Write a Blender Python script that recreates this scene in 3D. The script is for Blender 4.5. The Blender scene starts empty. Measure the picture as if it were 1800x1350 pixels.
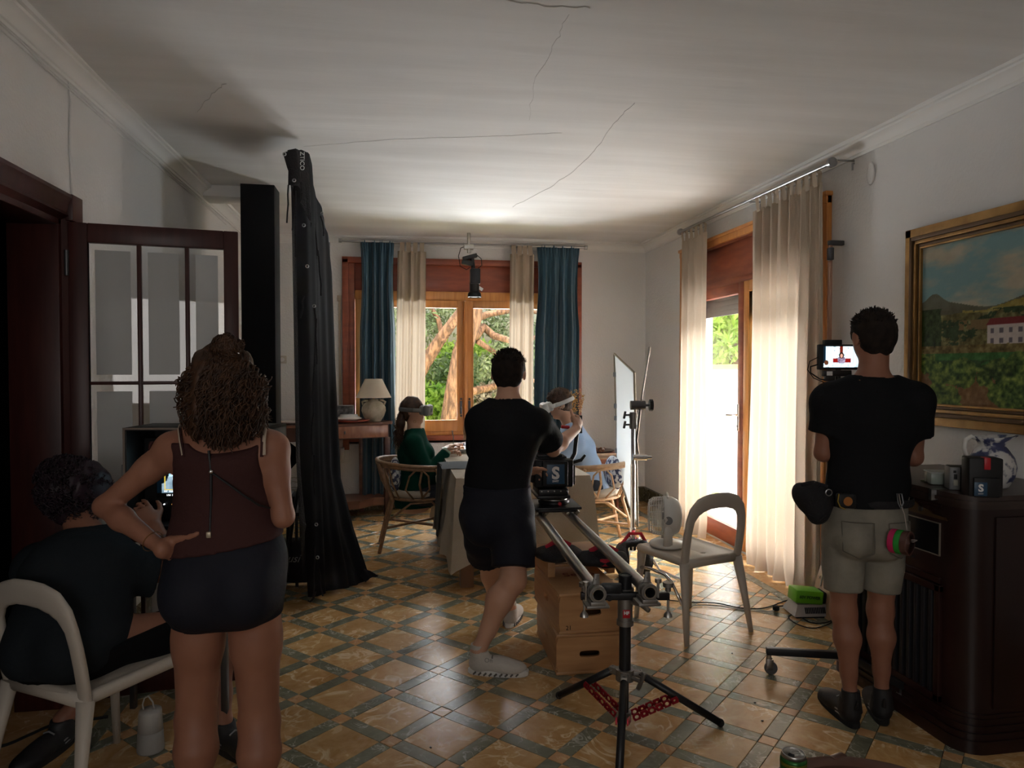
import bpy, bmesh, math, random
import numpy as np
from mathutils import Vector, Matrix

# ------------------------------------------------------------------ camera
C = bpy.context.scene.collection
F_PX, CAM_H, YAW, PITCH = 1250.0, 1.5, math.radians(9.54), math.radians(1.37)
FW = np.array([math.sin(YAW)*math.cos(PITCH), math.cos(YAW)*math.cos(PITCH), -math.sin(PITCH)])
RT = np.array([math.cos(YAW), -math.sin(YAW), 0.0])
UP = np.cross(RT, FW)
EYE = np.array([0.0, 0.0, CAM_H])
cam = bpy.data.cameras.new('camera')
cam.sensor_fit = 'HORIZONTAL'; cam.sensor_width = 36.0; cam.lens = 36.0*F_PX/1800.0
cam.clip_start = 0.05; cam.clip_end = 300
camo = bpy.data.objects.new('camera', cam); C.objects.link(camo)
camo.matrix_world = Matrix(((RT[0], UP[0], -FW[0], 0), (RT[1], UP[1], -FW[1], 0), (RT[2], UP[2], -FW[2], CAM_H), (0, 0, 0, 1)))
bpy.context.scene.camera = camo

# ------------------------------------------------------------------ light
sc = bpy.context.scene
sc.view_settings.view_transform = 'Standard'; sc.view_settings.look = 'None'
sc.view_settings.gamma = 1.0; sc.view_settings.use_curve_mapping = False
sc.view_settings.exposure = 0.95
sc.cycles.use_denoising = True
sc.cycles.max_bounces = 9; sc.cycles.diffuse_bounces = 6; sc.cycles.transparent_max_bounces = 16
sc.cycles.sample_clamp_indirect = 6.0
sc.cycles.caustics_reflective = False; sc.cycles.caustics_refractive = False
wd = bpy.data.worlds.new('sky'); sc.world = wd; wd.use_nodes = True
wn = wd.node_tree
sky = wn.nodes.new('ShaderNodeTexSky'); sky.sky_type = 'NISHITA'; sky.sun_disc = False
sky.sun_elevation = math.radians(48); sky.sun_rotation = math.radians(200); sky.air_density = 1.6; sky.dust_density = 3.0
wn.links.new(sky.outputs[0], wn.nodes['Background'].inputs[0])
wn.nodes['Background'].inputs[1].default_value = 0.09

def light(kind, name, loc, target=None, **kw):
    l = bpy.data.lights.new(name, kind)
    o = bpy.data.objects.new(name, l); C.objects.link(o); o.location = loc
    if target is not None:
        o.rotation_euler = (Vector(target)-Vector(loc)).to_track_quat('-Z', 'Y').to_euler()
    for k, v in kw.items(): setattr(l, k, v)
    return o
light('SUN', 'sun', (-4, -8, 12), (1.5, 8, 0), energy=1.15, angle=0.01, color=(1.0, 0.93, 0.82))
# area lamps added outside the view to boost daylight through window and glazed door
light('AREA', 'window_fill_lamp', (0.9, 10.4, 4.6), (0.8, 6.2, 1.1), energy=640, shape='RECTANGLE', size=4.5, size_y=2.6, color=(0.95, 0.98, 1.0))
light('AREA', 'ceiling_fill_lamp', (0.8, 10.3, 0.0), (0.8, 4.2, 2.7), energy=560, shape='RECTANGLE', size=3.6, size_y=1.0, color=(0.92, 0.96, 1.0))  # unseen lamp added below the sill line to brighten the ceiling
light('AREA', 'door_fill_lamp', (6.2, 5.6, 4.4), (1.6, 5.2, 0.7), energy=1000, shape='RECTANGLE', size=4.0, size_y=2.6, color=(0.95, 0.98, 1.0))  # added lamp, high outside the glazed door, strengthening its daylight
light('AREA', 'fill_lamp_behind_screen', (4.55, 5.4, 0.55), (0.5, 3.6, 2.0), energy=700, shape='RECTANGLE', size=3.4, size_y=1.2, color=(1.0, 0.98, 0.95))  # lamp added behind the screen cloth, lighting room and ceiling through it
light('AREA', 'rear_fill_lamp', (-0.5, -2.3, 1.7), (-0.1, 0.9, 2.85), energy=15, shape='RECTANGLE', size=1.5, size_y=1.3, color=(1.0, 0.96, 0.92))  # added fill lamp; the wall behind the camera has no window

# ------------------------------------------------------------------ pixels to points (1800 x 1350 photograph)
def ray(px, py): return FW + RT*(px-900)/F_PX - UP*(py-675)/F_PX
def P(px, py, z): return EYE + ray(px, py)*z
def onX(px, py, X): d = ray(px, py); return EYE + d*(X/d[0])
def onY(px, py, Y): d = ray(px, py); return EYE + d*(Y/d[1])
def onZ(px, py, Z): d = ray(px, py); return EYE + d*((Z-CAM_H)/d[2])
def G(px, py): return onZ(px, py, 0.0)
def A(*v): return np.array(v, float)
def nrm(v): v = np.asarray(v, float); return v/(np.linalg.norm(v)+1e-12)
def mix(a, b, t): return np.asarray(a)*(1-t)+np.asarray(b)*t

# ------------------------------------------------------------------ materials
MATS = {}
def mat(name, col, rough=0.6, metal=0.0, spec=0.5, col2=None, nscale=8.0, stretch=(1, 1, 1), bump=0.0, bscale=40.0,
        emit=None, estr=1.0, sheen=0.0, trans=0.0, detail=4.0, lo=0.35, hi=0.65, coat=0.0, vc=None, alpha=None, coord='Object', aniso=None):
    if name in MATS: return MATS[name]
    m = bpy.data.materials.new(name); m.use_nodes = True; MATS[name] = m
    nt = m.node_tree; N = nt.nodes; L = nt.links; b = N['Principled BSDF']; out = N['Material Output']
    b.inputs['Base Color'].default_value = (*col, 1); b.inputs['Roughness'].default_value = rough
    b.inputs['Metallic'].default_value = metal; b.inputs['Specular IOR Level'].default_value = spec
    if sheen: b.inputs['Sheen Weight'].default_value = sheen
    if coat: b.inputs['Coat Weight'].default_value = coat; b.inputs['Coat Roughness'].default_value = 0.12
    tc = N.new('ShaderNodeTexCoord'); mp = N.new('ShaderNodeMapping'); mp.inputs['Scale'].default_value = stretch
    L.new(tc.outputs[coord], mp.inputs[0])
    if col2 is not None:
        nz = N.new('ShaderNodeTexNoise'); nz.inputs['Scale'].default_value = nscale; nz.inputs['Detail'].default_value = detail
        L.new(mp.outputs[0], nz.inputs[0])
        cr = N.new('ShaderNodeValToRGB'); cr.color_ramp.elements[0].position = lo; cr.color_ramp.elements[1].position = hi
        cr.color_ramp.elements[0].color = (*col, 1); cr.color_ramp.elements[1].color = (*col2, 1)
        L.new(nz.outputs[0], cr.inputs[0]); L.new(cr.outputs[0], b.inputs['Base Color'])
    if vc:
        at = N.new('ShaderNodeVertexColor'); at.layer_name = vc; L.new(at.outputs[0], b.inputs['Base Color'])
        if emit is not None:
            L.new(at.outputs[0], b.inputs['Emission Color']); b.inputs['Emission Strength'].default_value = estr
    elif emit is not None:
        b.inputs['Emission Color'].default_value = (*emit, 1); b.inputs['Emission Strength'].default_value = estr
    if bump:
        n2 = N.new('ShaderNodeTexNoise'); n2.inputs['Scale'].default_value = bscale; n2.inputs['Detail'].default_value = 5
        L.new(mp.outputs[0], n2.inputs[0])
        bp = N.new('ShaderNodeBump'); bp.inputs['Strength'].default_value = bump; bp.inputs['Distance'].default_value = 0.02
        L.new(n2.outputs[0], bp.inputs['Height']); L.new(bp.outputs[0], b.inputs['Normal'])
    if trans:
        t = N.new('ShaderNodeBsdfTranslucent'); t.inputs[0].default_value = (*[min(1, c*1.1) for c in col], 1)
        ms = N.new('ShaderNodeMixShader'); ms.inputs[0].default_value = trans
        L.new(b.outputs[0], ms.inputs[1]); L.new(t.outputs[0], ms.inputs[2]); L.new(ms.outputs[0], out.inputs[0])
    if alpha is not None:
        t = N.new('ShaderNodeBsdfTransparent'); ms = N.new('ShaderNodeMixShader'); ms.inputs[0].default_value = alpha
        L.new(t.outputs[0], ms.inputs[1]); L.new(b.outputs[0], ms.inputs[2]); L.new(ms.outputs[0], out.inputs[0])
    return m

def glass_mat(name, tint=(1, 1, 1), refl=1.0, haze=0.0):
    m = bpy.data.materials.new(name); m.use_nodes = True
    nt = m.node_tree; N = nt.nodes; L = nt.links; N.remove(N['Principled BSDF'])
    t = N.new('ShaderNodeBsdfTransparent'); t.inputs[0].default_value = (*tint, 1)
    g = N.new('ShaderNodeBsdfGlossy'); g.inputs['Roughness'].default_value = 0.02
    lw = N.new('ShaderNodeLayerWeight'); pw = N.new('ShaderNodeMath'); pw.operation = 'POWER'; pw.inputs[1].default_value = 5
    L.new(lw.outputs['Facing'], pw.inputs[0]); fr = N.new('ShaderNodeMath'); fr.operation = 'MULTIPLY_ADD'; fr.inputs[1].default_value = 0.9; fr.inputs[2].default_value = 0.035; L.new(pw.outputs[0], fr.inputs[0])
    ms = N.new('ShaderNodeMixShader'); L.new(fr.outputs[0], ms.inputs[0]); L.new(t.outputs[0], ms.inputs[1]); L.new(g.outputs[0], ms.inputs[2])
    src = ms
    if haze:
        d = N.new('ShaderNodeBsdfTranslucent'); d.inputs[0].default_value = (0.8, 0.8, 0.8, 1)
        d2 = N.new('ShaderNodeBsdfDiffuse'); d2.inputs[0].default_value = (0.62, 0.63, 0.63, 1)
        m3 = N.new('ShaderNodeMixShader'); m3.inputs[0].default_value = 0.5; L.new(d.outputs[0], m3.inputs[1]); L.new(d2.outputs[0], m3.inputs[2])
        m2 = N.new('ShaderNodeMixShader'); m2.inputs[0].default_value = haze
        L.new(ms.outputs[0], m2.inputs[1]); L.new(m3.outputs[0], m2.inputs[2]); src = m2
    L.new(src.outputs[0], N['Material Output'].inputs[0])
    return m

# ------------------------------------------------------------------ objects
WORLD = {}
def setp(o, label=None, cat=None, group=None, kind=None):
    if label: o['label'] = label
    if cat: o['category'] = cat
    if group: o['group'] = group
    if kind: o['kind'] = kind
    return o
def thing(name, label, cat, loc=(0, 0, 0), group=None, rotz=0.0):
    o = bpy.data.objects.new(name, None); C.objects.link(o); o.empty_display_size = 0.1
    o.location = loc; o.rotation_euler = (0, 0, rotz)
    WORLD[o.name] = Matrix.Translation(Vector(loc)) @ Matrix.Rotation(rotz, 4, 'Z')
    return setp(o, label, cat, group)
def link_mesh(name, me, m, parent=None, smooth=True, base=True):
    if m is not None:
        me.materials.append(m)
    if smooth: me.polygons.foreach_set('use_smooth', [True]*len(me.polygons))
    o = bpy.data.objects.new(name, me); C.objects.link(o)
    if parent is None:
        n = len(me.vertices); co = np.empty(n*3); me.vertices.foreach_get('co', co); co = co.reshape(-1, 3)
        lo, hi = co.min(0), co.max(0); c = A((lo[0]+hi[0])/2, (lo[1]+hi[1])/2, lo[2])
        if base:
            me.vertices.foreach_set('co', (co-c).ravel()); o.location = c
            WORLD[o.name] = Matrix.Translation(Vector(c))
        else: WORLD[o.name] = Matrix.Identity(4)
    else:
        o.parent = parent; o.matrix_parent_inverse = WORLD[parent.name].inverted()
        WORLD[o.name] = Matrix.Identity(4)
    me.update()
    return o
def copy_tree(o, parent=None):
    c = o.copy(); C.objects.link(c)
    if parent is not None: c.parent = parent
    WORLD[c.name] = WORLD[o.name]
    for ch in list(o.children): copy_tree(ch, c)
    return c
def place(o, loc, rotz=0.0):
    o.location = loc; o.rotation_euler = (0, 0, rotz); return o

class MB:
    """collects shapes for ONE mesh"""
    def __init__(s): s.v = []; s.f = []; s.M = None
    def add(s, vs, fs):
        n = len(s.v)
        if s.M is not None: vs = [tuple(s.M @ Vector(v)) for v in vs]
        s.v += [tuple(v) for v in vs]; s.f += [tuple(i+n for i in f) for f in fs]; return s
    def box(s, lo, hi, bev=0.0, M=None):
        x0, y0, z0 = lo; x1, y1, z1 = hi
        if bev <= 0:
            vs = [(x0,y0,z0),(x1,y0,z0),(x1,y1,z0),(x0,y1,z0),(x0,y0,z1),(x1,y0,z1),(x1,y1,z1),(x0,y1,z1)]
            fs = [(3,2,1,0),(4,5,6,7),(0,1,5,4),(1,2,6,5),(2,3,7,6),(3,0,4,7)]
        else:
            bm = bmesh.new(); bmesh.ops.create_cube(bm, size=1)
            for v in bm.verts: v.co = Vector(((x0+x1)/2+v.co.x*(x1-x0), (y0+y1)/2+v.co.y*(y1-y0), (z0+z1)/2+v.co.z*(z1-z0)))
            bmesh.ops.bevel(bm, geom=bm.edges[:], offset=min(bev, 0.49*min(x1-x0, y1-y0, z1-z0)), segments=2, affect='EDGES', profile=0.5)
            bm.verts.index_update(); vs = [tuple(v.co) for v in bm.verts]; fs = [tuple(v.index for v in f.verts) for f in bm.faces]; bm.free()
        if M is not None: vs = [tuple(M @ Vector(v)) for v in vs]
        return s.add(vs, fs)
    def cbox(s, c, size, bev=0.0, rot=(0, 0, 0)):
        M = Matrix.Translation(Vector(c)) @ (Matrix.Rotation(rot[2], 4, 'Z') @ Matrix.Rotation(rot[1], 4, 'Y') @ Matrix.Rotation(rot[0], 4, 'X'))
        h = [q/2 for q in size]; return s.box([-q for q in h], h, bev, M)
    def tube(s, pts, r, n=10, caps=True, flat=None, closed=False):
        pts = [np.asarray(p, float) for p in pts]; m = len(pts)
        rs = r if hasattr(r, '__len__') else [r]*m
        vs = []; prev = None
        for i, p in enumerate(pts):
            if closed: t = nrm(pts[(i+1) % m]-pts[i-1])
            else: t = nrm(pts[min(i+1, m-1)]-pts[max(i-1, 0)])
            if prev is None: a = A(0, 0, 1) if abs(t[2]) < 0.9 else A(1, 0, 0)
            else: a = prev
            u = nrm(a-t*np.dot(a, t)); w = np.cross(t, u); prev = u
            for k in range(n):
                an = 2*math.pi*k/n; c, q = math.cos(an), math.sin(an)
                if flat: q *= flat
                vs.append(p+rs[i]*(c*u+q*w))
        fs = []
        for i in range(m if closed else m-1):
            j = (i+1) % m
            for k in range(n): fs.append((i*n+k, i*n+(k+1) % n, j*n+(k+1) % n, j*n+k))
        if caps and not closed: fs.append(tuple(range(n))[::-1]); fs.append(tuple((m-1)*n+k for k in range(n)))
        return s.add(vs, fs)
    def cyl(s, a, b, r, r2=None, n=20): return s.tube([a, b], [r, r if r2 is None else r2], n)
    def ring(s, c, axis, R, r, n=24, k=6):
        ax = nrm(axis); u = nrm(np.cross(ax, A(0, 0, 1) if abs(ax[2]) < 0.9 else A(1, 0, 0))); w = np.cross(ax, u)
        return s.tube([np.asarray(c)+R*(math.cos(2*math.pi*i/n)*u+math.sin(2*math.pi*i/n)*w) for i in range(n)], r, k, closed=True)
    def lathe(s, prof, c=(0, 0, 0), n=32, axis=None):
        c = np.asarray(c, float)
        if axis is None: u, w, ax = A(1, 0, 0), A(0, 1, 0), A(0, 0, 1)
        else: ax = nrm(axis); u = nrm(np.cross(ax, A(0, 0, 1) if abs(ax[2]) < 0.9 else A(1, 0, 0))); w = np.cross(ax, u)
        vs = [c+z*ax+r*(math.cos(2*math.pi*k/n)*u+math.sin(2*math.pi*k/n)*w) for r, z in prof for k in range(n)]
        fs = [(i*n+k, i*n+(k+1) % n, (i+1)*n+(k+1) % n, (i+1)*n+k) for i in range(len(prof)-1) for k in range(n)]
        if prof[0][0] > 1e-5: fs.append(tuple(range(n))[::-1])
        if prof[-1][0] > 1e-5: fs.append(tuple((len(prof)-1)*n+k for k in range(n)))
        return s.add(vs, fs)
    def ball(s, c, r, n=12, m=8):
        r = (r, r, r) if not hasattr(r, '__len__') else r
        vs = []; fs = []
        for i in range(m+1):
            th = math.pi*i/m
            for k in range(n):
                ph = 2*math.pi*k/n
                vs.append((c[0]+r[0]*math.sin(th)*math.cos(ph), c[1]+r[1]*math.sin(th)*math.sin(ph), c[2]-r[2]*math.cos(th)))
        for i in range(m):
            for k in range(n): fs.append((i*n+k, i*n+(k+1) % n, (i+1)*n+(k+1) % n, (i+1)*n+k))
        return s.add(vs, fs)
    def prism(s, poly, z0, z1, axis='z', M=None):
        n = len(poly)
        if axis == 'z': vs = [(x, y, z0) for x, y in poly]+[(x, y, z1) for x, y in poly]
        elif axis == 'x': vs = [(z0, x, y) for x, y in poly]+[(z1, x, y) for x, y in poly]
        else: vs = [(x, z0, y) for x, y in poly]+[(x, z1, y) for x, y in poly]
        if M is not None: vs = [tuple(M @ Vector(v)) for v in vs]
        fs = [tuple(range(n))[::-1], tuple(range(n, 2*n))]+[(i, (i+1) % n, n+(i+1) % n, n+i) for i in range(n)]
        return s.add(vs, fs)
    def grid(s, fn, nu, nv, flip=False):
        vs = [fn(i/nu, j/nv) for i in range(nu+1) for j in range(nv+1)]
        fs = []
        for i in range(nu):
            for j in range(nv):
                q = (i*(nv+1)+j, (i+1)*(nv+1)+j, (i+1)*(nv+1)+j+1, i*(nv+1)+j+1); fs.append(q[::-1] if flip else q)
        return s.add(vs, fs)
    def build(s, name, m, parent=None, smooth=False, auto=True, base=True):
        me = bpy.data.meshes.new(name); me.from_pydata(s.v, [], s.f)
        bm = bmesh.new(); bm.from_mesh(me); bmesh.ops.remove_doubles(bm, verts=bm.verts, dist=1e-5)
        bmesh.ops.recalc_face_normals(bm, faces=bm.faces)
        if auto and not smooth:
            hard = [e for e in bm.edges if len(e.link_faces) == 2 and e.calc_face_angle(0) > 0.6]
            if len(hard) == len(bm.edges): smooth = False
            else:
                for e in hard: e.smooth = False
                smooth = True
        bm.to_mesh(me); bm.free()
        return link_mesh(name, me, m, parent, smooth, base)

def text_mesh(name, body, size, origin, xdir, ydir, m, parent, depth=0.0008, shear=0.0, bold=0.0):
    cu = bpy.data.curves.new(name, 'FONT'); cu.body = body; cu.size = size; cu.extrude = depth; cu.align_x = 'CENTER'; cu.align_y = 'CENTER'
    cu.shear = shear; cu.offset = bold; cu.resolution_u = 3
    o = bpy.data.objects.new(name+'_tmp', cu); C.objects.link(o)
    dg = bpy.context.evaluated_depsgraph_get(); me = bpy.data.meshes.new_from_object(o.evaluated_get(dg))
    bpy.data.objects.remove(o); bpy.data.curves.remove(cu)
    x = nrm(xdir); y = nrm(ydir); z = np.cross(x, y); o3 = np.asarray(origin, float)
    M = Matrix(((x[0], y[0], z[0], o3[0]), (x[1], y[1], z[1], o3[1]), (x[2], y[2], z[2], o3[2]), (0, 0, 0, 1)))
    me.transform(M); me.name = name; me.materials.clear()
    return link_mesh(name, me, m, parent, False)

# numpy value noise
_rs = np.random.RandomState(7); _NT = _rs.rand(64, 64)
def vnoise(x, y):
    xi = np.floor(x).astype(int); yi = np.floor(y).astype(int); fx = x-xi; fy = y-yi
    fx = fx*fx*(3-2*fx); fy = fy*fy*(3-2*fy)
    g = lambda a, b: _NT[a % 64, b % 64]
    return (g(xi, yi)*(1-fx)+g(xi+1, yi)*fx)*(1-fy)+(g(xi, yi+1)*(1-fx)+g(xi+1, yi+1)*fx)*fy
def fbm(x, y, o=4):
    s = 0; a = 0.5; t = 0
    for i in range(o): s = s+a*vnoise(x*2**i+13.7*i, y*2**i+5.1*i); t += a; a *= 0.55
    return s/t
def picture(name, colfn, nu, nv, o0, ux, vy, m, parent=None):
    """flat print: grid of nu x nv from corner o0 along ux (right) and vy (up), colour attribute from colfn(U,V)->rgb (srgb 0..1)"""
    U, V = np.meshgrid((np.arange(nu+1))/nu, (np.arange(nv+1))/nv, indexing='ij')
    col = np.clip(colfn(U, V), 0, 1)**2.2
    co = np.asarray(o0)[None, None]+U[..., None]*np.asarray(ux)+V[..., None]*np.asarray(vy)
    idx = np.arange((nu+1)*(nv+1)).reshape(nu+1, nv+1)
    q = np.stack([idx[:-1, :-1], idx[1:, :-1], idx[1:, 1:], idx[:-1, 1:]], -1).reshape(-1, 4)
    me = quad_mesh(name, co.reshape(-1, 3), q)
    at = me.color_attributes.new('paint', 'FLOAT_COLOR', 'POINT')
    at.data.foreach_set('color', np.concatenate([col.reshape(-1, 3), np.ones((len(co.reshape(-1, 3)), 1))], 1).ravel().astype(np.float32))
    return link_mesh(name, me, m, parent, False)
def quad_mesh(name, co, q):
    me = bpy.data.meshes.new(name); me.vertices.add(len(co)); me.vertices.foreach_set('co', np.ascontiguousarray(co, dtype=np.float32).ravel())
    n = q.shape[1]; me.loops.add(len(q)*n); me.loops.foreach_set('vertex_index', np.ascontiguousarray(q, dtype=np.int32).ravel())
    me.polygons.add(len(q)); me.polygons.foreach_set('loop_start', np.arange(0, len(q)*n, n, dtype=np.int32))
    me.update(calc_edges=True); me.validate(); return me
# ------------------------------------------------------------------ organic surfaces: signed distance fields meshed with surface nets
class Sdf:
    def __init__(s): s.p = []; s.clips = []; s.disp = None
    def _add(s, fn, lo, hi, k, op='u'): s.p.append((fn, np.asarray(lo, float), np.asarray(hi, float), k, op)); return s
    def cap(s, a, b, ra, rb=None, k=0.02, op='u'):
        a = np.asarray(a, float); b = np.asarray(b, float); rb = ra if rb is None else rb; ab = b-a; L2 = max(ab@ab, 1e-9); R = max(ra, rb)
        def fn(x, y, z):
            px, py, pz = x-a[0], y-a[1], z-a[2]
            t = np.clip((px*ab[0]+py*ab[1]+pz*ab[2])/L2, 0, 1)
            return np.sqrt((px-ab[0]*t)**2+(py-ab[1]*t)**2+(pz-ab[2]*t)**2)-(ra+(rb-ra)*t)
        return s._add(fn, np.minimum(a, b)-R, np.maximum(a, b)+R, k, op)
    def ecap(s, a, b, ra, rb, xax, k=0.02, op='u', flat=False, flata=False):
        a = np.asarray(a, float); b = np.asarray(b, float); ab = b-a; L = max(np.linalg.norm(ab), 1e-5); w = ab/L
        u = nrm(np.asarray(xax)-w*np.dot(xax, w)); v = np.cross(w, u); R = max(*ra, *rb)
        def fn(x, y, z):
            px, py, pz = x-a[0], y-a[1], z-a[2]
            h = px*w[0]+py*w[1]+pz*w[2]; t = np.clip(h/L, 0, 1)
            qu = px*u[0]+py*u[1]+pz*u[2]; qv = px*v[0]+py*v[1]+pz*v[2]; qw = h-t*L
            rx = ra[0]+(rb[0]-ra[0])*t; ry = ra[1]+(rb[1]-ra[1])*t
            if flat: qw = np.where(h > L, 0, qw)
            if flata: qw = np.where(h < 0, 0, qw)
            rm = np.minimum(rx, ry)
            sc_ = np.sqrt((qu/rx)**2+(qv/ry)**2+(qw/rm)**2)+1e-9; q = np.sqrt(qu*qu+qv*qv+qw*qw)
            d = np.where(sc_ < 0.3, (sc_-1)*rm, q*(1-1/sc_))
            if flat: d = np.maximum(d, h-L)
            if flata: d = np.maximum(d, -h)
            return d
        return s._add(fn, np.minimum(a, b)-R, np.maximum(a, b)+R, k, op)
    def ell(s, c, r, xa=(1, 0, 0), ya=(0, 1, 0), k=0.02, op='u'):
        c = np.asarray(c, float); x_ = nrm(xa); y_ = nrm(np.asarray(ya)-x_*np.dot(ya, x_)); z_ = np.cross(x_, y_); R = max(r)
        def fn(x, y, z):
            px, py, pz = x-c[0], y-c[1], z-c[2]
            qa = px*x_[0]+py*x_[1]+pz*x_[2]; qb = px*y_[0]+py*y_[1]+pz*y_[2]; qc = px*z_[0]+py*z_[1]+pz*z_[2]
            sc_ = np.sqrt((qa/r[0])**2+(qb/r[1])**2+(qc/r[2])**2)+1e-9; q = np.sqrt(qa*qa+qb*qb+qc*qc)
            return np.where(sc_ < 0.3, (sc_-1)*min(r), q*(1-1/sc_))
        return s._add(fn, c-R, c+R, k, op)
    def plane(s, p, n, c=None, rad=None):
        """keep the side that n points away from; optionally only within rad of c"""
        s.clips.append((np.asarray(p, float), nrm(n), c, rad)); return s
    def mesh(s, h):
        un = [q for q in s.p if q[4] == 'u']
        lo = np.min([q[1] for q in un], 0)-4*h; hi = np.max([q[2] for q in un], 0)+4*h
        n = np.ceil((hi-lo)/h).astype(int)+1
        ax = [lo[i]+h*np.arange(n[i]) for i in range(3)]
        Fd = np.full(n, 0.5, np.float32)
        for fn, a, b, k, op in s.p:
            m = k+3*h; i0 = np.maximum(np.floor((a-m-lo)/h).astype(int), 0); i1 = np.minimum(np.ceil((b+m-lo)/h).astype(int)+1, n)
            if np.any(i1 <= i0): continue
            sl = tuple(slice(i0[i], i1[i]) for i in range(3))
            x = ax[0][sl[0]][:, None, None]; y = ax[1][sl[1]][None, :, None]; z = ax[2][sl[2]][None, None, :]
            d = fn(x, y, z); f = Fd[sl]
            if op == 'u':
                hh = np.maximum(k-np.abs(f-d), 0)/max(k, 1e-6); Fd[sl] = np.minimum(f, d)-hh*hh*k*0.25
            else:
                d = -d; hh = np.maximum(k-np.abs(f-d), 0)/max(k, 1e-6); Fd[sl] = np.maximum(f, d)+hh*hh*k*0.25
        X, Y, Z = ax[0][:, None, None], ax[1][None, :, None], ax[2][None, None, :]
        if s.disp is not None:
            near = np.abs(Fd) < 0.04
            Fd = np.where(near, Fd+s.disp(X, Y, Z), Fd)
        for p, nn, c, rad in s.clips:
            d = (X-p[0])*nn[0]+(Y-p[1])*nn[1]+(Z-p[2])*nn[2]
            if rad is not None:
                inr = ((X-c[0])**2+(Y-c[1])**2+(Z-c[2])**2) < rad*rad
                Fd = np.where(inr, np.maximum(Fd, d), Fd)
            else: Fd = np.maximum(Fd, d)
        return surface_nets(Fd, lo, h)
    def build(s, name, h, m, parent=None, base=True):
        co, q = s.mesh(h)
        return link_mesh(name, quad_mesh(name, co, q), m, parent, True, base)

def surface_nets(Fd, lo, h):
    I = Fd < 0
    c = I[:-1].astype(np.int8)+I[1:]
    c = c[:, :-1]+c[:, 1:]; c = c[:, :, :-1]+c[:, :, 1:]
    act = (c > 0) & (c < 8)
    ijk = np.argwhere(act); idx = np.full(act.shape, -1, np.int32); idx[act] = np.arange(len(ijk))
    V = {}
    for a in (0, 1):
        for b in (0, 1):
            for d in (0, 1): V[a, b, d] = Fd[ijk[:, 0]+a, ijk[:, 1]+b, ijk[:, 2]+d]
    S = np.zeros((len(ijk), 3)); W = np.zeros(len(ijk))
    for a0 in V:
        for axx in range(3):
            if a0[axx]: continue
            b0 = list(a0); b0[axx] = 1; v0 = V[a0]; v1 = V[tuple(b0)]
            cr = (v0 < 0) != (v1 < 0); t = np.where(cr, v0/np.where(cr, v0-v1, 1), 0)
            for q in range(3): S[:, q] += np.where(cr, a0[q]+(t if q == axx else 0), 0)
            W += cr
    co = lo+h*(ijk+S/W[:, None])
    Q = []
    for axx in range(3):
        sl0 = [slice(1, -1)]*3; sl1 = [slice(1, -1)]*3; sl0[axx] = slice(0, -1); sl1[axx] = slice(1, None)
        A0 = I[tuple(sl0)]; A1 = I[tuple(sl1)]; e = np.argwhere(A0 != A1)
        if not len(e): continue
        sgn = A0[e[:, 0], e[:, 1], e[:, 2]]
        off = np.ones(3, int); off[axx] = 0; e = e+off
        u, w = [(1, 2), (2, 0), (0, 1)][axx]
        def cell(du, dw):
            k = e.copy(); k[:, u] -= du; k[:, w] -= dw; return idx[k[:, 0], k[:, 1], k[:, 2]]
        q = np.stack([cell(1, 1), cell(0, 1), cell(0, 0), cell(1, 0)], 1)
        q = np.where(sgn[:, None], q, q[:, ::-1]); Q.append(q)
    Q = np.concatenate(Q); Q = Q[(Q >= 0).all(1)]
    return co, Q

def folds(amp, f=38.0, seed=0, dirz=0.35):
    r = np.random.RandomState(seed); ks = []
    for i in range(4):
        v = r.randn(3); v[2] *= dirz; v = v/np.linalg.norm(v)*f*(0.6+0.35*i); ks.append((v, r.rand()*6.28, 1.0/(1+0.5*i)))
    def fn(x, y, z):
        s = 0
        for v, ph, a in ks: s = s+a*np.sin(v[0]*x+v[1]*y+v[2]*z+ph+1.5*np.sin(7*x+5*z+9*y+ph))
        return s*amp/2
    return fn

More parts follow.
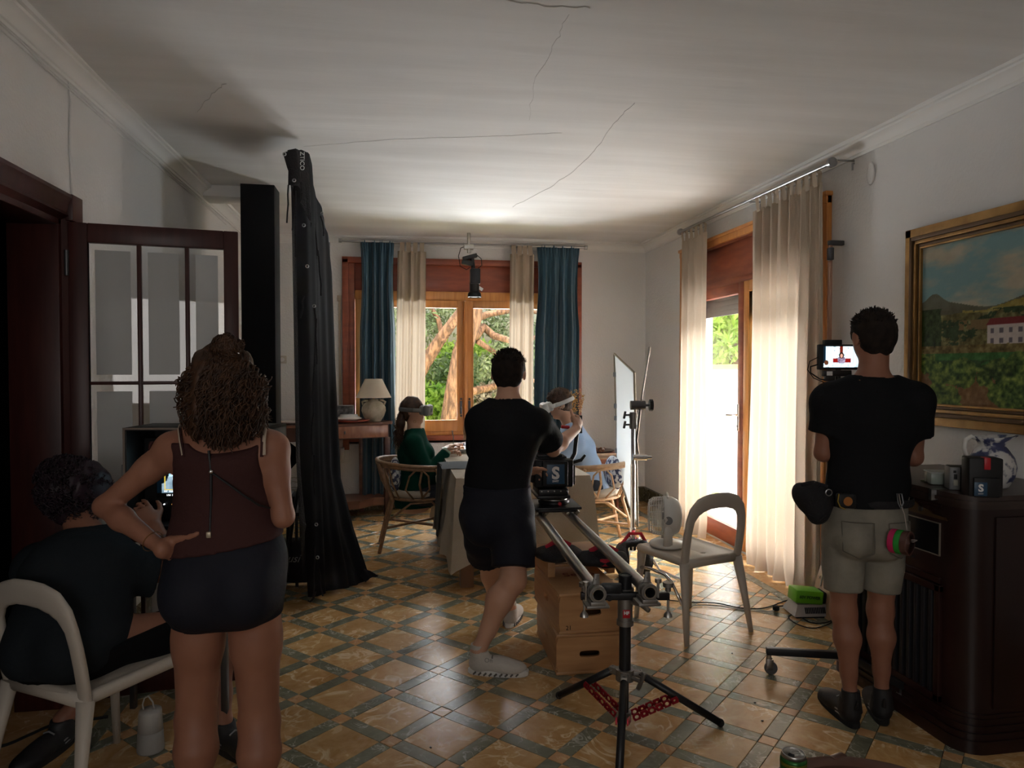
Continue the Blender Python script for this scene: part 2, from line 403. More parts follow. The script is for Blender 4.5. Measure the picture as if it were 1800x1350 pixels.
# ------------------------------------------------------------------ people
def hand(S, wr, d, pn, side, curl=(0.5, 0.5, 0.5, 0.5), sz=1.0, spread=0.10, thumb_in=0.3, tv=None):
    x = nrm(d); n = nrm(np.asarray(pn)-x*np.dot(pn, x)); y = np.cross(n, x)*side; wr = np.asarray(wr, float)
    S.ecap(wr-x*0.01, wr+x*0.05*sz, (0.024*sz, 0.017*sz), (0.036*sz, 0.014*sz), y, 0.02)
    S.ecap(wr+x*0.04*sz, wr+x*0.08*sz, (0.035*sz, 0.014*sz), (0.039*sz, 0.012*sz), y, 0.015)
    lens = (0.073, 0.082, 0.076, 0.058)
    for i in range(4):
        o = (0.029-0.0195*i)*sz; b = wr+x*(0.083-0.004*(i in (0, 3)))*sz+y*o
        dd = nrm(x+y*(spread*(1.5-i)/1.5)); a = 0; r = (0.0088, 0.0092, 0.0086, 0.0075)[i]*sz
        for seg, fr in enumerate((0.45, 0.31, 0.24)):
            a += curl[i]*(0.85, 1.1, 0.7)[seg]
            sd = nrm(dd*math.cos(a)+n*math.sin(a)); e = b+sd*lens[i]*fr*sz
            S.cap(b, e, r*(1-0.09*seg), r*(0.92-0.09*seg), 0.005); b = e
    b = wr+x*0.022*sz+y*0.022*sz; td = nrm(x*0.62+y*0.72+n*thumb_in)
    if tv is not None: td = nrm(tv)
    e = b+td*0.046*sz; S.cap(b, e, 0.0155*sz, 0.0115*sz, 0.012)
    td2 = nrm(x*0.85+y*0.42+n*(thumb_in+0.1)) if tv is None else td; e2 = e+td2*0.032*sz; S.cap(e, e2, 0.0108*sz, 0.0095*sz, 0.006)
    e3 = e2+(nrm(x*0.9+y*0.15+n*(thumb_in+0.25)) if tv is None else nrm(td+A(0, 0, .25)))*0.024*sz; S.cap(e2, e3, 0.0095*sz, 0.0075*sz, 0.005)

def frame_of(J):
    hp = (np.asarray(J['hip'][0])+J['hip'][1])/2; nk = np.asarray(J['neck'])
    lh = nrm(np.asarray(J['hip'][1])-J['hip'][0]); ls = nrm(np.asarray(J['sh'][1])-J['sh'][0]); sp = nrm(nk-hp)
    waist = J.get('waist', mix(hp, nk, 0.40)); chest = J.get('chest', mix(hp, nk, 0.72))
    return hp, nk, lh, ls, sp, np.asarray(waist), np.asarray(chest)

def torso(S, J, D, inf=0.0, low=True):
    hp, nk, lh, ls, sp, wa, ch = frame_of(J); D_ = D
    hw, hd = D_['hip']; ww, wdp = D_['waist']; cw, cd = D_['chest']
    if low:
        S.ecap(hp-sp*0.02, mix(hp, wa, 0.35), (hw+inf, hd+inf), (hw*0.98+inf, hd+inf), lh, 0.05)
    S.ecap(mix(hp, wa, 0.3), wa, (hw*0.96+inf, hd*0.97+inf), (ww+inf, wdp+inf), lh, 0.06)
    S.ecap(wa, ch, (ww+inf, wdp+inf), (cw+inf, cd+inf), ls, 0.06)
    top = nk-sp*0.055
    S.ecap(ch, top, (cw+inf, cd+inf), (cw*0.72+inf, cd*0.62+inf), ls, 0.06)
    r = D_['shr']
    for k in (0, 1):
        sh = np.asarray(J['sh'][k]); S.cap(mix(top, sh, 0.2)-sp*0.01, sh, r*0.9+inf, r+inf, 0.05)
        S.cap(mix(nk, sh, 0.12)+sp*0.02, mix(nk, sh, 0.85), 0.040+inf*0.8, r*0.72+inf*0.8, 0.05)
    f = np.cross(sp, ls)*J.get('fs', 1)
    if D_.get('bust'):
        for q in (-1, 1): S.ell(ch+ls*q*cw*0.46+f*cd*0.75-sp*0.01, (0.062+inf, 0.06+inf, 0.062+inf), ls, f, 0.04)
    if low:
        for q in (-1, 1): S.ell(hp+lh*q*hw*0.48-f*hd*0.52-sp*D_.get('gl', 0.05), (hw*0.50+inf, hd*0.72+inf, hw*0.55+inf), lh, f, 0.05)

def head(S, J, D):
    c = np.asarray(J['head'], float); f = nrm(J['face']); u = nrm(np.asarray(J['hup'])-f*np.dot(J['hup'], f)); l = np.cross(f, u); s = D.get('hs', 1.0)
    S.ell(c+u*0.022*s-f*0.012*s, (0.077*s, 0.094*s, 0.088*s), l, f, 0.02)          # cranium
    S.ecap(c-u*0.02*s+f*0.03*s, c-u*0.085*s+f*0.052*s, (0.062*s, 0.055*s), (0.032*s, 0.034*s), l, 0.03)   # face and jaw
    S.ell(c-u*0.045*s+f*0.012*s, (0.060*s, 0.060*s, 0.045*s), l, f, 0.03)
    S.cap(c+u*0.012*s+f*0.088*s, c-u*0.028*s+f*0.108*s, 0.009*s, 0.013*s, 0.012)                      # nose
    S.ell(c-u*0.030*s+f*0.100*s, (0.017*s, 0.010*s, 0.008*s), l, f, 0.008)
    for q in (-1, 1):
        S.ell(c+l*q*0.031*s+u*0.008*s+f*0.076*s, (0.016*s, 0.012*s, 0.011*s), l, f, 0.006)             # eyes under lids
        S.ecap(c+l*q*0.015*s+u*0.026*s+f*0.083*s, c+l*q*0.045*s+u*0.026*s+f*0.071*s, (0.007*s,)*2, (0.006*s,)*2, u, 0.012)
        e = c+l*q*0.079*s-u*0.005*s-f*0.012*s                                                        # ears
        S.ell(e+l*q*0.006*s, (0.010*s, 0.019*s, 0.034*s), nrm(l*q-f*0.45), nrm(f), 0.008)
        S.ell(e+l*q*0.016*s+f*0.003*s, (0.006*s, 0.010*s, 0.019*s), nrm(l*q-f*0.45), nrm(f), 0.004, 's')
    S.ell(c-u*0.052*s+f*0.089*s, (0.022*s, 0.009*s, 0.006*s), l, f, 0.005)                             # lips
    S.ell(c-u*0.062*s+f*0.087*s, (0.018*s, 0.009*s, 0.006*s), l, f, 0.005)
    S.ell(c-u*0.088*s+f*0.075*s, (0.019*s, 0.016*s, 0.014*s), l, f, 0.012)
    nk = np.asarray(J['neck']); r = D.get('neck', 0.056)
    S.ecap(nk-nrm(c-nk)*0.02, c-u*0.045*s-f*0.015*s, (r*1.1, r*1.05), (r*0.95, r*0.98), l, 0.03)

def arm(S, J, D, k, hand_kw=None):
    sh, el, wr = [np.asarray(J[q][k], float) for q in ('sh', 'el', 'wr')]; a = D['arm']
    S.cap(sh, mix(sh, el, 0.35), a*1.12, a*1.0, 0.03); S.cap(mix(sh, el, 0.3), el, a*1.0, a*0.76, 0.02)
    m = mix(el, wr, 0.3); bend = nrm(mix(sh, wr, 0.5)-el)
    S.cap(el, m, a*0.76, a*0.86, 0.02); ax = nrm(np.cross(wr-el, bend))
    S.ecap(m, wr, (a*0.86, a*0.84), (a*0.60, a*0.46), ax, 0.02)
    if hand_kw: hand(S, wr, hand_kw['d'], hand_kw['n'], hand_kw['side'], hand_kw.get('curl', (0.5,)*4), hand_kw.get('sz', 1.0), thumb_in=hand_kw.get('ti', 0.3), tv=hand_kw.get('tv'))

def leg(S, J, D, k, foot=True):
    hp, kn, an = [np.asarray(J[q][k], float) for q in ('hip', 'kn', 'an')]; t, c = D['thigh'], D['calf']
    fwd = nrm(J['toe'][k]-an) if 'toe' in J else A(0, 1, 0)
    S.cap(hp, mix(hp, kn, 0.45), t*1.02, t*0.90, D.get('lk', 0.022)); S.cap(mix(hp, kn, 0.4), kn, t*0.90, c*1.02, 0.03)
    S.cap(kn, kn-nrm(an-kn)*0.01, c*1.0, c*0.95, 0.02)
    back = -nrm(fwd-nrm(an-kn)*np.dot(fwd, nrm(an-kn)))
    m = mix(kn, an, 0.3)+back*c*0.28
    S.cap(kn, m, c*0.95, c*1.08, 0.03); S.cap(m, mix(kn, an, 0.72)+back*0.004, c*1.08, c*0.66, 0.03); S.cap(mix(kn, an, 0.68), an, c*0.68, c*0.56, 0.02)
    if foot:
        S.cap(an, an-back*0.01-A(0, 0, 0.035), c*0.56, c*0.5, 0.03)
        S.cap(an-back*0.01-A(0, 0, 0.04), np.asarray(J['toe'][k])-A(0, 0, .01), c*0.42, c*0.36, 0.02)

def shoe(name, an, toe, m, parent, h=0.006, sole=None, z0=None, lift=0.0, chunky=False):
    """a sneaker: heel under the ankle, running to the toe point; z0 = ground"""
    an = np.asarray(an, float); toe = np.asarray(toe, float); z0 = (0 if z0 is None else z0)
    d = toe-an; pitch = d[2] if lift else 0; dh = nrm(A(d[0], d[1], 0)); w = np.cross(A(0, 0, 1), dh)
    heel = A(an[0], an[1], z0)-dh*0.045; L = 0.285; tip = heel+dh*L
    S = Sdf(); up = A(0, 0, 1)
    S.ell(heel+dh*0.055+up*0.050, (0.058, 0.038, 0.048), dh, w, 0.02)
    S.ell(heel+dh*0.135+up*0.045, (0.085, 0.042, 0.046), dh, w, 0.03)
    S.ell(heel+dh*0.205+up*0.034, (0.078, 0.049, 0.036), dh, w, 0.03)
    S.cap(heel+dh*0.05+up*0.055, heel+dh*0.052+up*0.098, 0.040, 0.043, 0.02)
    S.ell(heel+dh*0.05+up*0.122, (0.036, 0.033, 0.022), dh, w, 0.01, 's')
    S.plane(heel+up*0.016, -up)
    o = S.build(name, h, m, parent)
    b = MB(); pts = []
    for i in range(28):
        a = 2*math.pi*i/28; cx = math.cos(a); q = 0.143+0.150*cx; wd_ = 0.046*math.copysign(abs(math.sin(a))**0.6, math.sin(a))*(0.90+0.13*cx)
        pts.append((heel+dh*q+w*wd_))
    lay = [(0.94, 0.0), (1.0, 0.006), (1.0, 0.024), (0.93, 0.030)]
    c0 = heel+dh*0.143; vs = [c0+(p-c0)*s_+up*z for s_, z in lay for p in pts]
    fs = [(i*28+j, i*28+(j+1) % 28, (i+1)*28+(j+1) % 28, (i+1)*28+j) for i in range(3) for j in range(28)]
    fs += [tuple(range(28))[::-1], tuple(84+j for j in range(28))]; b.add(vs, fs)
    b.build('sole', sole or m, o)
    if chunky:
        b = MB()
        for s_ in (-1, 1):
            for i in range(9):
                q = heel+dh*(0.03+0.026*i)+w*s_*(0.047*math.sqrt(max(.1, 1-((0.03+0.026*i-.143)/.155)**2))+.001); b.tube([q+up*0.008-dh*.006, q+up*0.020+dh*.006], 0.0045, 6)
        b.build('sole_hole_shade', MATS['shoe_shadow'], o)  # dark tubes paint the shade inside the sole's slanted holes
        b = MB(); ring = [heel+dh*(0.05+0.040*math.cos(a))+w*0.036*math.sin(a)+up*(0.118+0.012*math.cos(a+3.14)) for a in np.linspace(0, 6.283, 20)[:-1]]; b.tube(ring, 0.004, 6, closed=True); b.build('collar', m, o)
    if m.name == 'black_sneaker':
        for s_ in (-1, 1):
            b = MB(); b.tube([heel+dh*0.03+w*s_*0.036+up*0.055, heel+dh*0.09+w*s_*0.044+up*0.050], 0.0035, 6, flat=.6); b.tube([heel+dh*0.05+w*s_*0.040+up*0.040, heel+dh*0.085+w*s_*0.045+up*0.038], 0.003, 6, flat=.6)
            b.build('side_stripe', MATS['lace_black_sneaker'], o)
        MB().tube([heel-dh*0.002+up*0.085, heel-dh*0.010+up*0.105, heel-dh*0.014+up*0.122], [0.010, 0.008, 0.004], 8).build('heel_tab', m, o)
    lc = MB()
    for i in range(5):
        q = heel+dh*(0.115+0.022*i)+up*(0.094-0.0085*i)
        lc.tube([q-w*0.024-up*0.008, q+up*0.001, q+w*0.024-up*0.008], 0.0036, 5)
    lc.build('laces', MATS.get('lace_'+m.name) or m, o)
    return o

def tufts(name, J, D, m, parent, n=700, ln=0.022, seed=1, low=-0.06, front=0.055, r=0.0035):
    """short hair locks standing on the head, combed upward and back"""
    rr = random.Random(seed); b = MB(); c = np.asarray(J['head'], float); f = nrm(J['face']); u = nrm(np.asarray(J['hup'])-f*np.dot(J['hup'], f)); l = np.cross(f, u); s = D.get('hs', 1.0)
    k = 0
    while k < n:
        v = nrm(A(rr.gauss(0, 1), rr.gauss(0, 1), rr.gauss(0, 1)))
        if v[2]*0.092 < low + (0.05 if v[1] > 0.35 else 0) or (v[1]*0.098 > front and v[2] < 0.5): continue
        p = c+u*0.026*s-f*0.014*s+(l*v[0]*0.083+f*v[1]*0.098+u*v[2]*0.092)*s
        nn = nrm(l*v[0]+f*v[1]+u*v[2]); t = nrm(nn*0.55+u*rr.uniform(-0.2, 0.5)+f*rr.uniform(-0.3, 0.6)+l*rr.uniform(-0.5, 0.5))
        e = ln*rr.uniform(0.6, 1.2)*(1.25 if v[2] > 0.3 else 0.55)
        b.tube([p-nn*0.004, p+t*e*0.5, p+t*e+u*0.002], [r*1.3, r, r*0.25], 4, caps=False); k += 1
    return b.build(name, m, parent, smooth=True)

def hair_cap(name, J, D, m, parent, thick=0.010, low=-0.045, h=0.007, extra=None, seed=0, amp=0.004, hairline=0.052):
    c = np.asarray(J['head'], float); f = nrm(J['face']); u = nrm(np.asarray(J['hup'])-f*np.dot(J['hup'], f)); l = np.cross(f, u); s = D.get('hs', 1.0)
    S = Sdf(); S.ell(c+u*0.026*s-f*0.015*s, (0.078*s+thick, 0.094*s+thick, 0.088*s+thick*1.3), l, f, 0.02)
    S.ecap(c-u*0.01*s-f*0.035*s, c-u*0.055*s-f*0.045*s, (0.064*s+thick, 0.045*s+thick), (0.052*s+thick*0.5, 0.035*s+thick*0.5), l, 0.03)
    # leave the face and the ears free
    S.ell(c+f*0.105*s-u*0.055*s, (0.12, 0.085*s, 0.105*s), l, f, 0.015, 's')
    for q in (-1, 1): S.ell(c+l*q*0.095*s-u*0.022*s+f*0.0*s, (0.03*s, 0.045*s, 0.042*s), l, f, 0.008, 's')
    S.disp = folds(amp, 150, seed, 1.0)
    if extra: extra(S, c, f, u, l, s)
    return S.build(name, h, m, parent)
# ------------------------------------------------------------------ materials of the room
def plaster(name, c1, c2, b=0.25):
    m = mat(name, c1, rough=0.9, col2=c2, nscale=1.3, bump=b, bscale=60, spec=0.2, lo=0.3, hi=0.7); return m
M_wall = plaster('wall_paint', (0.70, 0.69, 0.68), (0.76, 0.75, 0.74))
M_ceil = mat('ceiling_paint', (0.66, 0.645, 0.625), rough=0.85, col2=(0.76, 0.75, 0.735), nscale=1.6, stretch=(0.35, 2.6, 1), bump=0.25, bscale=3.2, spec=0.25, lo=0.3, hi=0.7)
M_white = mat('plaster_white', (0.78, 0.77, 0.75), rough=0.7)
M_crack = mat('crack_dark', (0.56, 0.54, 0.52), rough=0.9)
M_orange = mat('oak_orange', (0.50, 0.19, 0.045), rough=0.38, col2=(0.62, 0.27, 0.07), nscale=5, stretch=(8, 8, 0.7), lo=0.3, hi=0.7, coat=0.15)
M_red = mat('mahogany_panel', (0.20, 0.045, 0.022), rough=0.45, col2=(0.28, 0.07, 0.03), nscale=4, stretch=(1, 1, 5), coat=0.1)
M_door = mat('mahogany_dark', (0.036, 0.008, 0.007), rough=0.40, col2=(0.055, 0.013, 0.010), nscale=5, stretch=(6, 6, 0.6), spec=0.35)
M_black = mat('black_wrap', (0.012, 0.012, 0.014), rough=0.75, spec=0.2)
M_steel = mat('brushed_steel', (0.42, 0.42, 0.43), rough=0.30, metal=1.0)
M_chrome = mat('chrome', (0.75, 0.75, 0.76), rough=0.14, metal=1.0)
M_dmetal = mat('dark_metal', (0.10, 0.10, 0.105), rough=0.4, metal=0.8)
M_glass = glass_mat('window_glass')
M_frost = glass_mat('frosted_glass', haze=0.93)
def marble(name, c1, c2, vein, vs=5.0, rough=0.22, seed=0.0, vw=0.035):
    m = bpy.data.materials.new(name); m.use_nodes = True; nt = m.node_tree; N = nt.nodes; L = nt.links; b = N['Principled BSDF']
    ge = N.new('ShaderNodeNewGeometry'); oi = N.new('ShaderNodeObjectInfo')
    mul = N.new('ShaderNodeVectorMath'); mul.operation = 'SCALE'; mul.inputs[3].default_value = 17.0
    cmb = N.new('ShaderNodeCombineXYZ'); L.new(oi.outputs['Random'], cmb.inputs[0]); L.new(oi.outputs['Random'], cmb.inputs[1]); L.new(oi.outputs['Random'], cmb.inputs[2])
    L.new(cmb.outputs[0], mul.inputs[0]); ad = N.new('ShaderNodeVectorMath'); L.new(ge.outputs['Position'], ad.inputs[0]); L.new(mul.outputs[0], ad.inputs[1])
    n1 = N.new('ShaderNodeTexNoise'); n1.inputs['Scale'].default_value = 9; n1.inputs['Detail'].default_value = 6; n1.inputs['Roughness'].default_value = 0.65; n1.inputs['Distortion'].default_value = 0.8
    L.new(ad.outputs[0], n1.inputs[0])
    cr = N.new('ShaderNodeValToRGB'); cr.color_ramp.elements[0].position = 0.34; cr.color_ramp.elements[1].position = 0.64
    cr.color_ramp.elements[0].color = (*c1, 1); cr.color_ramp.elements[1].color = (*c2, 1); L.new(n1.outputs[0], cr.inputs[0])
    n2 = N.new('ShaderNodeTexNoise'); n2.inputs['Scale'].default_value = vs; n2.inputs['Detail'].default_value = 3; n2.inputs['Distortion'].default_value = 1.8
    L.new(ad.outputs[0], n2.inputs[0])
    s1 = N.new('ShaderNodeMath'); s1.operation = 'SUBTRACT'; s1.inputs[1].default_value = 0.5; L.new(n2.outputs[0], s1.inputs[0])
    s2 = N.new('ShaderNodeMath'); s2.operation = 'ABSOLUTE'; L.new(s1.outputs[0], s2.inputs[0])
    s3 = N.new('ShaderNodeMapRange'); s3.inputs[1].default_value = 0.0; s3.inputs[2].default_value = vw; s3.inputs[3].default_value = 1.0; s3.inputs[4].default_value = 0.0
    L.new(s2.outputs[0], s3.inputs[0])
    n3 = N.new('ShaderNodeTexNoise'); n3.inputs['Scale'].default_value = 6; L.new(ad.outputs[0], n3.inputs[0])
    s4 = N.new('ShaderNodeMapRange'); s4.inputs[1].default_value = 0.42; s4.inputs[2].default_value = 0.62; s4.inputs[4].default_value = 1.0; L.new(n3.outputs[0], s4.inputs[0])
    s5 = N.new('ShaderNodeMath'); s5.operation = 'MULTIPLY'; L.new(s3.outputs[0], s5.inputs[0]); L.new(s4.outputs[0], s5.inputs[1])
    mx = N.new('ShaderNodeMixRGB'); mx.inputs[2].default_value = (*vein, 1); L.new(s5.outputs[0], mx.inputs[0]); L.new(cr.outputs[0], mx.inputs[1])
    hs = N.new('ShaderNodeHueSaturation'); L.new(mx.outputs[0], hs.inputs['Color'])
    vr = N.new('ShaderNodeMapRange'); vr.inputs[3].default_value = 0.86; vr.inputs[4].default_value = 1.14; L.new(oi.outputs['Random'], vr.inputs[0]); L.new(vr.outputs[0], hs.inputs['Value'])
    L.new(hs.outputs[0], b.inputs['Base Color'])
    rg = N.new('ShaderNodeMapRange'); rg.inputs[3].default_value = rough*0.8; rg.inputs[4].default_value = rough*1.5; L.new(n1.outputs[0], rg.inputs[0]); L.new(rg.outputs[0], b.inputs['Roughness'])
    b.inputs['Specular IOR Level'].default_value = 0.5
    bp = N.new('ShaderNodeBump'); bp.inputs['Strength'].default_value = 0.04; bp.inputs['Distance'].default_value = 0.01; L.new(n3.outputs[0], bp.inputs['Height']); L.new(bp.outputs[0], b.inputs['Normal'])
    MATS[name] = m; return m
M_ochre = marble('ochre_marble', (0.43, 0.235, 0.08), (0.60, 0.385, 0.175), (0.78, 0.62, 0.40), vs=5.5, vw=0.045)
M_ochre2 = marble('pale_ochre_marble', (0.47, 0.25, 0.11), (0.60, 0.36, 0.18), (0.70, 0.50, 0.30), vs=6)
M_grey = marble('grey_green_marble', (0.15, 0.15, 0.105), (0.23, 0.23, 0.165), (0.55, 0.55, 0.47), vs=8, vw=0.025)
M_base = marble('green_brown_marble', (0.10, 0.085, 0.045), (0.19, 0.165, 0.095), (0.40, 0.36, 0.24), vs=9)
M_joint = mat('tile_joint', (0.045, 0.035, 0.025), rough=0.95)

# ------------------------------------------------------------------ room shell
XL, XR, YB, YF, H = -1.42, 2.78, 7.58, -2.6, 2.85
DY0, DY1, DH = 4.22, 6.48, 2.59          # glazed door opening in the right wall
WX0, WX1, WZ0, WZ1 = -0.46, 1.99, 0.74, 2.62   # window opening in the back wall
OY1, OH = 3.40, 2.15                     # doorway in the left wall
def struct(name, mb, m, **kw):
    o = mb.build(name, m, **kw); o['kind'] = 'structure'; return o
floor = MB().box((XL-1.2, YF-0.3, -0.12), (XR+0.02, YB+0.02, -0.006)).build('floor', M_joint); floor['kind'] = 'structure'

cm = MB()
def ceil_pt(u, v):
    x = XL+(XR-XL)*u; y = YF+(YB-YF)*v
    z = H+0.014*float(fbm(np.array(x*0.7+3), np.array(y*2.2+1)))+0.012*math.sin(x*1.1)*math.sin(y*1.7+1)
    return (x, y, z)
cm.grid(ceil_pt, 48, 130)
struct('ceiling', cm, M_ceil, smooth=True)
struct('ceiling_slab', MB().box((XL-0.3, YF-0.3, H+0.06), (XR+0.3, YB+0.3, H+0.3)), M_white)['label'] = 'concrete slab above the plaster ceiling'
crk = MB()
def crack(pts, r=0.0016, seed=0):
    r = r*0.75
    rr = random.Random(seed); out = []
    for a, b in zip(pts[:-1], pts[1:]):
        for i in range(7):
            p = onZ(*mix(a, b, i/7), H+0.002); out.append(p+A(rr.uniform(-1, 1)*0.008, rr.uniform(-1, 1)*0.008, 0.002))
    out = [A(p[0], p[1], ceil_pt((p[0]-XL)/(XR-XL), (p[1]-YF)/(YB-YF))[2]-0.0012) for p in out]
    crk.tube(out, r, 4)
crack([(535, 258), (700, 246), (900, 243), (1000, 238)], 0.0010, 1)
crack([(900, 362), (965, 330), (1010, 302), (1050, 262), (1085, 215), (1118, 180)], 0.0022, 2)
crack([(348, 195), (372, 162), (400, 142)], 0.0022, 3)
crack([(880, 0), (960, 10), (1050, 13)], 0.002, 4)
crack([(930, 215), (938, 150), (980, 70), (1000, 18)], 0.0013, 5)
struct('ceiling_crack', crk, M_crack)

wb = MB()
def wall_y(y0, y1, x0, x1, holes):   # wall along x with rectangular holes (hx0,hx1,z0,z1)
    b = MB(); xs = x0
    for hx0, hx1, z0, z1 in holes:
        b.box((xs, y0, 0), (hx0, y1, H+0.1)); 
        if z0 > 0: b.box((hx0, y0, 0), (hx1, y1, z0))
        b.box((hx0, y0, z1), (hx1, y1, H+0.1)); xs = hx1
    b.box((xs, y0, 0), (x1, y1, H+0.1)); return b
def wall_x(x0, x1, y0, y1, holes):
    b = MB(); ys = y0
    for hy0, hy1, z0, z1 in holes:
        b.box((x0, ys, 0), (x1, hy0, H+0.1))
        if z0 > 0: b.box((x0, hy0, 0), (x1, hy1, z0))
        b.box((x0, hy0, z1), (x1, hy1, H+0.1)); ys = hy1
    b.box((x0, ys, 0), (x1, y1, H+0.1)); return b
struct('wall_back', wall_y(YB, YB+0.28, XL-0.25, XR+0.28, [(WX0, WX1, WZ0, WZ1)]), M_wall)
struct('wall_right', wall_x(XR, XR+0.28, YF, YB, [(DY0, DY1, 0, DH)]), M_wall)
struct('wall_left', wall_x(XL-0.2, XL, YF, YB, [(1.9, OY1, 0, OH)]), M_wall)
struct('wall_front', MB().box((XL-1.2, YF-0.25, 0), (XR+0.28, YF, H+0.1)), M_wall)
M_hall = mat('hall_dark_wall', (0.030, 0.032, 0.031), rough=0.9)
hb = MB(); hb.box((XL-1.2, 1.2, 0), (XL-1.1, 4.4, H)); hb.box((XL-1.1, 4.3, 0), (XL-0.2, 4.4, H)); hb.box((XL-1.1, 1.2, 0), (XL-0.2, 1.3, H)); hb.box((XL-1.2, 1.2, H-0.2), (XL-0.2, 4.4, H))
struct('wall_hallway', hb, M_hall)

# cornice: a moulded profile swept along the walls, (distance from wall, drop from ceiling)
CP = [(0, 0.085), (0.012, 0.085), (0.014, 0.072), (0.022, 0.068), (0.030, 0.048), (0.048, 0.030), (0.066, 0.022), (0.070, 0.012), (0.086, 0.010), (0.088, -0.02), (0, -0.02)]
def sweep(prof, p0, p1, inward):
    b = MB(); vs = []
    for p in (p0, p1):
        for d, z in prof: vs.append((p[0]+inward[0]*d, p[1]+inward[1]*d, H-z))
    n = len(prof); fs = [(i, (i+1) % n, n+(i+1) % n, n+i) for i in range(n)]+[tuple(range(n))[::-1], tuple(range(n, 2*n))]
    return b.add(vs, fs)
struct('trim_1', sweep(CP, (XL, YF), (XL, YB), (1, 0)), M_white)
struct('trim_2', sweep(CP, (XL, YB), (XR, YB), (0, -1)), M_white)
struct('trim_3', sweep(CP, (XR, YF), (XR, YB), (-1, 0)), M_white)
sof = MB().box((XL, 5.66, 2.775), (-1.10, 5.92, H+0.03), 0.03)
struct('trim_4', sof, M_white)['label'] = 'short plaster beam between the left wall and the black pillar'
# baseboards of marble
def bboard(name, segs):
    b = MB()
    for lo, hi in segs: b.box(lo, hi, 0.006); 
    struct(name, b, M_base)
bh = 0.165
bboard('baseboard_back', [((XL, YB-0.022, 0), (XR, YB, bh)), ((XL, YB-0.03, bh-0.03), (XR, YB, bh))])
bboard('baseboard_right', [((XR-0.022, YF, 0), (XR, DY0-0.03, bh)), ((XR-0.022, DY1+0.03, 0), (XR, YB-0.022, bh)), ((XR-0.03, YF, bh-0.03), (XR, DY0-0.03, bh)), ((XR-0.03, DY1+0.03, bh-0.03), (XR, YB-0.03, bh))])
bboard('baseboard_left', [((XL, OY1+0.11, 0), (XL+0.022, YB-0.022, bh)), ((XL, YF, 0), (XL+0.022, 1.8, bh))])

# ------------------------------------------------------------------ floor tiles: every piece is laid on the joint bed
PITCHT, SW = 0.303, 0.066; BIG = PITCHT-SW; ANG = math.radians(-46.3)
c0, s0 = math.cos(ANG), math.sin(ANG); O2 = G(1268.9, 1216.7)[:2]
def lat(i, j): return (O2[0]+c0*i*PITCHT-s0*j*PITCHT, O2[1]+s0*i*PITCHT+c0*j*PITCHT)
RX0, RX1, RY0, RY1 = XL+0.25, 2.475, -1.0, YB-0.34
def clip_poly(poly):
    for ax, lim, sg in ((0, RX0, 1), (0, RX1, -1), (1, RY0, 1), (1, RY1, -1)):
        out = []
        for a, b in zip(poly, poly[1:]+poly[:1]):
            ia, ib = (a[ax]-lim)*sg >= 0, (b[ax]-lim)*sg >= 0
            if ia: out.append(a)
            if ia != ib:
                t = (lim-a[ax])/(b[ax]-a[ax]); out.append((a[0]+(b[0]-a[0])*t, a[1]+(b[1]-a[1])*t))
        poly = out
        if len(poly) < 3: return []
    return poly
def tile_geo(poly, g=0.0012, ch=0.0016, z=0.0):
    c = np.mean(poly, 0); n = len(poly); P2 = [A(*p) for p in poly]
    def inset(d): 
        out = []
        for p in P2:
            v = c-p; L = np.linalg.norm(v); out.append(p+v/L*min(d*1.41, L*0.4))
        return out
    a = inset(g); b = inset(g+ch); vs = [(p[0], p[1], -0.008) for p in a]+[(p[0], p[1], z-0.0012) for p in a]+[(p[0], p[1], z) for p in b]
    fs = [(i, (i+1) % n, n+(i+1) % n, n+i) for i in range(n)]+[(n+i, n+(i+1) % n, 2*n+(i+1) % n, 2*n+i) for i in range(n)]+[tuple(2*n+i for i in range(n))]
    return vs, fs
def rect(w, h): return [(-w/2, -h/2), (w/2, -h/2), (w/2, h/2), (-w/2, h/2)]
KINDS_T = {'floor_tile': (BIG, BIG, 0.5, 0.5, M_ochre), 'border_tile': (BIG, SW, 0.5, 0.0, M_grey), 'border_tile_b': (SW, BIG, 0.0, 0.5, M_grey), 'corner_tile': (SW, SW, 0, 0, M_ochre2)}
protos = {}; rest = {}; cand = {'floor_tile': [], 'border_tile': [], 'corner_tile': []}
for i in range(-34, 34):
    for j in range(-34, 34):
        for kn_, (w, h_, di, dj, m_) in KINDS_T.items():
            cx, cy = lat(i+di, j+dj)
            if not (RX0-0.3 < cx < RX1+0.3 and RY0-0.3 < cy < RY1+0.3): continue
            poly = [(cx+c0*a-s0*b, cy+s0*a+c0*b) for a, b in rect(w, h_)]
            cp = clip_poly(poly)
            if not cp: continue
            full = all(abs(a[0]-b[0])+abs(a[1]-b[1]) < 1e-9 for a, b in zip(cp, poly)) if len(cp) == 4 else False
            d = A(cx, cy, 0)-EYE; zc = d@FW; px = 900+F_PX*(d@RT)/max(zc, .01); py = 675-F_PX*(d@UP)/max(zc, .01)
            seen = zc > 1.0 and -30 < px < 1830 and py < 1400
            cand[kn_.replace('_b', '')].append((0 if seen else 1, zc, kn_, cx, cy, full, cp, m_))
rt = random.Random(5)
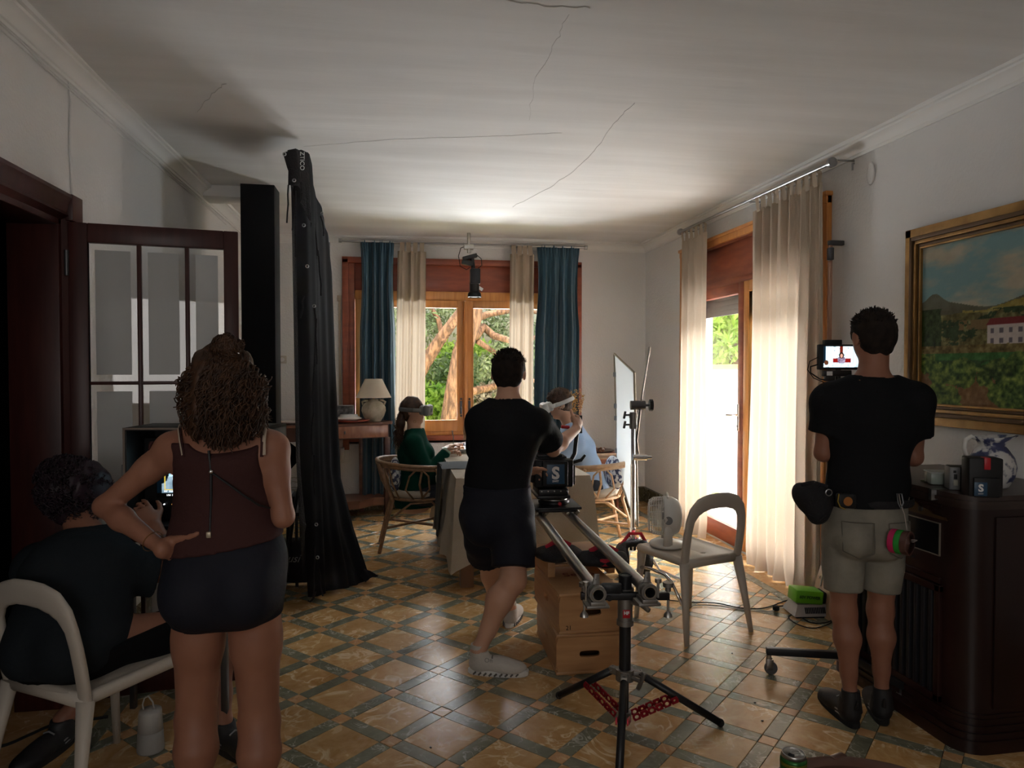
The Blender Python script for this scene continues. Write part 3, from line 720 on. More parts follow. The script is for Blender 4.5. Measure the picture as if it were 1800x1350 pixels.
for base, lst in cand.items():
    lst.sort(key=lambda t: (t[0], t[1]))
    for n_, (ns, zc, kn_, cx, cy, full, cp, m_) in enumerate(lst):
        if n_ < 298 and ns == 0:
            if full:
                if kn_ not in protos:
                    w, h_ = KINDS_T[kn_][:2]; vs, fs = tile_geo(rect(w, h_)); me = bpy.data.meshes.new(base); me.from_pydata(vs, [], fs); me.materials.append(m_); protos[kn_] = me
                o = bpy.data.objects.new(base, protos[kn_]); C.objects.link(o); o.parent = floor; o.matrix_parent_inverse = WORLD[floor.name].inverted()
                o.location = (cx, cy, rt.uniform(-0.0005, 0.0003)); o.rotation_euler = (rt.uniform(-1, 1)*0.0014, rt.uniform(-1, 1)*0.0014, ANG)
            else:
                vs, fs = tile_geo([(p[0]-cx, p[1]-cy) for p in cp]); me = bpy.data.meshes.new(base); me.from_pydata(vs, [], fs); me.materials.append(m_)
                o = bpy.data.objects.new(base, me); C.objects.link(o); o.parent = floor; o.matrix_parent_inverse = WORLD[floor.name].inverted(); o.location = (cx, cy, 0)
        else:
            vs, fs = tile_geo(cp); rest.setdefault((base, m_.name), MB()).add(vs, fs)
for (base, mn), mb in rest.items():
    o = mb.build(base+'s', MATS[mn], floor, auto=False); o['kind'] = 'stuff'
# border: a grey band and a row of ochre tiles along the walls
def border(name, p0, d, n, w, l, m_):
    for k in range(n):
        a = A(*p0)+A(*d)*l*k; nx = A(-d[1], d[0])
        q = [a, a+A(*d)*l, a+A(*d)*l+nx*w, a+nx*w]; c = np.mean(q, 0)
        vs, fs = tile_geo([(p[0]-c[0], p[1]-c[1]) for p in q]); me = bpy.data.meshes.new(name); me.from_pydata(vs, [], fs); me.materials.append(m_)
        o = bpy.data.objects.new(name, me); C.objects.link(o); o.parent = floor; o.matrix_parent_inverse = WORLD[floor.name].inverted(); o.location = (c[0], c[1], 0)
bl = (RY1+0.066-1.4)/20
border('edging_tile', (RX1+0.066, 1.4), (0, 1), 20, 0.066, bl, M_grey)
border('margin_tile', (XR, 1.4), (0, 1), 20, XR-RX1-0.066, (YB-1.4)/20, M_ochre)
border('edging_tile', (RX0-0.066, RY1), (1, 0), 13, 0.066, (RX1-RX0+0.066)/13, M_grey)
border('margin_tile', (RX0-0.066, RY1+0.066), (1, 0), 13, YB-RY1-0.066, (RX1-RX0+0.132)/13, M_ochre)
border('edging_tile', (RX0, 1.4), (0, 1), 20, 0.066, bl, M_grey)
border('margin_tile', (RX0-0.066, 1.4), (0, 1), 20, RX0-0.066-XL, (YB-1.4)/20, M_ochre)
hf = MB(); hf.box((XL-1.1, 1.3, -0.01), (XL, 4.3, 0.0)); struct('floor_hallway', hf, M_ochre2)

# ------------------------------------------------------------------ back window
w1 = thing('window_1', None, None, (0.77, YB, WZ0)); w1['kind'] = 'structure'
f = MB(); yo = YB-0.02
f.box((WX0, yo, WZ0), (WX0+0.075, YB+0.14, WZ1), 0.006); f.box((WX1-0.075, yo, WZ0), (WX1, YB+0.14, WZ1), 0.006)
f.box((WX0, yo-0.015, WZ0-0.02), (WX1, YB+0.14, WZ0+0.035), 0.006)
f.build('window_frame', M_red, w1)
f = MB(); f.box((WX0-0.05, yo-0.02, WZ1-0.045), (WX1+0.05, yo+0.03, WZ1+0.02), 0.006); f.box((WX0-0.05, yo-0.02, WZ0-0.1), (WX0+0.015, yo+0.02, WZ1), 0.006); f.box((WX1-0.015, yo-0.02, WZ0-0.1), (WX1+0.05, yo+0.02, WZ1), 0.006)
f.build('casing', M_red, w1)
f = MB(); f.box((WX0+0.075, YB+0.02, 2.30), (WX1-0.075, YB+0.06, WZ1-0.03), 0.004); f.build('shutter_box', M_red, w1)
f = MB(); f.box((WX0+0.075, YB+0.0, 2.205), (WX1-0.075, YB+0.10, 2.30), 0.006); f.build('transom', M_orange, w1)
f = MB(); f.box((WX0+0.075, YB+0.0, WZ0+0.035), (WX1-0.075, YB+0.10, WZ0+0.075), 0.004); f.build('bottom_rail', M_orange, w1)
def sash(name, x0, x1, z0, z1, glz0, glz1, sl, sr, y, parent, m):
    s = MB(); s.box((x0, y, z0), (x0+sl, y+0.055, z1), 0.005); s.box((x1-sr, y, z0), (x1, y+0.055, z1), 0.005)
    s.box((x0+sl, y, glz1), (x1-sr, y+0.055, z1), 0.005); s.box((x0+sl, y, z0), (x1-sr, y+0.055, glz0), 0.005)
    o = s.build(name, m, parent)
    g = MB().box((x0+sl-0.004, y+0.022, glz0-0.004), (x1-sr+0.004, y+0.028, glz1+0.004)).build('pane', M_glass, o)
    r = MB(); r.box((x0+sl-0.008, y-0.006, glz0-0.010), (x1-sr+0.008, y+0.006, glz0), 0.003); r.box((x0+sl-0.008, y-0.006, glz1), (x1-sr+0.008, y+0.006, glz1+0.010), 0.003)
    r.box((x0+sl-0.012, y-0.006, glz0), (x0+sl, y+0.006, glz1), 0.003); r.box((x1-sr, y-0.006, glz0), (x1-sr+0.012, y+0.006, glz1), 0.003)
    r.build('glazing_bead', m, o)
    return o
sash('sash', WX0+0.08, 0.762, WZ0+0.075, 2.205, 0.935, 2.125, 0.085, 0.082, YB-0.01, w1, M_orange)
sash('sash', 0.768, WX1-0.08, WZ0+0.075, 2.205, 0.935, 2.125, 0.085, 0.085, YB-0.01, w1, M_orange)
f = MB(); f.box((0.745, YB-0.035, WZ0+0.08), (0.785, YB-0.005, 2.2), 0.008); f.tube([(0.757, YB-0.042, 0.84), (0.757, YB-0.042, 2.19)], 0.005, 8); f.build('cover_strip', M_orange, w1)
f = MB()
for x in (0.72, 0.81):
    f.box((x-0.012, YB-0.022, 1.00), (x+0.012, YB-0.008, 1.14), 0.003); f.tube([(x, YB-0.02, 1.07), (x, YB-0.06, 1.07), (x, YB-0.062, 1.0)], 0.006, 8); f.ball((x, YB-0.03, 1.16), 0.012); f.ball((x, YB-0.03, 0.98), 0.012)
f.build('window_handle', M_dmetal, w1)
f = MB(); f.box((WX0-0.09, YB-0.012, 0.9), (WX0-0.065, YB-0.004, 2.2), 0.002); f.box((WX0-0.10, YB-0.03, 2.18), (WX0-0.06, YB, 2.24), 0.004); f.build('shutter_strap', mat('strap_cloth', (0.45, 0.38, 0.30), 0.9), w1)
struct('trim_5', MB().box((WX0-0.02, YB, WZ0-0.05), (WX1+0.02, YB+0.4, WZ0-0.005), 0.005), M_white)['label'] = 'outer stone sill of the back window'

# ------------------------------------------------------------------ glazed double door in the right wall
d1 = thing('door_1', None, None, (XR, (DY0+DY1)/2, 0)); d1['kind'] = 'structure'
f = MB(); f.box((XR-0.02, DY0, 0), (XR+0.14, DY0+0.07, DH), 0.006); f.box((XR-0.02, DY1-0.07, 0), (XR+0.14, DY1, DH), 0.006); f.box((XR-0.02, DY0, DH-0.05), (XR+0.14, DY1, DH), 0.006)
f.build('door_frame', M_red, d1)
f = MB(); f.box((XR-0.04, DY0-0.05, 0), (XR-0.002, DY0+0.02, DH+0.03), 0.006); f.box((XR-0.04, DY1-0.02, 0), (XR-0.002, DY1+0.05, DH+0.03), 0.006); f.box((XR-0.045, DY0-0.05, DH-0.045), (XR-0.002, DY1+0.05, DH+0.03), 0.006); f.box((XR-0.055, DY0-0.06, DH+0.005), (XR-0.002, DY1+0.06, DH+0.035), 0.006)
f.build('casing', M_orange, d1)
MB().box((XR+0.03, DY0+0.07, 2.235), (XR+0.06, DY1-0.07, DH-0.05), 0.004).build('shutter_box', M_red, d1)
MB().box((XR+0.01, DY0+0.07, 2.19), (XR+0.10, DY1-0.07, 2.24), 0.004).build('transom', M_red, d1)
def leaf(name, y0, y1, m):
    s = MB(); x = XR+0.005; gz0, gz1, st = 0.165, 2.10, 0.085
    s.box((x, y0, 0.012), (x+0.055, y0+st, 2.19), 0.005); s.box((x, y1-st, 0.012), (x+0.055, y1, 2.19), 0.005); s.box((x, y0+st, gz1), (x+0.055, y1-st, 2.19), 0.005); s.box((x, y0+st, 0.012), (x+0.055, y1-st, gz0), 0.005)
    s.box((x-0.008, y0+st-0.012, gz0-0.012), (x+0.004, y1-st+0.012, gz0)); s.box((x-0.008, y0+st-0.012, gz1), (x+0.004, y1-st+0.012, gz1+0.012))
    o = s.build(name, m, d1); MB().box((x+0.022, y0+st-0.004, gz0-0.004), (x+0.028, y1-st+0.004, gz1+0.004)).build('pane', M_glass, o); return o
ym = 5.345
la = leaf('door_leaf', ym+0.004, DY1-0.072, M_red); lb = leaf('door_leaf', DY0+0.072, ym-0.004, M_orange)  # orange wood on the second leaf puts outdoor light into its colour
f = MB(); f.box((XR-0.018, ym+0.025, 0.98), (XR-0.002, ym+0.058, 1.20), 0.004); f.tube([(XR-0.01, ym+0.04, 1.11), (XR-0.06, ym+0.04, 1.11), (XR-0.065, ym+0.14, 1.105)], 0.009, 10); f.cyl((XR-0.022, ym+0.04, 1.02), (XR-0.004, ym+0.04, 1.02), 0.008); f.build('door_handle', M_chrome, la)
f = MB()
for k in range(6):
    f.box((XR+0.125+.002*(k%2), DY0+0.07, 1.955+0.045*k), (XR+0.137+.002*(k%2), DY1-0.07, 2.002+0.045*k), 0.004)
f.build('roller_slat', mat('shutter_grey', (0.10, 0.12, 0.13), 0.5), d1)['kind'] = 'stuff'
struct('trim_6', MB().box((XR, DY0, -0.02), (XR+0.34, DY1, 0.010), 0.003), mat('threshold_stone', (0.35, 0.33, 0.30), 0.6))['label'] = 'stone threshold under the glazed door'

# ------------------------------------------------------------------ doorway and open mahogany door on the left
d2 = thing('door_2', None, None, (XL, 2.6, 0)); d2['kind'] = 'structure'
prof = [(0.0, 0.0), (0.02, 0.03), (0.035, 0.022), (0.055, 0.028), (0.08, 0.032), (0.095, 0.045), (0.11, 0.045), (0.115, 0.0)]
f = MB(); pp = [(y, x) for x, y in []]
vs = []
for z, y in ((0, OY1), (OH, OY1)):
    pass
f.prism([(XL-0.002+d_, OY1-0.01+q) for q, d_ in prof], 0, OH+0.0, 'z')
f.prism([(XL-0.002+d_, OH-0.01+q) for q, d_ in prof], 1.7, OY1+0.105, 'y')
f.box((XL-0.002, OY1+0.0, OH-0.01), (XL+0.045, OY1+0.105, OH+0.105), 0.004)
f.build('door_casing', M_door, d2)
f = MB(); f.box((XL-0.205, OY1-0.035, 0), (XL, OY1, OH), 0.004); f.box((XL-0.205, 1.9, OH-0.035), (XL, OY1, OH), 0.004); f.build('door_jamb', M_door, d2)
h0 = A(XL+0.022, 3.40); h1 = onY(420, 600, 3.52)[:2]; hv = nrm(h1-h0); WL = float(np.linalg.norm(h1-h0)); hn = A(-hv[1], hv[0])
ML = Matrix(((hv[0], hn[0], 0, h0[0]), (hv[1], hn[1], 0, h0[1]), (0, 0, 1, 0), (0, 0, 0, 1)))
dl = thing('glazed_door', 'dark mahogany glazed door leaf standing open at the left doorway', 'door', (h0[0], h0[1], 0))
s = MB(); s.M = ML; T = 0.04; LT = 2.135; st = 0.075
s.box((0, 0, 0.01), (st, T, LT), 0.004); s.box((WL-st*0.85, 0, 0.01), (WL, T, LT), 0.004); s.box((st, 0, LT-0.085), (WL-st*0.85, T, LT), 0.004); s.box((st, 0, 0.01), (WL-st*0.85, T, 0.22), 0.004)
s.build('door_frame', M_door, dl)
gx = [st, st+0.19, st+0.205, st+0.205+0.175, st+0.395, WL-st*0.85]
gx = [st, 0.268, 0.286, 0.466, 0.484, WL-st*0.85]
gz = [(0.22, 0.78), (0.80, 1.42), (1.435, LT-0.085)]
s = MB(); s.M = ML
for a_, b_ in ((gx[1], gx[2]), (gx[3], gx[4])): s.box((a_, 0.004, 0.22), (b_, T-0.004, LT-0.085), 0.004)
for a_, b_ in ((0.78, 0.80), (1.42, 1.435)): s.box((st, 0.004, a_), (WL-st*0.85, T-0.004, b_), 0.004)
s.build('glazing_bar', M_door, dl)
for q in range(3):
    for z0_, z1_ in gz:
        a_, b_ = gx[2*q], gx[2*q+1]
        s = MB(); s.M = ML; s.box((a_, T/2-0.002, z0_), (b_, T/2+0.002, z1_)); pn = s.build('pane', M_glass, dl)
        s = MB(); s.M = ML; s.box((a_+0.026, T/2-0.0035, z0_+0.03), (b_-0.026, T/2-0.0022, z1_-0.03)); s.build('frosted_field', M_frost, pn)
s = MB(); s.M = ML
for z in (0.25, 1.9): s.cyl((-0.004, -0.004, z), (-0.004, -0.004, z+0.11), 0.009)
s.build('hinge', M_dmetal, dl)
s = MB(); s.M = ML; s.box((WL-0.05, -0.006, 0.98), (WL-0.02, 0.0, 1.14), 0.002); s.tube([(WL-0.035, 0, 1.06), (WL-0.035, -0.05, 1.06), (WL-0.13, -0.052, 1.06)], 0.008, 8); s.build('door_handle', M_dmetal, dl)
# blackout cloth hung in the doorway
def cloth_strip(name, p0, p1, z0, z1, n, amp, m, parent=None, nz=24, seed=0, flare=0.0, **kw):
    p0, p1 = A(*p0), A(*p1); d = p1-p0; L = np.linalg.norm(d); nn = A(-d[1], d[0])/L; b = MB(); rr = random.Random(seed); ph = rr.uniform(0, 6)
    def fn(u, v):
        z = z1+(z0-z1)*v; a = amp*(0.35+0.65*v)
        w = math.sin(u*n*2*math.pi+ph+0.8*math.sin(u*9+ph)+0.5*v)+0.35*math.sin(u*n*4.3*math.pi+1+ph+v)
        q = p0+d*(0.5+(u-0.5)*(1+flare*v))+nn*a*w; return (q[0], q[1], z)
    b.grid(fn, max(24, int(n*14)), nz); return b.build(name, m, parent, smooth=True, **kw)
M_blackcloth = mat('black_cloth', (0.007, 0.007, 0.0085), rough=0.9, spec=0.08)
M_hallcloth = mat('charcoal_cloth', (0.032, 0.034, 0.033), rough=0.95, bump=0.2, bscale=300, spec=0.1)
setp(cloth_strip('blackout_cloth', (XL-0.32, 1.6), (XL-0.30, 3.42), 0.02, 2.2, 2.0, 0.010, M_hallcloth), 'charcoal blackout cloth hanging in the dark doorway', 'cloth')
# ------------------------------------------------------------------ the garden outside
M_ground = mat('garden_ground', (0.30, 0.33, 0.10), rough=0.95, col2=(0.55, 0.50, 0.28), nscale=2.5, bump=0.5, bscale=8)
gb = MB(); gb.grid(lambda u, v: (-40+90*u, YB+0.29+60*v, -0.12+0.12*math.sin(u*40)*math.sin(v*30)-0.2*v), 60, 50)
struct('terrain', gb, M_ground, smooth=True)
gb = MB(); gb.grid(lambda u, v: (XR+0.29+40*u, -12+YB+12+0.29-(24*(1-v)), -0.13), 30, 30)
struct('ground', gb, mat('patio_stone', (0.55, 0.52, 0.46), rough=0.85, col2=(0.65, 0.62, 0.56), nscale=3), smooth=True)
M_bark = mat('pine_bark', (0.09, 0.045, 0.022), rough=0.95, col2=(0.26, 0.135, 0.07), nscale=6, stretch=(4, 4, 1), bump=1.0, bscale=14, lo=0.4, hi=0.6)
M_leafA = mat('leaf_bright', (0.22, 0.42, 0.04), rough=0.6, col2=(0.50, 0.62, 0.12), nscale=1.5, trans=0.35)
M_leafB = mat('leaf_dark', (0.10, 0.17, 0.06), rough=0.6, col2=(0.26, 0.34, 0.15), nscale=1.2, trans=0.3)
M_needle = mat('pine_needle', (0.09, 0.14, 0.05), rough=0.7, col2=(0.24, 0.26, 0.13), nscale=1.5, trans=0.25)
M_dry = mat('dry_brush', (0.30, 0.24, 0.15), rough=0.9, col2=(0.5, 0.42, 0.28), nscale=2)
def leaves(name, blobs, n, size, m, parent=None, seed=0, long=1.0):
    r = np.random.RandomState(seed); w = np.array([b[1][0]*b[1][1]*b[1][2] for b in blobs])**0.67; w = w/w.sum()
    which = r.choice(len(blobs), n, p=w); d = r.randn(n, 3); d /= np.linalg.norm(d, axis=1)[:, None]
    rad = (0.55+0.5*r.rand(n))[:, None]
    c = np.array([b[0] for b in blobs])[which]+d*rad*np.array([b[1] for b in blobs])[which]
    a = r.randn(n, 3); a /= np.linalg.norm(a, axis=1)[:, None]; b_ = np.cross(a, r.randn(n, 3)); b_ /= np.linalg.norm(b_, axis=1)[:, None]
    s = size*(0.6+0.8*r.rand(n))[:, None]
    co = np.stack([c-a*s*long, c+b_*s*0.4, c+a*s*long, c-b_*s*0.4], 1).reshape(-1, 3)
    q = np.arange(n*4).reshape(n, 4)
    return link_mesh(name, quad_mesh(name, co, q), m, parent, False)
# the leaning stone pine
YT = 11.0
pt = thing('pine_tree', 'big leaning pine with reddish bark close outside the back window', 'tree', tuple(onY(790, 800, YT)*A(1, 1, 0)))
tp = [onY(786, 860, YT), onY(794, 760, YT), onY(801, 690, YT), onY(812, 620, YT), onY(832, 560, YT), onY(838, 480, YT), onY(842, 380, YT), onY(850, 250, YT)]
tp = [p+A(0, 0.05*math.sin(i), 0) for i, p in enumerate(tp)]
MB().tube(tp, [0.26, 0.20, 0.165, 0.15, 0.13, 0.12, 0.10, 0.08], 14).build('trunk', M_bark, pt, smooth=True)
def branch(px, r, y=YT, nn=8):
    pts = [onY(a, b, y+0.25*math.sin(i*1.3)) for i, (a, b) in enumerate(px)]
    return MB().tube(pts, [r*(1-0.6*i/(len(pts)-1)) for i in range(len(pts))], nn).build('branch', M_bark, pt, smooth=True)
branch([(700, 720), (745, 640), (775, 595), (812, 545), (830, 500)], 0.135)
branch([(835, 590), (850, 575), (868, 590), (900, 600), (950, 592)], 0.085)
branch([(835, 560), (860, 552), (905, 545), (950, 550)], 0.065)
branch([(820, 690), (860, 682), (905, 668), (960, 670)], 0.07)
branch([(840, 600), (870, 620), (890, 640), (930, 665)], 0.05)
branch([(780, 600), (770, 560), (750, 530), (720, 510)], 0.05)
branch([(825, 730), (870, 722), (900, 712)], 0.06)
nb = []; rr = random.Random(3)
for (a, b, ex) in [(760, 560, .7), (745, 545, .6), (780, 548, .45), (850, 570, .4), (880, 562, .5), (900, 620, .5), (865, 640, .4), (890, 575, .6), (842, 650, .35), (725, 570, .6), (930, 600, .8), (820, 470, 1.0), (700, 520, .8), (900, 690, .4)]:
    p = onY(a, b, YT+rr.uniform(0.3, 1.6)); nb.append((p, (ex*0.8, 0.6, ex*0.55)))
leaves('foliage', nb, 5500, 0.04, M_needle, pt, 4, long=1.3)
def bush(label, px, Y, rad, m, n, sz, seed):
    c = onY(px[0], px[1], Y); o = thing('shrub', label, 'shrub', (c[0], c[1], -0.12), 'garden shrubs beyond the back window')
    r = random.Random(seed); bl = [((c[0]+r.uniform(-.6, .6)*rad[0], c[1]+r.uniform(-.5, .5)*rad[1], c[2]+r.uniform(-.7, .5)*rad[2]), (rad[0]*.55, rad[1]*.6, rad[2]*.5)) for _ in range(7)]
    leaves('foliage', bl, n, sz, m, o, seed)
    s = MB()
    for k in range(3): s.tube([(c[0]+r.uniform(-.1, .1), c[1], -0.15), (c[0]+r.uniform(-.4, .4)*rad[0], c[1]+r.uniform(-.2, .2), c[2])], [0.05, 0.02], 6)
    s.build('stem', M_bark, o); return o
bush('bright green leafy shrub seen through the left window sash', (780, 672), 18, (1.8, 1.2, 1.25), M_leafA, 9000, 0.085, 1)
bush('yellowish green low shrub below the bright one in the left sash', (765, 715), 14.3, (2.0, 0.8, 0.7), M_leafA, 5000, 0.09, 2)
bush('dark green shrub far behind the left window sash', (745, 665), 24, (2.6, 1.5, 1.3), M_leafB, 6000, 0.11, 3)
bush('mixed green shrub behind the operator through the right sash', (885, 700), 17, (1.8, 1.1, 1.2), M_leafB, 6000, 0.09, 5)
bush('brownish dry brush seen low through the right sash', (860, 712), 13.6, (1.0, .7, .7), M_dry, 5000, 0.06, 6)
bush('tall green hedge shrub at the right of the window view', (945, 650), 20.5, (1.4, 1.2, 1.3), M_leafB, 7000, 0.11, 7)
# outside the glazed door: a white screen with a yellow top batten, a garden tree and the white house wing
p0 = onX(1244, 645, XR+1.0); 
ws = thing('bounce_screen', 'white diffusion screen with yellow taped top edge outside the glazed door', 'screen', (XR+1.0, 6.0, -0.13))
M_bounce = mat('white_silk', (0.92, 0.92, 0.92), rough=0.8, trans=0.6)
b = MB(); b.grid(lambda u, v: (XR+1.0+0.012*math.sin(u*17)*v, 4.0+4.4*u, 0.02+1.46*(1-v)), 40, 12); b.build('screen_cloth', M_bounce, ws, smooth=True)
b = MB(); b.box((XR+0.985, 3.98, 1.47), (XR+1.015, 8.42, 1.53), 0.004); b.build('batten', mat('yellow_tape', (0.38, 0.16, 0.0), 0.5), ws)
for y in (4.0, 6.2, 8.4): MB().cyl((XR+1.02, y, -0.13), (XR+1.02, y, 1.5), 0.015, n=8).build('post', M_dmetal, ws)
wh = MB().box((XR+0.4, 8.75, -0.13), (XR+1.32, 9.2, 4.2), 0.01); wh.box((XR+0.35, 8.7, 4.1), (XR+1.38, 9.3, 4.25), 0.01)
setp(wh.build('garden_wall', mat('sunlit_render', (0.85, 0.84, 0.80), 0.85)), 'tall white rendered garden wall beyond the glazed door', 'wall')
gt = thing('garden_tree', 'green garden tree seen through the top of the glazed door', 'tree', (5.9, 11.4, -0.13))
MB().tube([(5.9, 11.4, -0.2), (5.8, 11.4, 1.5), (6.0, 11.3, 2.6)], [0.16, 0.12, 0.06], 10).build('trunk', M_bark, gt, smooth=True)
leaves('foliage', [((5.8+.5*math.sin(k*2), 11.3+.5*math.cos(k*3), 1.6+.35*k), (1.2, 1.0, .8)) for k in range(6)], 9000, 0.07, M_leafA, gt, 8)
gt = thing('garden_tree', 'second smaller green tree standing further off beyond the glazed door', 'tree', (7.6, 13.0, -0.13))
MB().tube([(7.6, 13.0, -0.2), (7.5, 13.0, 1.4), (7.6, 12.9, 2.4)], [0.12, 0.09, 0.05], 10).build('trunk', M_bark, gt, smooth=True)
leaves('foliage', [((7.5+.4*math.sin(k*2), 13.0+.5*math.cos(k*3), 1.9+.25*k), (.9, .9, .6)) for k in range(5)], 7000, 0.055, M_leafA, gt, 9)
# ------------------------------------------------------------------ materials for things
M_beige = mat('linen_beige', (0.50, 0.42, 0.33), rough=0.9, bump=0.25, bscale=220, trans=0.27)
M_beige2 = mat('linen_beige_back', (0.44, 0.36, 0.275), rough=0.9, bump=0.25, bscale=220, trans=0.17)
M_blue = mat('petrol_cloth', (0.025, 0.070, 0.105), rough=0.85, sheen=0.3, bump=0.1, bscale=200)
M_linen = mat('table_linen', (0.42, 0.36, 0.28), rough=0.92, bump=0.3, bscale=160, col2=(0.47, 0.41, 0.33), nscale=5)
M_slate = mat('slate_cloth', (0.045, 0.05, 0.056), rough=0.9)
M_walnut = mat('walnut', (0.13, 0.055, 0.035), rough=0.4, col2=(0.23, 0.10, 0.06), nscale=3, stretch=(1, 1, 4), coat=0.1)
M_walnut_d = mat('walnut_dark', (0.060, 0.022, 0.016), rough=0.4, col2=(0.09, 0.035, 0.024), nscale=3, stretch=(1, 1, 4))
M_ply = mat('birch_ply', (0.40, 0.20, 0.085), rough=0.5, col2=(0.50, 0.27, 0.12), nscale=3, stretch=(1, 1, 9), coat=0.1)
M_plyedge = mat('ply_edge', (0.24, 0.13, 0.06), rough=0.6)
M_plastic = mat('cream_plastic', (0.48, 0.43, 0.37), rough=0.5, col2=(0.52, 0.47, 0.41), nscale=3, bump=0.05)
M_whitep = mat('white_plastic', (0.66, 0.65, 0.62), rough=0.4)
M_greyp = mat('grey_plastic', (0.16, 0.165, 0.17), rough=0.45)
M_blackp = mat('black_plastic', (0.010, 0.010, 0.011), rough=0.5, spec=0.3)
M_blackm = mat('black_anodised', (0.012, 0.012, 0.014), rough=0.4, spec=0.4)
M_alu = mat('aluminium', (0.50, 0.49, 0.47), rough=0.33, metal=1.0, bump=0.05, bscale=30)
M_cast = mat('cast_metal', (0.27, 0.255, 0.24), rough=0.5, metal=0.9)
M_redm = mat('red_anodised', (0.32, 0.012, 0.025), rough=0.35, metal=0.6)
M_redp = mat('red_plastic', (0.45, 0.01, 0.02), rough=0.4)
M_nylon = mat('black_nylon', (0.011, 0.010, 0.012), rough=0.85, bump=0.4, bscale=120)
M_redweb = mat('red_webbing', (0.40, 0.01, 0.03), rough=0.75)
M_rattan = mat('rattan_cane', (0.22, 0.12, 0.06), rough=0.5, col2=(0.34, 0.20, 0.11), nscale=30)
M_rattanl = mat('rattan_light', (0.42, 0.25, 0.14), rough=0.45, col2=(0.52, 0.33, 0.19), nscale=30)
M_ceramic = mat('stone_ceramic', (0.50, 0.46, 0.37), rough=0.7, col2=(0.36, 0.33, 0.25), nscale=14, bump=0.3)
M_shade = mat('lampshade', (0.78, 0.70, 0.58), rough=0.9, trans=0.4)
M_gold = mat('gilt', (0.36, 0.20, 0.065), rough=0.42, metal=0.75, col2=(0.24, 0.13, 0.04), nscale=9, bump=0.12)
M_gold_d = mat('gilt_dark', (0.10, 0.055, 0.022), rough=0.5, metal=0.5)
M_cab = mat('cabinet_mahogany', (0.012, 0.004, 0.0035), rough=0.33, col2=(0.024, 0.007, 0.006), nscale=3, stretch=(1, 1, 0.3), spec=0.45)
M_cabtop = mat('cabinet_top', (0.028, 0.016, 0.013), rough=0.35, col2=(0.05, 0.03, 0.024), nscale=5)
M_silk = mat('silk', (0.66, 0.72, 0.74), rough=0.7, trans=0.22)
M_rubber = mat('rubber', (0.012, 0.012, 0.012), rough=0.9)
M_porc = mat('porcelain', (0.72, 0.71, 0.68), rough=0.25)
M_food = mat('food_orange', (0.55, 0.22, 0.08), rough=0.6, col2=(0.65, 0.45, 0.25), nscale=40)
M_paint = mat('oil_paint', (1, 1, 1), rough=0.55, vc='paint', bump=0.15, bscale=60, spec=0.3)
M_screen = mat('screen_on', (0, 0, 0), rough=0.3, vc='paint', emit=(1, 1, 1), estr=1.0)
M_label = mat('label_white', (0.75, 0.75, 0.75), rough=0.5)
M_labelblue = mat('label_blue', (0.015, 0.06, 0.12), rough=0.4)
M_green = mat('battery_green', (0.12, 0.42, 0.015), rough=0.4)

# ------------------------------------------------------------------ pillar and big black cloth
ptl = onZ(423, 321, 2.88); 
pl = MB().box((-1.112, 5.585, 0), (-0.868, 5.83, H+0.02), 0.004); 
for k in range(0): pass
o = struct('column', pl, M_black); o['label'] = 'square pillar wrapped in matt black from floor to ceiling'
def loft_rows(rows, nu, amp, freq, seed=0):
    """rows: list of polylines (3D) from top to bottom, resampled to nu points; folds normal to the sheet"""
    out = []; rr = random.Random(seed); ph = rr.uniform(0, 6)
    for ri, row in enumerate(rows):
        row = [A(*p) for p in row]; ds = [0]
        for a, b in zip(row[:-1], row[1:]): ds.append(ds[-1]+np.linalg.norm(b-a))
        pts = []
        for i in range(nu+1):
            s = ds[-1]*i/nu; j = max(k for k in range(len(ds)) if ds[k] <= s+1e-9); j = min(j, len(row)-2)
            t = (s-ds[j])/max(ds[j+1]-ds[j], 1e-9); pts.append(mix(row[j], row[j+1], t))
        out.append(pts)
    return out
def sheet(rows, nu, nv, amp, freq, m, name, parent, seed=0, thick=0.0):
    R = loft_rows(rows, nu, amp, freq, seed); nr = len(R)-1; rr = random.Random(seed); ph = rr.uniform(0, 6); b = MB()
    def fn(u, v):
        i = min(int(u*nu+1e-6), nu); s = v*nr; j = min(int(s), nr-1); t = s-j; p = mix(R[j][i], R[j+1][i], t*t*(3-2*t) if nr > 3 else t)
        i2 = min(i+1, nu); d = R[j][i2]-R[j][max(i-1, 0)]; n = nrm(A(-d[1], d[0], 0)); a = amp*(0.4+0.8*v)
        return tuple(p+n*a*(math.sin(u*freq*6.283+ph+1.2*v)+0.4*math.sin(u*freq*2.3*6.283+2*v+ph)))
    b.grid(fn, nu, nv); return b.build(name, m, parent, smooth=True)
bc = thing('blackout_drape', 'tall black blackout drape with grommets hanging from a bar beside the pillar', 'drape', tuple(P(560, 1040, 4.75)*A(1, 1, 0)))
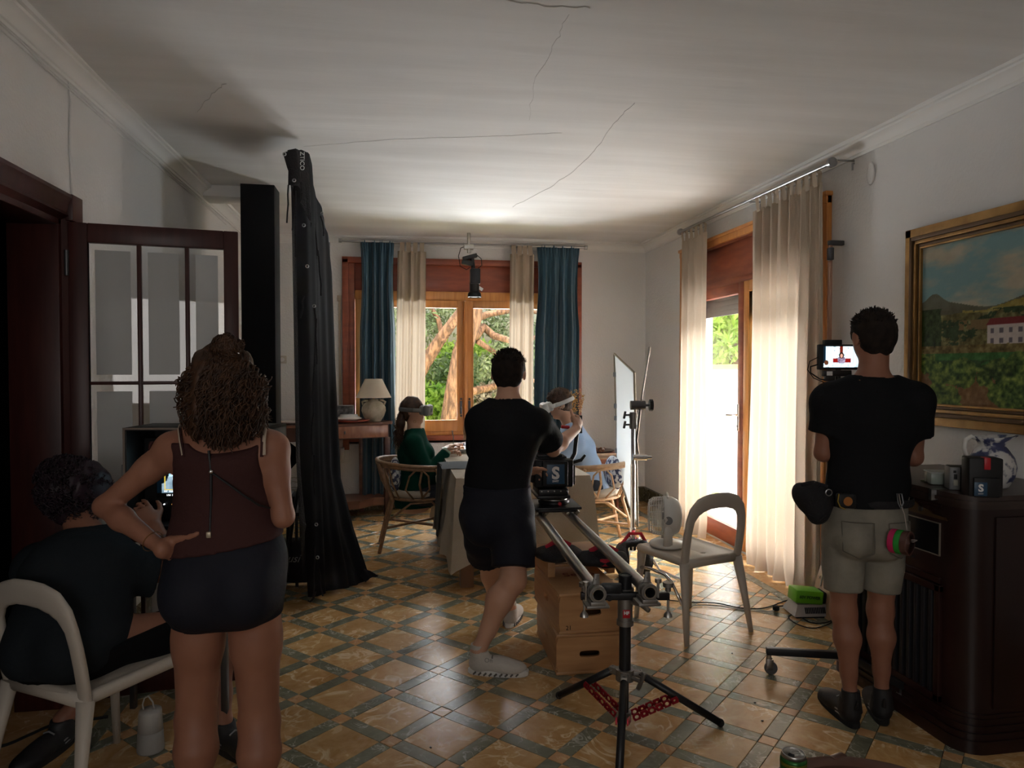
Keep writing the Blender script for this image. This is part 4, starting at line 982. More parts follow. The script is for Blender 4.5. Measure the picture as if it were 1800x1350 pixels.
rows = [[P(516, 266, 4.15), P(530, 263, 4.22), P(543, 270, 4.35), P(556, 345, 4.7), P(570, 382, 5.0), P(577, 425, 5.4)],
        [P(523, 340, 4.15), P(537, 340, 4.25), P(548, 340, 4.4), P(560, 400, 4.75), P(573, 450, 5.1), P(583, 480, 5.45)],
        [P(527, 560, 4.17), P(541, 560, 4.25), P(552, 560, 4.4), P(565, 600, 4.75), P(578, 640, 5.1), P(590, 660, 5.5)],
        [P(531, 800, 4.2), P(545, 800, 4.28), P(556, 800, 4.4), P(570, 815, 4.7), P(584, 830, 5.05), P(599, 840, 5.4)],
        [P(537, 920, 4.25), P(549, 920, 4.3), P(562, 930, 4.42), P(582, 930, 4.7), P(600, 930, 4.95), P(621, 925, 5.3)],
        [P(543, 1050, 4.45), P(556, 1048, 4.5), P(575, 1040, 4.6), P(603, 1034, 4.75), P(632, 1028, 4.85), P(650, 1012, 5.05)]]
sheet(rows, 80, 50, 0.016, 2.7, M_blackcloth, 'cloth', bc, 3)
rows2 = [[p+A(-0.03, -0.02, 0) for p in r[:3]] for r in rows[:5]]+[[p+A(-0.03, -0.02, 0.10) for p in rows[5][:3]]]
sheet(rows2, 16, 40, 0.004, 2, M_nylon, 'edge_band', bc, 4)
# loose flap folded over the top and trailing tie strings
fl = MB(); fr = [[P(498, 268, 4.05), P(520, 262, 4.1), P(540, 268, 4.2)], [P(508, 300, 4.05), P(524, 300, 4.08), P(541, 320, 4.18)], [P(507, 325, 4.05), P(526, 328, 4.08), P(544, 400, 4.2)]]
sheet(fr, 12, 10, 0.012, 1.5, M_nylon, 'flap', bc, 8)
gm = []
for i, (x, y, z) in enumerate([(517, 317, 4.03), (534, 396, 4.1), (540, 468, 4.12), (552, 538, 4.16), (556, 922, 4.22), (558, 980, 4.28), (500, 271, 4.02), (566, 375, 4.6)]):
    b = MB(); b.ring(P(x, y, z-0.04), FW, 0.0085, 0.0028, 16, 6); b.build('grommet', M_steel, bc)
rr = random.Random(4)
for i, (x0, y0, x1, y1, z) in enumerate([(508, 325, 506, 392, 4.05), (513, 328, 515, 405, 4.05), (520, 335, 521, 452, 4.06), (527, 320, 530, 340, 4.06), (546, 330, 557, 450, 4.5), (565, 380, 570, 415, 4.8), (535, 520, 527, 560, 4.1), (553, 540, 556, 640, 4.15), (556, 560, 550, 700, 4.15), (551, 700, 549, 800, 4.15), (553, 800, 552, 870, 4.2), (555, 960, 551, 1054, 4.25), (561, 1000, 566, 1048, 4.35), (570, 460, 568, 530, 4.9), (560, 440, 566, 520, 4.7)]):
    pts = [P(x0+(x1-x0)*t+rr.uniform(-2, 2), y0+(y1-y0)*t, z-0.03) for t in (0, .25, .5, .75, 1)]
    MB().tube(pts, 0.0045, 6, flat=0.35).build('tie_string', M_nylon, bc)
MB().tube([P(555, 1040, 4.22), P(551, 1052, 4.22), P(545, 1058, 4.22), P(541, 1056, 4.22)], 0.006, 6, flat=0.4).build('tie_string', M_nylon, bc)
b = MB(); b.tube([P(524, 272, 4.2), P(577, 424, 5.45)], 0.016, 10)
b.tube([P(577, 424, 5.45), P(600, 900, 5.45)*A(1, 1, 0)+A(-0.12, 0, 0.02)], 0.014, 10); b.build('bar', M_dmetal, bc)
text_mesh('printed_words', 'ZTICO', 0.035, P(531, 283, 4.0), -UP, RT, M_label, bc)
sheet([[P(632, 1012, 4.9), P(640, 1000, 4.95), P(650, 1003, 5.0)], [P(640, 1024, 4.85), P(655, 1016, 4.9), P(664, 1012, 4.95)]], 8, 4, 0.01, 1, M_blackcloth, 'hem_corner', bc, 5)

# ------------------------------------------------------------------ curtains
def curtain(name, label, x_or_y, span, z1, z0, nf, amp, m, axis='x', tabs=0, pleat=False, seed=0, flare=0.12, cat='curtain', sway=0.0, group=None):
    rr = random.Random(seed); a0, a1 = span; ph = rr.uniform(0, 6)
    base = ((a0+a1)/2, x_or_y, z0) if axis == 'x' else (x_or_y, (a0+a1)/2, z0)
    t = thing(name, label, cat, base, group)
    def fn(u, v):
        z = z1+(z0-z1)*v; w = (a0+a1)/2+(a1-a0)*(u-0.5)*(1-0.10*math.sin(min(v*3, 1)*math.pi)*(0 if not pleat else 1)+flare*v)+sway*v
        s_ = math.sin(u*nf*6.283+ph+0.7*math.sin(u*11+ph)+0.35*math.sin(5*v+u*6)); s_ += 0.3*math.sin(u*nf*2.1*6.283+ph*2+v)
        am = amp*(0.6+0.55*v) if not pleat else amp*(0.35+1.0*min(v*4, 1))
        if pleat and v < 0.05: s_ += 0.7*math.sin(u*nf*3.2*6.283)
        q = am*s_
        if z < 0.14: q += 0.02*math.sin(u*23+ph)*(0.14-z)/0.14
        return (w, x_or_y+q, max(z, 0.006)) if axis == 'x' else (x_or_y+q, w, max(z, 0.006))
    MB().grid(fn, int(nf*16), 60).build('curtain_panel', m, t, smooth=True)
    for i in range(tabs):
        u = (i+0.5)/tabs; w = a0+(a1-a0)*(0.04+0.92*u); hw_ = 0.022; L = []
        for s_ in range(9):
            an = math.pi*s_/8; L.append((0.022*math.cos(an), z1+0.075+0.016*math.sin(an)))
        L = [(0.012, z1-0.015)]+L+[(-0.012, z1-0.015)]
        tb = MB(); tw = rr.uniform(-0.01, 0.01)
        vs = []; 
        for (d, zz) in L:
            for q in (-hw_, hw_):
                k = q+tw*((zz-z1)/0.08); vs.append((w+k, x_or_y+d, zz) if axis == 'x' else (x_or_y+d, w+k, zz))
        tb.add(vs, [(2*j, 2*j+1, 2*j+3, 2*j+2) for j in range(len(L)-1)]); tb.build('curtain_tab', m, t, smooth=True)
    return t
YR = YB-0.10
cx = lambda px: float(onY(px, 430, YR)[0])
curtain('curtain', 'left petrol blue curtain between the lamp and the back window', YR, (cx(633), cx(693)), 2.80, 0.16, 4.2, 0.028, M_blue, pleat=True, seed=1, flare=0.12, group='petrol blue curtains')
curtain('curtain', 'right petrol blue curtain behind the man in the pale blue shirt', YR, (cx(943), cx(1019)), 2.80, 0.16, 4.6, 0.028, M_blue, pleat=True, seed=2, flare=0.10, sway=-0.03, group='petrol blue curtains')
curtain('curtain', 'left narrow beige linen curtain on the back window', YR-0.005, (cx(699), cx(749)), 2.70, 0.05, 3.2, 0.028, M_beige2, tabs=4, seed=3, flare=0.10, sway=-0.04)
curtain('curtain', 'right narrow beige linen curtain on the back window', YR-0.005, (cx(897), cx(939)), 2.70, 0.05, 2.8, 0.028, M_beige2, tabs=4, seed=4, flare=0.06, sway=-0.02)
rd = thing('curtain_rod', 'thin grey steel curtain rod across the back window', 'curtain rod', (cx(815), YR, 2.79))
MB().cyl((cx(600), YR, 2.79), (cx(1028), YR, 2.79), 0.011).build('rod', M_steel, rd)
for x in (cx(598), cx(1030)): MB().cyl((x-0.015, YR, 2.79), (x+0.015, YR, 2.79), 0.022).build('finial', M_steel, rd)
for x in (cx(640), cx(815), cx(1010)): MB().tube([(x, YB, 2.80), (x, YR, 2.80), (x, YR, 2.775)], 0.006, 6).build('bracket', M_steel, rd)
XRr = XR-0.115
cy = lambda px, py=400: float(onX(px, py, XRr)[1])
curtain('curtain', 'beige linen curtain left of the glazed door, near the room corner', XRr, (cy(1243), cy(1198)), 2.66, 0.015, 3.6, 0.032, M_beige, axis='y', tabs=5, seed=5, flare=0.03)
curtain('curtain', 'wide beige linen curtain drawn over the right half of the glazed door', XRr, (cy(1449), cy(1326)), 2.655, 0.01, 7.2, 0.034, M_beige, axis='y', tabs=9, seed=6, flare=0.06)
rd = thing('curtain_rod', 'grey steel curtain rod with disc ends above the glazed door', 'curtain rod', (XRr, cy(1320), 2.765))
MB().cyl((XRr, cy(1462, 300), 2.755), (XRr, cy(1196, 410), 2.765), 0.012).build('rod', M_steel, rd)
for y, z in ((cy(1462, 300), 2.755), (cy(1196, 410), 2.765)): MB().cyl((XRr, y-0.012, z), (XRr, y+0.012, z), 0.030, n=28).build('finial', M_steel, rd)
for px in (1470, 1314, 1203): MB().tube([(XR, cy(px), 2.74), (XR-0.012, cy(px), 2.74), (XR-0.012, cy(px), 2.70)], 0.006, 6).tube([(XR, cy(px), 2.755), (XRr, cy(px), 2.755)], 0.006, 6).build('bracket', M_steel, rd)

# ------------------------------------------------------------------ ceiling spot on an arm
c = P(826, 425, 7.15); zt = H-0.004
sp = thing('spotlight', 'black track spotlight clamped to the ceiling in front of the back window', 'spotlight', (c[0], c[1], zt))
q = lambda px, py: P(px, py, 7.15)
b = MB(); b.cyl(A(q(824, 430)[0], c[1], zt), q(824, 445), 0.018); b.cbox(q(824, 434), (0.10, 0.05, 0.05), 0.008); b.build('ceiling_clamp', M_alu, sp)
b = MB(); b.cbox(q(826, 452), (0.15, 0.06, 0.04), 0.008, (0, -0.28, 0)); b.cbox(q(822, 462), (0.12, 0.06, 0.05), 0.008, (0, 0.2, 0)); b.cyl(q(830, 455), q(832, 472), 0.02); b.build('yoke', M_blackm, sp)
b = MB(); b.box(q(835, 496)-A(0.048, 0.05, 0.02), q(835, 473)+A(0.048, 0.05, 0), 0.006); b.build('driver_box', M_blackp, sp)
b = MB(); b.lathe([(0.0, 0.0), (0.045, 0.0), (0.05, -0.02), (0.048, -0.10), (0.066, -0.12), (0.07, -0.155), (0.062, -0.16), (0.058, -0.13), (0, -0.125)], q(834, 495), 20); b.build('lamp_head', M_blackp, sp)
MB().cyl(q(834, 495)-A(0, 0, 0.152), q(834, 495)-A(0, 0, 0.148), 0.05).build('lens', mat('spot_lens', (0.7, 0.7, 0.7), 0.1, emit=(1, 0.97, 0.9), estr=1.2), sp)
b = MB(); b.cbox(q(838, 503), (0.14, 0.012, 0.03), 0.003, (0, 0.55, 0)); b.build('silver_tape', mat('silver_tape', (0.5, 0.5, 0.52), 0.5), sp)
b = MB(); b.tube([q(820, 432), q(810, 436), q(806, 450), q(809, 468), q(820, 474), q(826, 470)], 0.004, 6); b.tube([q(838, 448), q(846, 455), q(847, 466), q(840, 472)], 0.004, 6); b.build('cable', M_rubber, sp)

# ------------------------------------------------------------------ console table in the back left corner and what stands on it
PT = 0.945
tp_ = lambda px, py: onZ(px, py, PT)
fl_, fr_ = A(-1.16, 6.86), A(-0.005, 7.28)
cons = thing('console_table', 'dark walnut console table with drawer in the back left corner', 'table', (-0.6, 7.3, 0))
poly = [tuple(fl_), tuple(fr_), (0.0, YB-0.04), (-1.16, YB-0.04)]
b = MB(); b.prism(poly, PT-0.022, PT); b.build('table_top', M_walnut, cons)
def inset_poly(pl, d):
    c = np.mean(pl, 0); return [tuple(A(*p)+(c-A(*p))/np.linalg.norm(c-A(*p))*d) for p in pl]
ip = inset_poly(poly, 0.035); MB().prism(ip, PT-0.155, PT-0.022).build('apron', M_walnut_d, cons)
dv = nrm(fr_-fl_); dn = A(dv[1], -dv[0]); Mx = Matrix(((dv[0], dn[0], 0, fl_[0]), (dv[1], dn[1], 0, fl_[1]), (0, 0, 1, 0), (0, 0, 0, 1)))
Lc = float(np.linalg.norm(fr_-fl_))
b = MB(); b.M = Mx; b.box((0.05, -0.035, PT-0.148), (Lc-0.04, -0.012, PT-0.028), 0.004); dr = b.build('drawer', mat('walnut_figured', (0.20, 0.075, 0.04), 0.35, col2=(0.36, 0.16, 0.09), nscale=7, stretch=(2, 2, 0.8), coat=0.25), cons)
b = MB(); b.M = Mx; b.box((Lc*0.60, -0.014, PT-0.105), (Lc*0.60+0.016, -0.009, PT-0.075), 0.002); b.build('keyhole_plate', M_dmetal, dr)
for x, y in ((0.03, 0.0), (Lc-0.045, 0.0)):
    b = MB(); b.M = Mx; b.box((x-0.028, -0.065, 0), (x+0.028, -0.01, PT-0.15), 0.005); b.build('leg', M_walnut_d, cons)
for x in (-0.32, -1.12): MB().box((x-0.025, YB-0.10, 0), (x+0.025, YB-0.05, PT-0.15), 0.004).build('leg', M_walnut, cons)
sh = [(-1.14, 6.93), (-0.33, 7.13), (-0.20, 7.28), (-0.03, 7.30), (-0.02, YB-0.05), (-1.14, YB-0.05)]
b = MB(); b.prism(sh, 0.10, 0.17); b.prism(inset_poly(sh, -0.015), 0.165, 0.182); b.build('shelf', M_walnut, cons)
# lamp
lc_ = tp_(657, 737); lc_ = A(lc_[0], YB-0.26, PT)
lc_ = A(float(onY(657, 737, YB-0.22)[0]), YB-0.22, PT)
lm = thing('table_lamp', 'stoneware table lamp with cream cone shade on the walnut console', 'lamp', tuple(lc_))
MB().lathe([(0, 0), (0.068, 0.0), (0.075, 0.012), (0.105, 0.06), (0.122, 0.11), (0.118, 0.15), (0.085, 0.195), (0.048, 0.212), (0.052, 0.225), (0.03, 0.23), (0, 0.23)], lc_, 36).build('base', M_ceramic, lm, smooth=True)
b = MB(); 
for s_ in (-1, 1): b.tube([lc_+A(s_*0.10, 0, 0.165), lc_+A(s_*0.115, 0, 0.20), lc_+A(s_*0.085, 0, 0.215), lc_+A(s_*0.055, 0, 0.215)], 0.012, 8)
b.build('handle', M_ceramic, lm, smooth=True)
MB().cyl(lc_+A(0, 0, 0.225), lc_+A(0, 0, 0.30), 0.010).build('stem', M_gold, lm)
MB().lathe([(0.178, 0.245), (0.085, 0.435)], lc_, 40).build('lamp_shade', M_shade, lm, smooth=True) if False else None
b = MB(); n_ = 40; vs = [lc_+A(r*math.cos(6.2832*k/n_), r*math.sin(6.2832*k/n_), z) for r, z in ((0.178, 0.245), (0.085, 0.435)) for k in range(n_)]
b.add(vs, [(k, (k+1) % n_, n_+(k+1) % n_, n_+k) for k in range(n_)]); b.build('lamp_shade', M_shade, lm, smooth=True)
def on_console(px, dy): p = onY(px, 740, YB-dy); return A(float(p[0]), YB-dy, PT)
pc = on_console(617, 0.34)
pl_ = MB().lathe([(0, 0.004), (0.10, 0.003), (0.16, 0.016), (0.185, 0.026), (0.183, 0.032), (0.155, 0.022), (0.10, 0.010), (0, 0.010)], pc, 36)
setp(pl_.build('plate', mat('red_glaze', (0.30, 0.05, 0.03), 0.3), smooth=True), 'wide red glazed platter on the console under the tureen', 'plate')
tu = thing('tureen', 'low cream lidded tureen on the red platter', 'dish', tuple(pc+A(-0.02, 0, 0.011)))
MB().lathe([(0, 0), (0.06, 0), (0.09, 0.02), (0.125, 0.03), (0.128, 0.038), (0, 0.038)], pc+A(-0.02, 0, 0.011), 32).build('bowl', M_porc, tu, smooth=True)
MB().lathe([(0.115, 0.038), (0.10, 0.052), (0.085, 0.06), (0.088, 0.072), (0.05, 0.074), (0, 0.074)], pc+A(-0.02, 0, 0.011), 32).build('lid', M_porc, tu, smooth=True)
pf = on_console(603, 0.06)
o = thing('picture_frame', 'small silver framed monochrome photograph behind the tureen', 'picture frame', tuple(pf))
b = MB(); b.box(pf+A(-0.11, 0, 0), pf+A(0.11, 0.014, 0.012), 0.002); b.box(pf+A(-0.11, 0, 0.15), pf+A(0.11, 0.014, 0.162), 0.002); b.box(pf+A(-0.11, 0, 0.01), pf+A(-0.098, 0.014, 0.152), 0.002); b.box(pf+A(0.098, 0, 0.01), pf+A(0.11, 0.014, 0.152), 0.002)
b.build('frame', M_steel, o)
picture('photo_print', lambda U, V: np.stack([0.25+0.45*fbm(U*9, V*6)]*3, -1), 24, 16, pf+A(-0.10, 0.007, 0.01), (0.2, 0, 0), (0, 0, 0.142), M_paint, o)
b = MB(); p_ = onY(521, 738, YB-0.4); b.lathe([(0, 0), (0.11, 0.004), (0.17, 0.022), (0.172, 0.028), (0.11, 0.012), (0, 0.008)], (float(p_[0]), YB-0.4, PT), 32)
setp(b.build('plate', M_porc, smooth=True), 'pale plate at the left end of the console beside the pillar', 'plate')
# wall fittings
b = onY(497, 632, YB); th = thing('thermostat', 'small beige wall thermostat right of the black pillar', 'thermostat', tuple(b))
MB().box(b+A(-0.04, -0.03, -0.04), b+A(0.04, 0, 0.04), 0.006).build('housing', M_plastic, th); MB().cyl(b+A(0, -0.045, 0), b+A(0, -0.03, 0), 0.022).build('dial', M_porc, th)
b = onY(606, 802, YB); th = thing('wall_socket', 'white wall socket with plug below the console on the back wall', 'socket', tuple(b))
MB().box(b+A(-0.05, -0.012, -0.07), b+A(0.05, 0, 0.07), 0.004).build('plate', M_whitep, th); MB().box(b+A(-0.04, -0.10, -0.02), b+A(0.0, -0.012, 0.10), 0.01).build('plug', M_whitep, th)

# ------------------------------------------------------------------ dining table
TZ = 0.745
nl, nr_ = onZ(802, 837, TZ+0.012), onZ(1040, 836, TZ+0.012); TX0, TX1, TY0, TY1 = float(nl[0]), float(nr_[0]), float((nl[1]+nr_[1])/2), 6.35
tb = thing('dining_table', 'wooden dining table under a sand coloured linen cloth', 'table', ((TX0+TX1)/2, (TY0+TY1)/2, 0))
MB().box((TX0+0.01, TY0+0.01, TZ-0.03), (TX1-0.01, TY1-0.01, TZ), 0.004).build('table_top', M_walnut, tb)
for x in (TX0+0.07, TX1-0.07):
    for y in (TY0+0.07, TY1-0.07): MB().box((x-0.045, y-0.045, 0), (x+0.045, y+0.045, TZ-0.03), 0.004).build('leg', mat('pine_leg', (0.16, 0.08, 0.04), 0.5, col2=(0.22, 0.11, 0.06), nscale=3, stretch=(1, 1, .3)), tb)
def cloth_over(name, x0, x1, y0, y1, z, drops, m, label, cat, seed, amp=0.022, nf=2.6):
    """cloth lying on a rectangle and hanging down on its sides; drops = (front, back, left, right)"""
    b = MB(); rr = random.Random(seed); ph = rr.uniform(0, 6)
    per = []; R_ = 0.0
    segs = [((x0, y0), (x1, y0), (0, -1), drops[0]), ((x1, y0), (x1, y1), (1, 0), drops[3]), ((x1, y1), (x0, y1), (0, 1), drops[1]), ((x0, y1), (x0, y0), (-1, 0), drops[2])]
    for (a, c_, n_, dp) in segs:
        L = math.hypot(c_[0]-a[0], c_[1]-a[1]); k = max(8, int(L*26))
        for i in range(k): t = i/k; per.append((A(*mix(a, c_, t)), A(*n_), dp, t, L))
    N_ = len(per); nv = 18; rows = []
    for j in range(nv+1):
        v = j/nv; row = []
        for i, (p, n_, dp, t, L) in enumerate(per):
            prev = per[i-1]; nn = n_; cor = min(t, 1-t)*L
            dpp = dp
            if cor < 0.12:   # near a corner the cloth gathers outward and hangs lower
                o_ = segs[(segs.index(next(s for s in segs if s[2] == tuple(int(q) for q in n_)))+(-1 if t < 0.5 else 1)) % 4]
                k_ = (0.12-cor)/0.12; nn = nrm(A(*n_)+A(*o_[2])*k_); dpp = dp+(max(dp, o_[3])-dp)*k_*0.5+0.10*k_*(1 if min(dp, o_[3]) > 0.1 else 0)
            s_ = i/N_*2*math.pi; w = amp*(v**0.8)*(math.sin(s_*nf*5+ph)+0.5*math.sin(s_*nf*11+ph*2)+0.5)
            off = 0.012+0.05*v+max(-0.005, w); rnd = 0.010*(1-math.exp(-v*25))
            q = p+nn*(off*min(1, v*8)+0.004); row.append((q[0], q[1], z+0.004-rnd-dpp*v*(1+0.03*math.sin(s_*7+ph)*v)))
        rows.append(row)
    vs = [q for r in rows for q in r]; fs = [(j*N_+i, j*N_+(i+1) % N_, (j+1)*N_+(i+1) % N_, (j+1)*N_+i) for j in range(nv) for i in range(N_)]
    fs.append(tuple(range(N_))[::-1]); b.add(vs, fs)
    o = b.build(name, m, smooth=False); return setp(o, label, cat)
cloth_over('tablecloth', TX0-0.004, TX1+0.004, TY0-0.004, TY1+0.004, TZ+0.002, (0.52, 0.4, 0.56, 0.52), M_linen, 'sand coloured linen tablecloth hanging over the dining table', 'tablecloth', 2)
rx = TX0-0.02
b = MB(); ry0, ry1 = TY0+0.42, TY0+0.82
b.grid(lambda u, v: (TX0+0.75-0.75*u if u < 0.999 else TX0, ry0+(ry1-ry0)*v, TZ+0.012+0.002*math.sin(u*20+v*9)), 20, 8)
b.grid(lambda u, v: (TX0-0.072-0.03*u-0.012*math.sin(v*9), ry0+(ry1-ry0)*v, TZ+0.012-0.5*u), 14, 14)
b.grid(lambda u, v: (TX0-0.072*u, ry0+(ry1-ry0)*v, TZ+0.012-0.004*u*u), 4, 14)
setp(b.build('table_runner', M_slate, smooth=True), 'dark slate table runner hanging over the left side of the dining table', 'cloth')
def T_(px, py): p = onZ(px, py, TZ+0.016); return A(p[0], p[1], TZ+0.014)
def bowl(c, R_, m, label, cat='plate', food=None, h=0.03):
    b = MB().lathe([(0, 0), (R_*0.55, 0), (R_*0.8, h*0.45), (R_, h), (R_*0.985, h+0.004), (R_*0.78, h*0.62), (R_*0.5, 0.008), (0, 0.008)], c, 32)
    o = setp(b.build('plate', m, smooth=True), label, cat)
    if food:
        S = Sdf(); r = random.Random(2); S.ell(c+A(0, 0, 0.012), (R_*0.55, R_*0.5, 0.016), k=0.01)
        for i in range(9): S.ell(c+A(r.uniform(-.4, .4)*R_, r.uniform(-.4, .4)*R_, 0.028), (0.02, 0.014, 0.012), k=0.004)
        setp(S.build('pasta', 0.006, M_food), food, 'food')
    return o
pA = T_(803, 793); bowl(pA, 0.135, mat('grey_glaze', (0.42, 0.43, 0.42), 0.35), 'grey dinner plate in front of the woman in green', food='orange pasta with bits of tomato on the grey plate', h=0.028)
pB = T_(948, 797); bowl(pB, 0.13, mat('grey_glaze', (0.42, 0.43, 0.42), 0.35), 'grey dinner plate in front of the man in the pale blue shirt', h=0.028)
gl = T_(925, 812); g_ = thing('wine_glass', 'clear stemmed glass between the operator and the film camera', 'glass', tuple(gl))
MB().lathe([(0, 0), (0.034, 0.0), (0.034, 0.003), (0.005, 0.008), (0.004, 0.07), (0.03, 0.09), (0.04, 0.12), (0.034, 0.17), (0.032, 0.17), (0.038, 0.12), (0.028, 0.092), (0, 0.076)], gl, 24).build('bowl', M_glass, g_, smooth=True)
gl = T_(935, 818); lem = MB().ball(gl+A(0, 0, 0.03), (0.038, 0.03, 0.03)); setp(lem.build('lemon', mat('lemon_yellow', (0.70, 0.55, 0.05), 0.5), smooth=True), 'yellow lemon lying on the tablecloth by the wine glass', 'lemon')

# ------------------------------------------------------------------ side table with tray and dried flowers
q = onY(1058, 868, 7.0)
sx, sy = float(onY(1060, 800, 7.15)[0]), 7.2
st_ = thing('side_table', 'small mahogany side table with cabriole legs near the right corner', 'table', (sx, sy, 0))
tz = float(onY(1060, 797, 7.0)[2])
MB().box((sx-0.24, sy-0.22, tz-0.022), (sx+0.17, sy+0.22, tz), 0.008).build('table_top', mat('red_mahogany', (0.20, 0.06, 0.035), 0.32, coat=.2), st_)
MB().box((sx-0.21, sy-0.19, tz-0.11), (sx+0.14, sy+0.19, tz-0.022), 0.004).build('apron', MATS['red_mahogany'], st_)
for x, d in ((sx-0.19, -1), (sx+0.12, 1)):
    for y, e in ((sy-0.17, -1), (sy+0.17, 1)):
        pts = [(x, y, tz-0.06), (x+d*0.018, y+e*0.018, tz-0.14), (x+d*0.012, y+e*0.012, tz-0.28), (x-d*0.004, y-e*0.004, 0.16), (x, y, 0.05), (x+d*0.03, y+e*0.02, 0.012)]
        MB().tube(pts, [0.028, 0.034, 0.024, 0.016, 0.014, 0.018], 12).build('leg', MATS['red_mahogany'], st_, smooth=True)
tr = thing('tray', 'dark round tray on the mahogany side table', 'tray', (sx-0.05, sy-0.04, tz))
MB().lathe([(0, 0), (0.13, 0.0), (0.165, 0.016), (0.163, 0.02), (0.128, 0.006), (0, 0.006)], (sx-0.05, sy-0.04, tz), 32).build('dish', M_walnut_d, tr, smooth=True)
for k in range(12):
    a = k*0.52; r_ = 0.10 if k % 2 else 0.055
    o = MB().ball((sx-0.05+r_*math.cos(a*1.9), sy-0.04+r_*math.sin(a*1.9), tz+0.022), (0.016, 0.016, 0.015), 10, 6).build('chestnut' if k % 3 else 'shell', mat('nut_brown', (0.20, 0.08, 0.04), 0.4) if k % 3 else M_porc, smooth=True)
    setp(o, ('brown chestnut lying in the round tray' if k % 3 else 'pale shell lying in the round tray'), 'nut' if k % 3 else 'shell', 'chestnuts in the round tray' if k % 3 else 'shells in the round tray')
vx, vy = float(onY(1012, 700, 7.25)[0]), 7.25
vs_ = thing('dried_flowers', 'tall vase of gold dried berry sprays against the blue curtain', 'flowers', (vx, vy, 0))
MB().lathe([(0, 0), (0.09, 0.0), (0.11, 0.25), (0.08, 0.55), (0.04, 0.7), (0.045, 0.74), (0.03, 0.74), (0, 0.6)], (vx, vy, 0), 28).build('vase', M_ceramic, vs_, smooth=True)
b = MB(); b2 = MB(); rr = random.Random(9)
for k in range(11):
    tx, tz_ = vx+rr.uniform(-0.14, 0.09), rr.uniform(1.15, 1.33); ty = vy+rr.uniform(-.1, .1)
    pts = [A(vx, vy, 0.7), A(mix(vx, tx, .5), mix(vy, ty, .5), 1.0), A(tx, ty, tz_)]; b.tube(pts, [0.003, 0.002, 0.0012], 5)
    for i in range(22):
        t = rr.uniform(0.15, 1); p = mix(pts[1], pts[2], t)+A(rr.uniform(-1, 1), rr.uniform(-1, 1), rr.uniform(-1, 1))*0.016; b2.ball(p, 0.006, 6, 4)
b.build('stems', M_rattan, vs_); b2.build('berries', mat('gold_berry', (0.50, 0.30, 0.10), 0.45), vs_, smooth=True)['kind'] = 'stuff'
# ------------------------------------------------------------------ rattan armchairs
def rattan(label, loc, rotz, m, pat, group=None):
    """local frame: the chair faces +x"""
    t = thing('rattan_armchair', label, 'chair', (0, 0, 0), group)
    def seat_pt(a, r=1.0): return A(0.02+0.23*r*math.cos(a), 0.25*r*math.sin(a), 0)
    MB().tube([seat_pt(2*math.pi*i/28)+A(0, 0, 0.43) for i in range(28)], 0.013, 8, closed=True).build('seat_ring', m, t, smooth=True)
    b = MB(); b.lathe([(0, 0.0), (0.215, 0.0), (0.235, 0.02), (0.232, 0.045), (0.20, 0.062), (0, 0.066)], (0.02, 0, 0.435), 28); b.build('cushion', mat('seat_cream', (0.50, 0.43, 0.34), 0.9), t, smooth=True)
    arc = []
    for i in range(25):
        a = math.radians(-155+310*i/24)+math.pi; k = abs(i-12)/12
        arc.append(A(0.00+0.29*math.cos(a)-0.03, 0.315*math.sin(a), 0.735-0.06*k**1.5))
    for dz, r in ((0, 0.017), (-0.024, 0.012)): MB().tube([p+A(0, 0, dz) for p in arc], r, 8).build('arm_rail', m, t, smooth=True)
    for s_ in (-1, 1):
        MB().tube([A(0.24, 0.18*s_, 0), A(0.215, 0.20*s_, 0.25), A(0.20, 0.215*s_, 0.42), A(0.20, 0.25*s_, 0.56), A(0.155, 0.285*s_, 0.68)], 0.015, 8).build('leg', m, t, smooth=True)
        MB().tube([A(-0.30, 0.20*s_, 0), A(-0.24, 0.19*s_, 0.25), A(-0.19, 0.18*s_, 0.42), A(-0.26, 0.20*s_, 0.60), A(-0.295, 0.16*s_, 0.72)], 0.015, 8).build('leg', m, t, smooth=True)
        MB().tube([A(0.22, 0.195*s_, 0.20), A(-0.265, -0.195*s_, 0.20)], 0.011, 7).build('stretcher', m, t, smooth=True)
        MB().tube([A(0.235, 0.19*s_, 0.28), A(0.12, 0.22*s_, 0.41), A(-0.05, 0.235*s_, 0.40), A(-0.22, 0.20*s_, 0.27)], 0.009, 7).build('brace', m, t, smooth=True)
        MB().tube([A(0.05, 0.245*s_, 0.43), A(0.02, 0.28*s_, 0.56), A(0.04, 0.30*s_, 0.68)], 0.010, 7).build('spindle', m, t, smooth=True)
        MB().tube([A(0.03, 0.245*s_, 0.43), A(0.10, 0.28*s_, 0.52), A(0.09, 0.30*s_, 0.63), A(0.03, 0.31*s_, 0.69)], 0.008, 7).build('spindle', m, t, smooth=True)
        MB().tube([A(-0.02, 0.245*s_, 0.43), A(-0.09, 0.28*s_, 0.52), A(-0.06, 0.30*s_, 0.63), A(0.0, 0.31*s_, 0.69)], 0.008, 7).build('spindle', m, t, smooth=True)
    for i in range(7):
        a = math.radians(-48+16*i)+math.pi
        MB().tube([A(0.02+0.235*math.cos(a), 0.25*math.sin(a), 0.43), A(-0.015+0.27*math.cos(a), 0.28*math.sin(a), 0.57), A(-0.03+0.29*math.cos(a), 0.315*math.sin(a), 0.71)], 0.007, 6).build('spindle', m, t, smooth=True)
    if pat:
        S = Sdf(); S.ell((-0.17, 0, 0.60), (0.055, 0.19, 0.15), k=0.01); S.build('back_cushion', 0.012, pat, t)
    return place(t, loc, rotz)
M_pattern = mat('leafy_print', (0.72, 0.72, 0.72), 0.85, col2=(0.06, 0.07, 0.14), nscale=28, lo=0.47, hi=0.53)
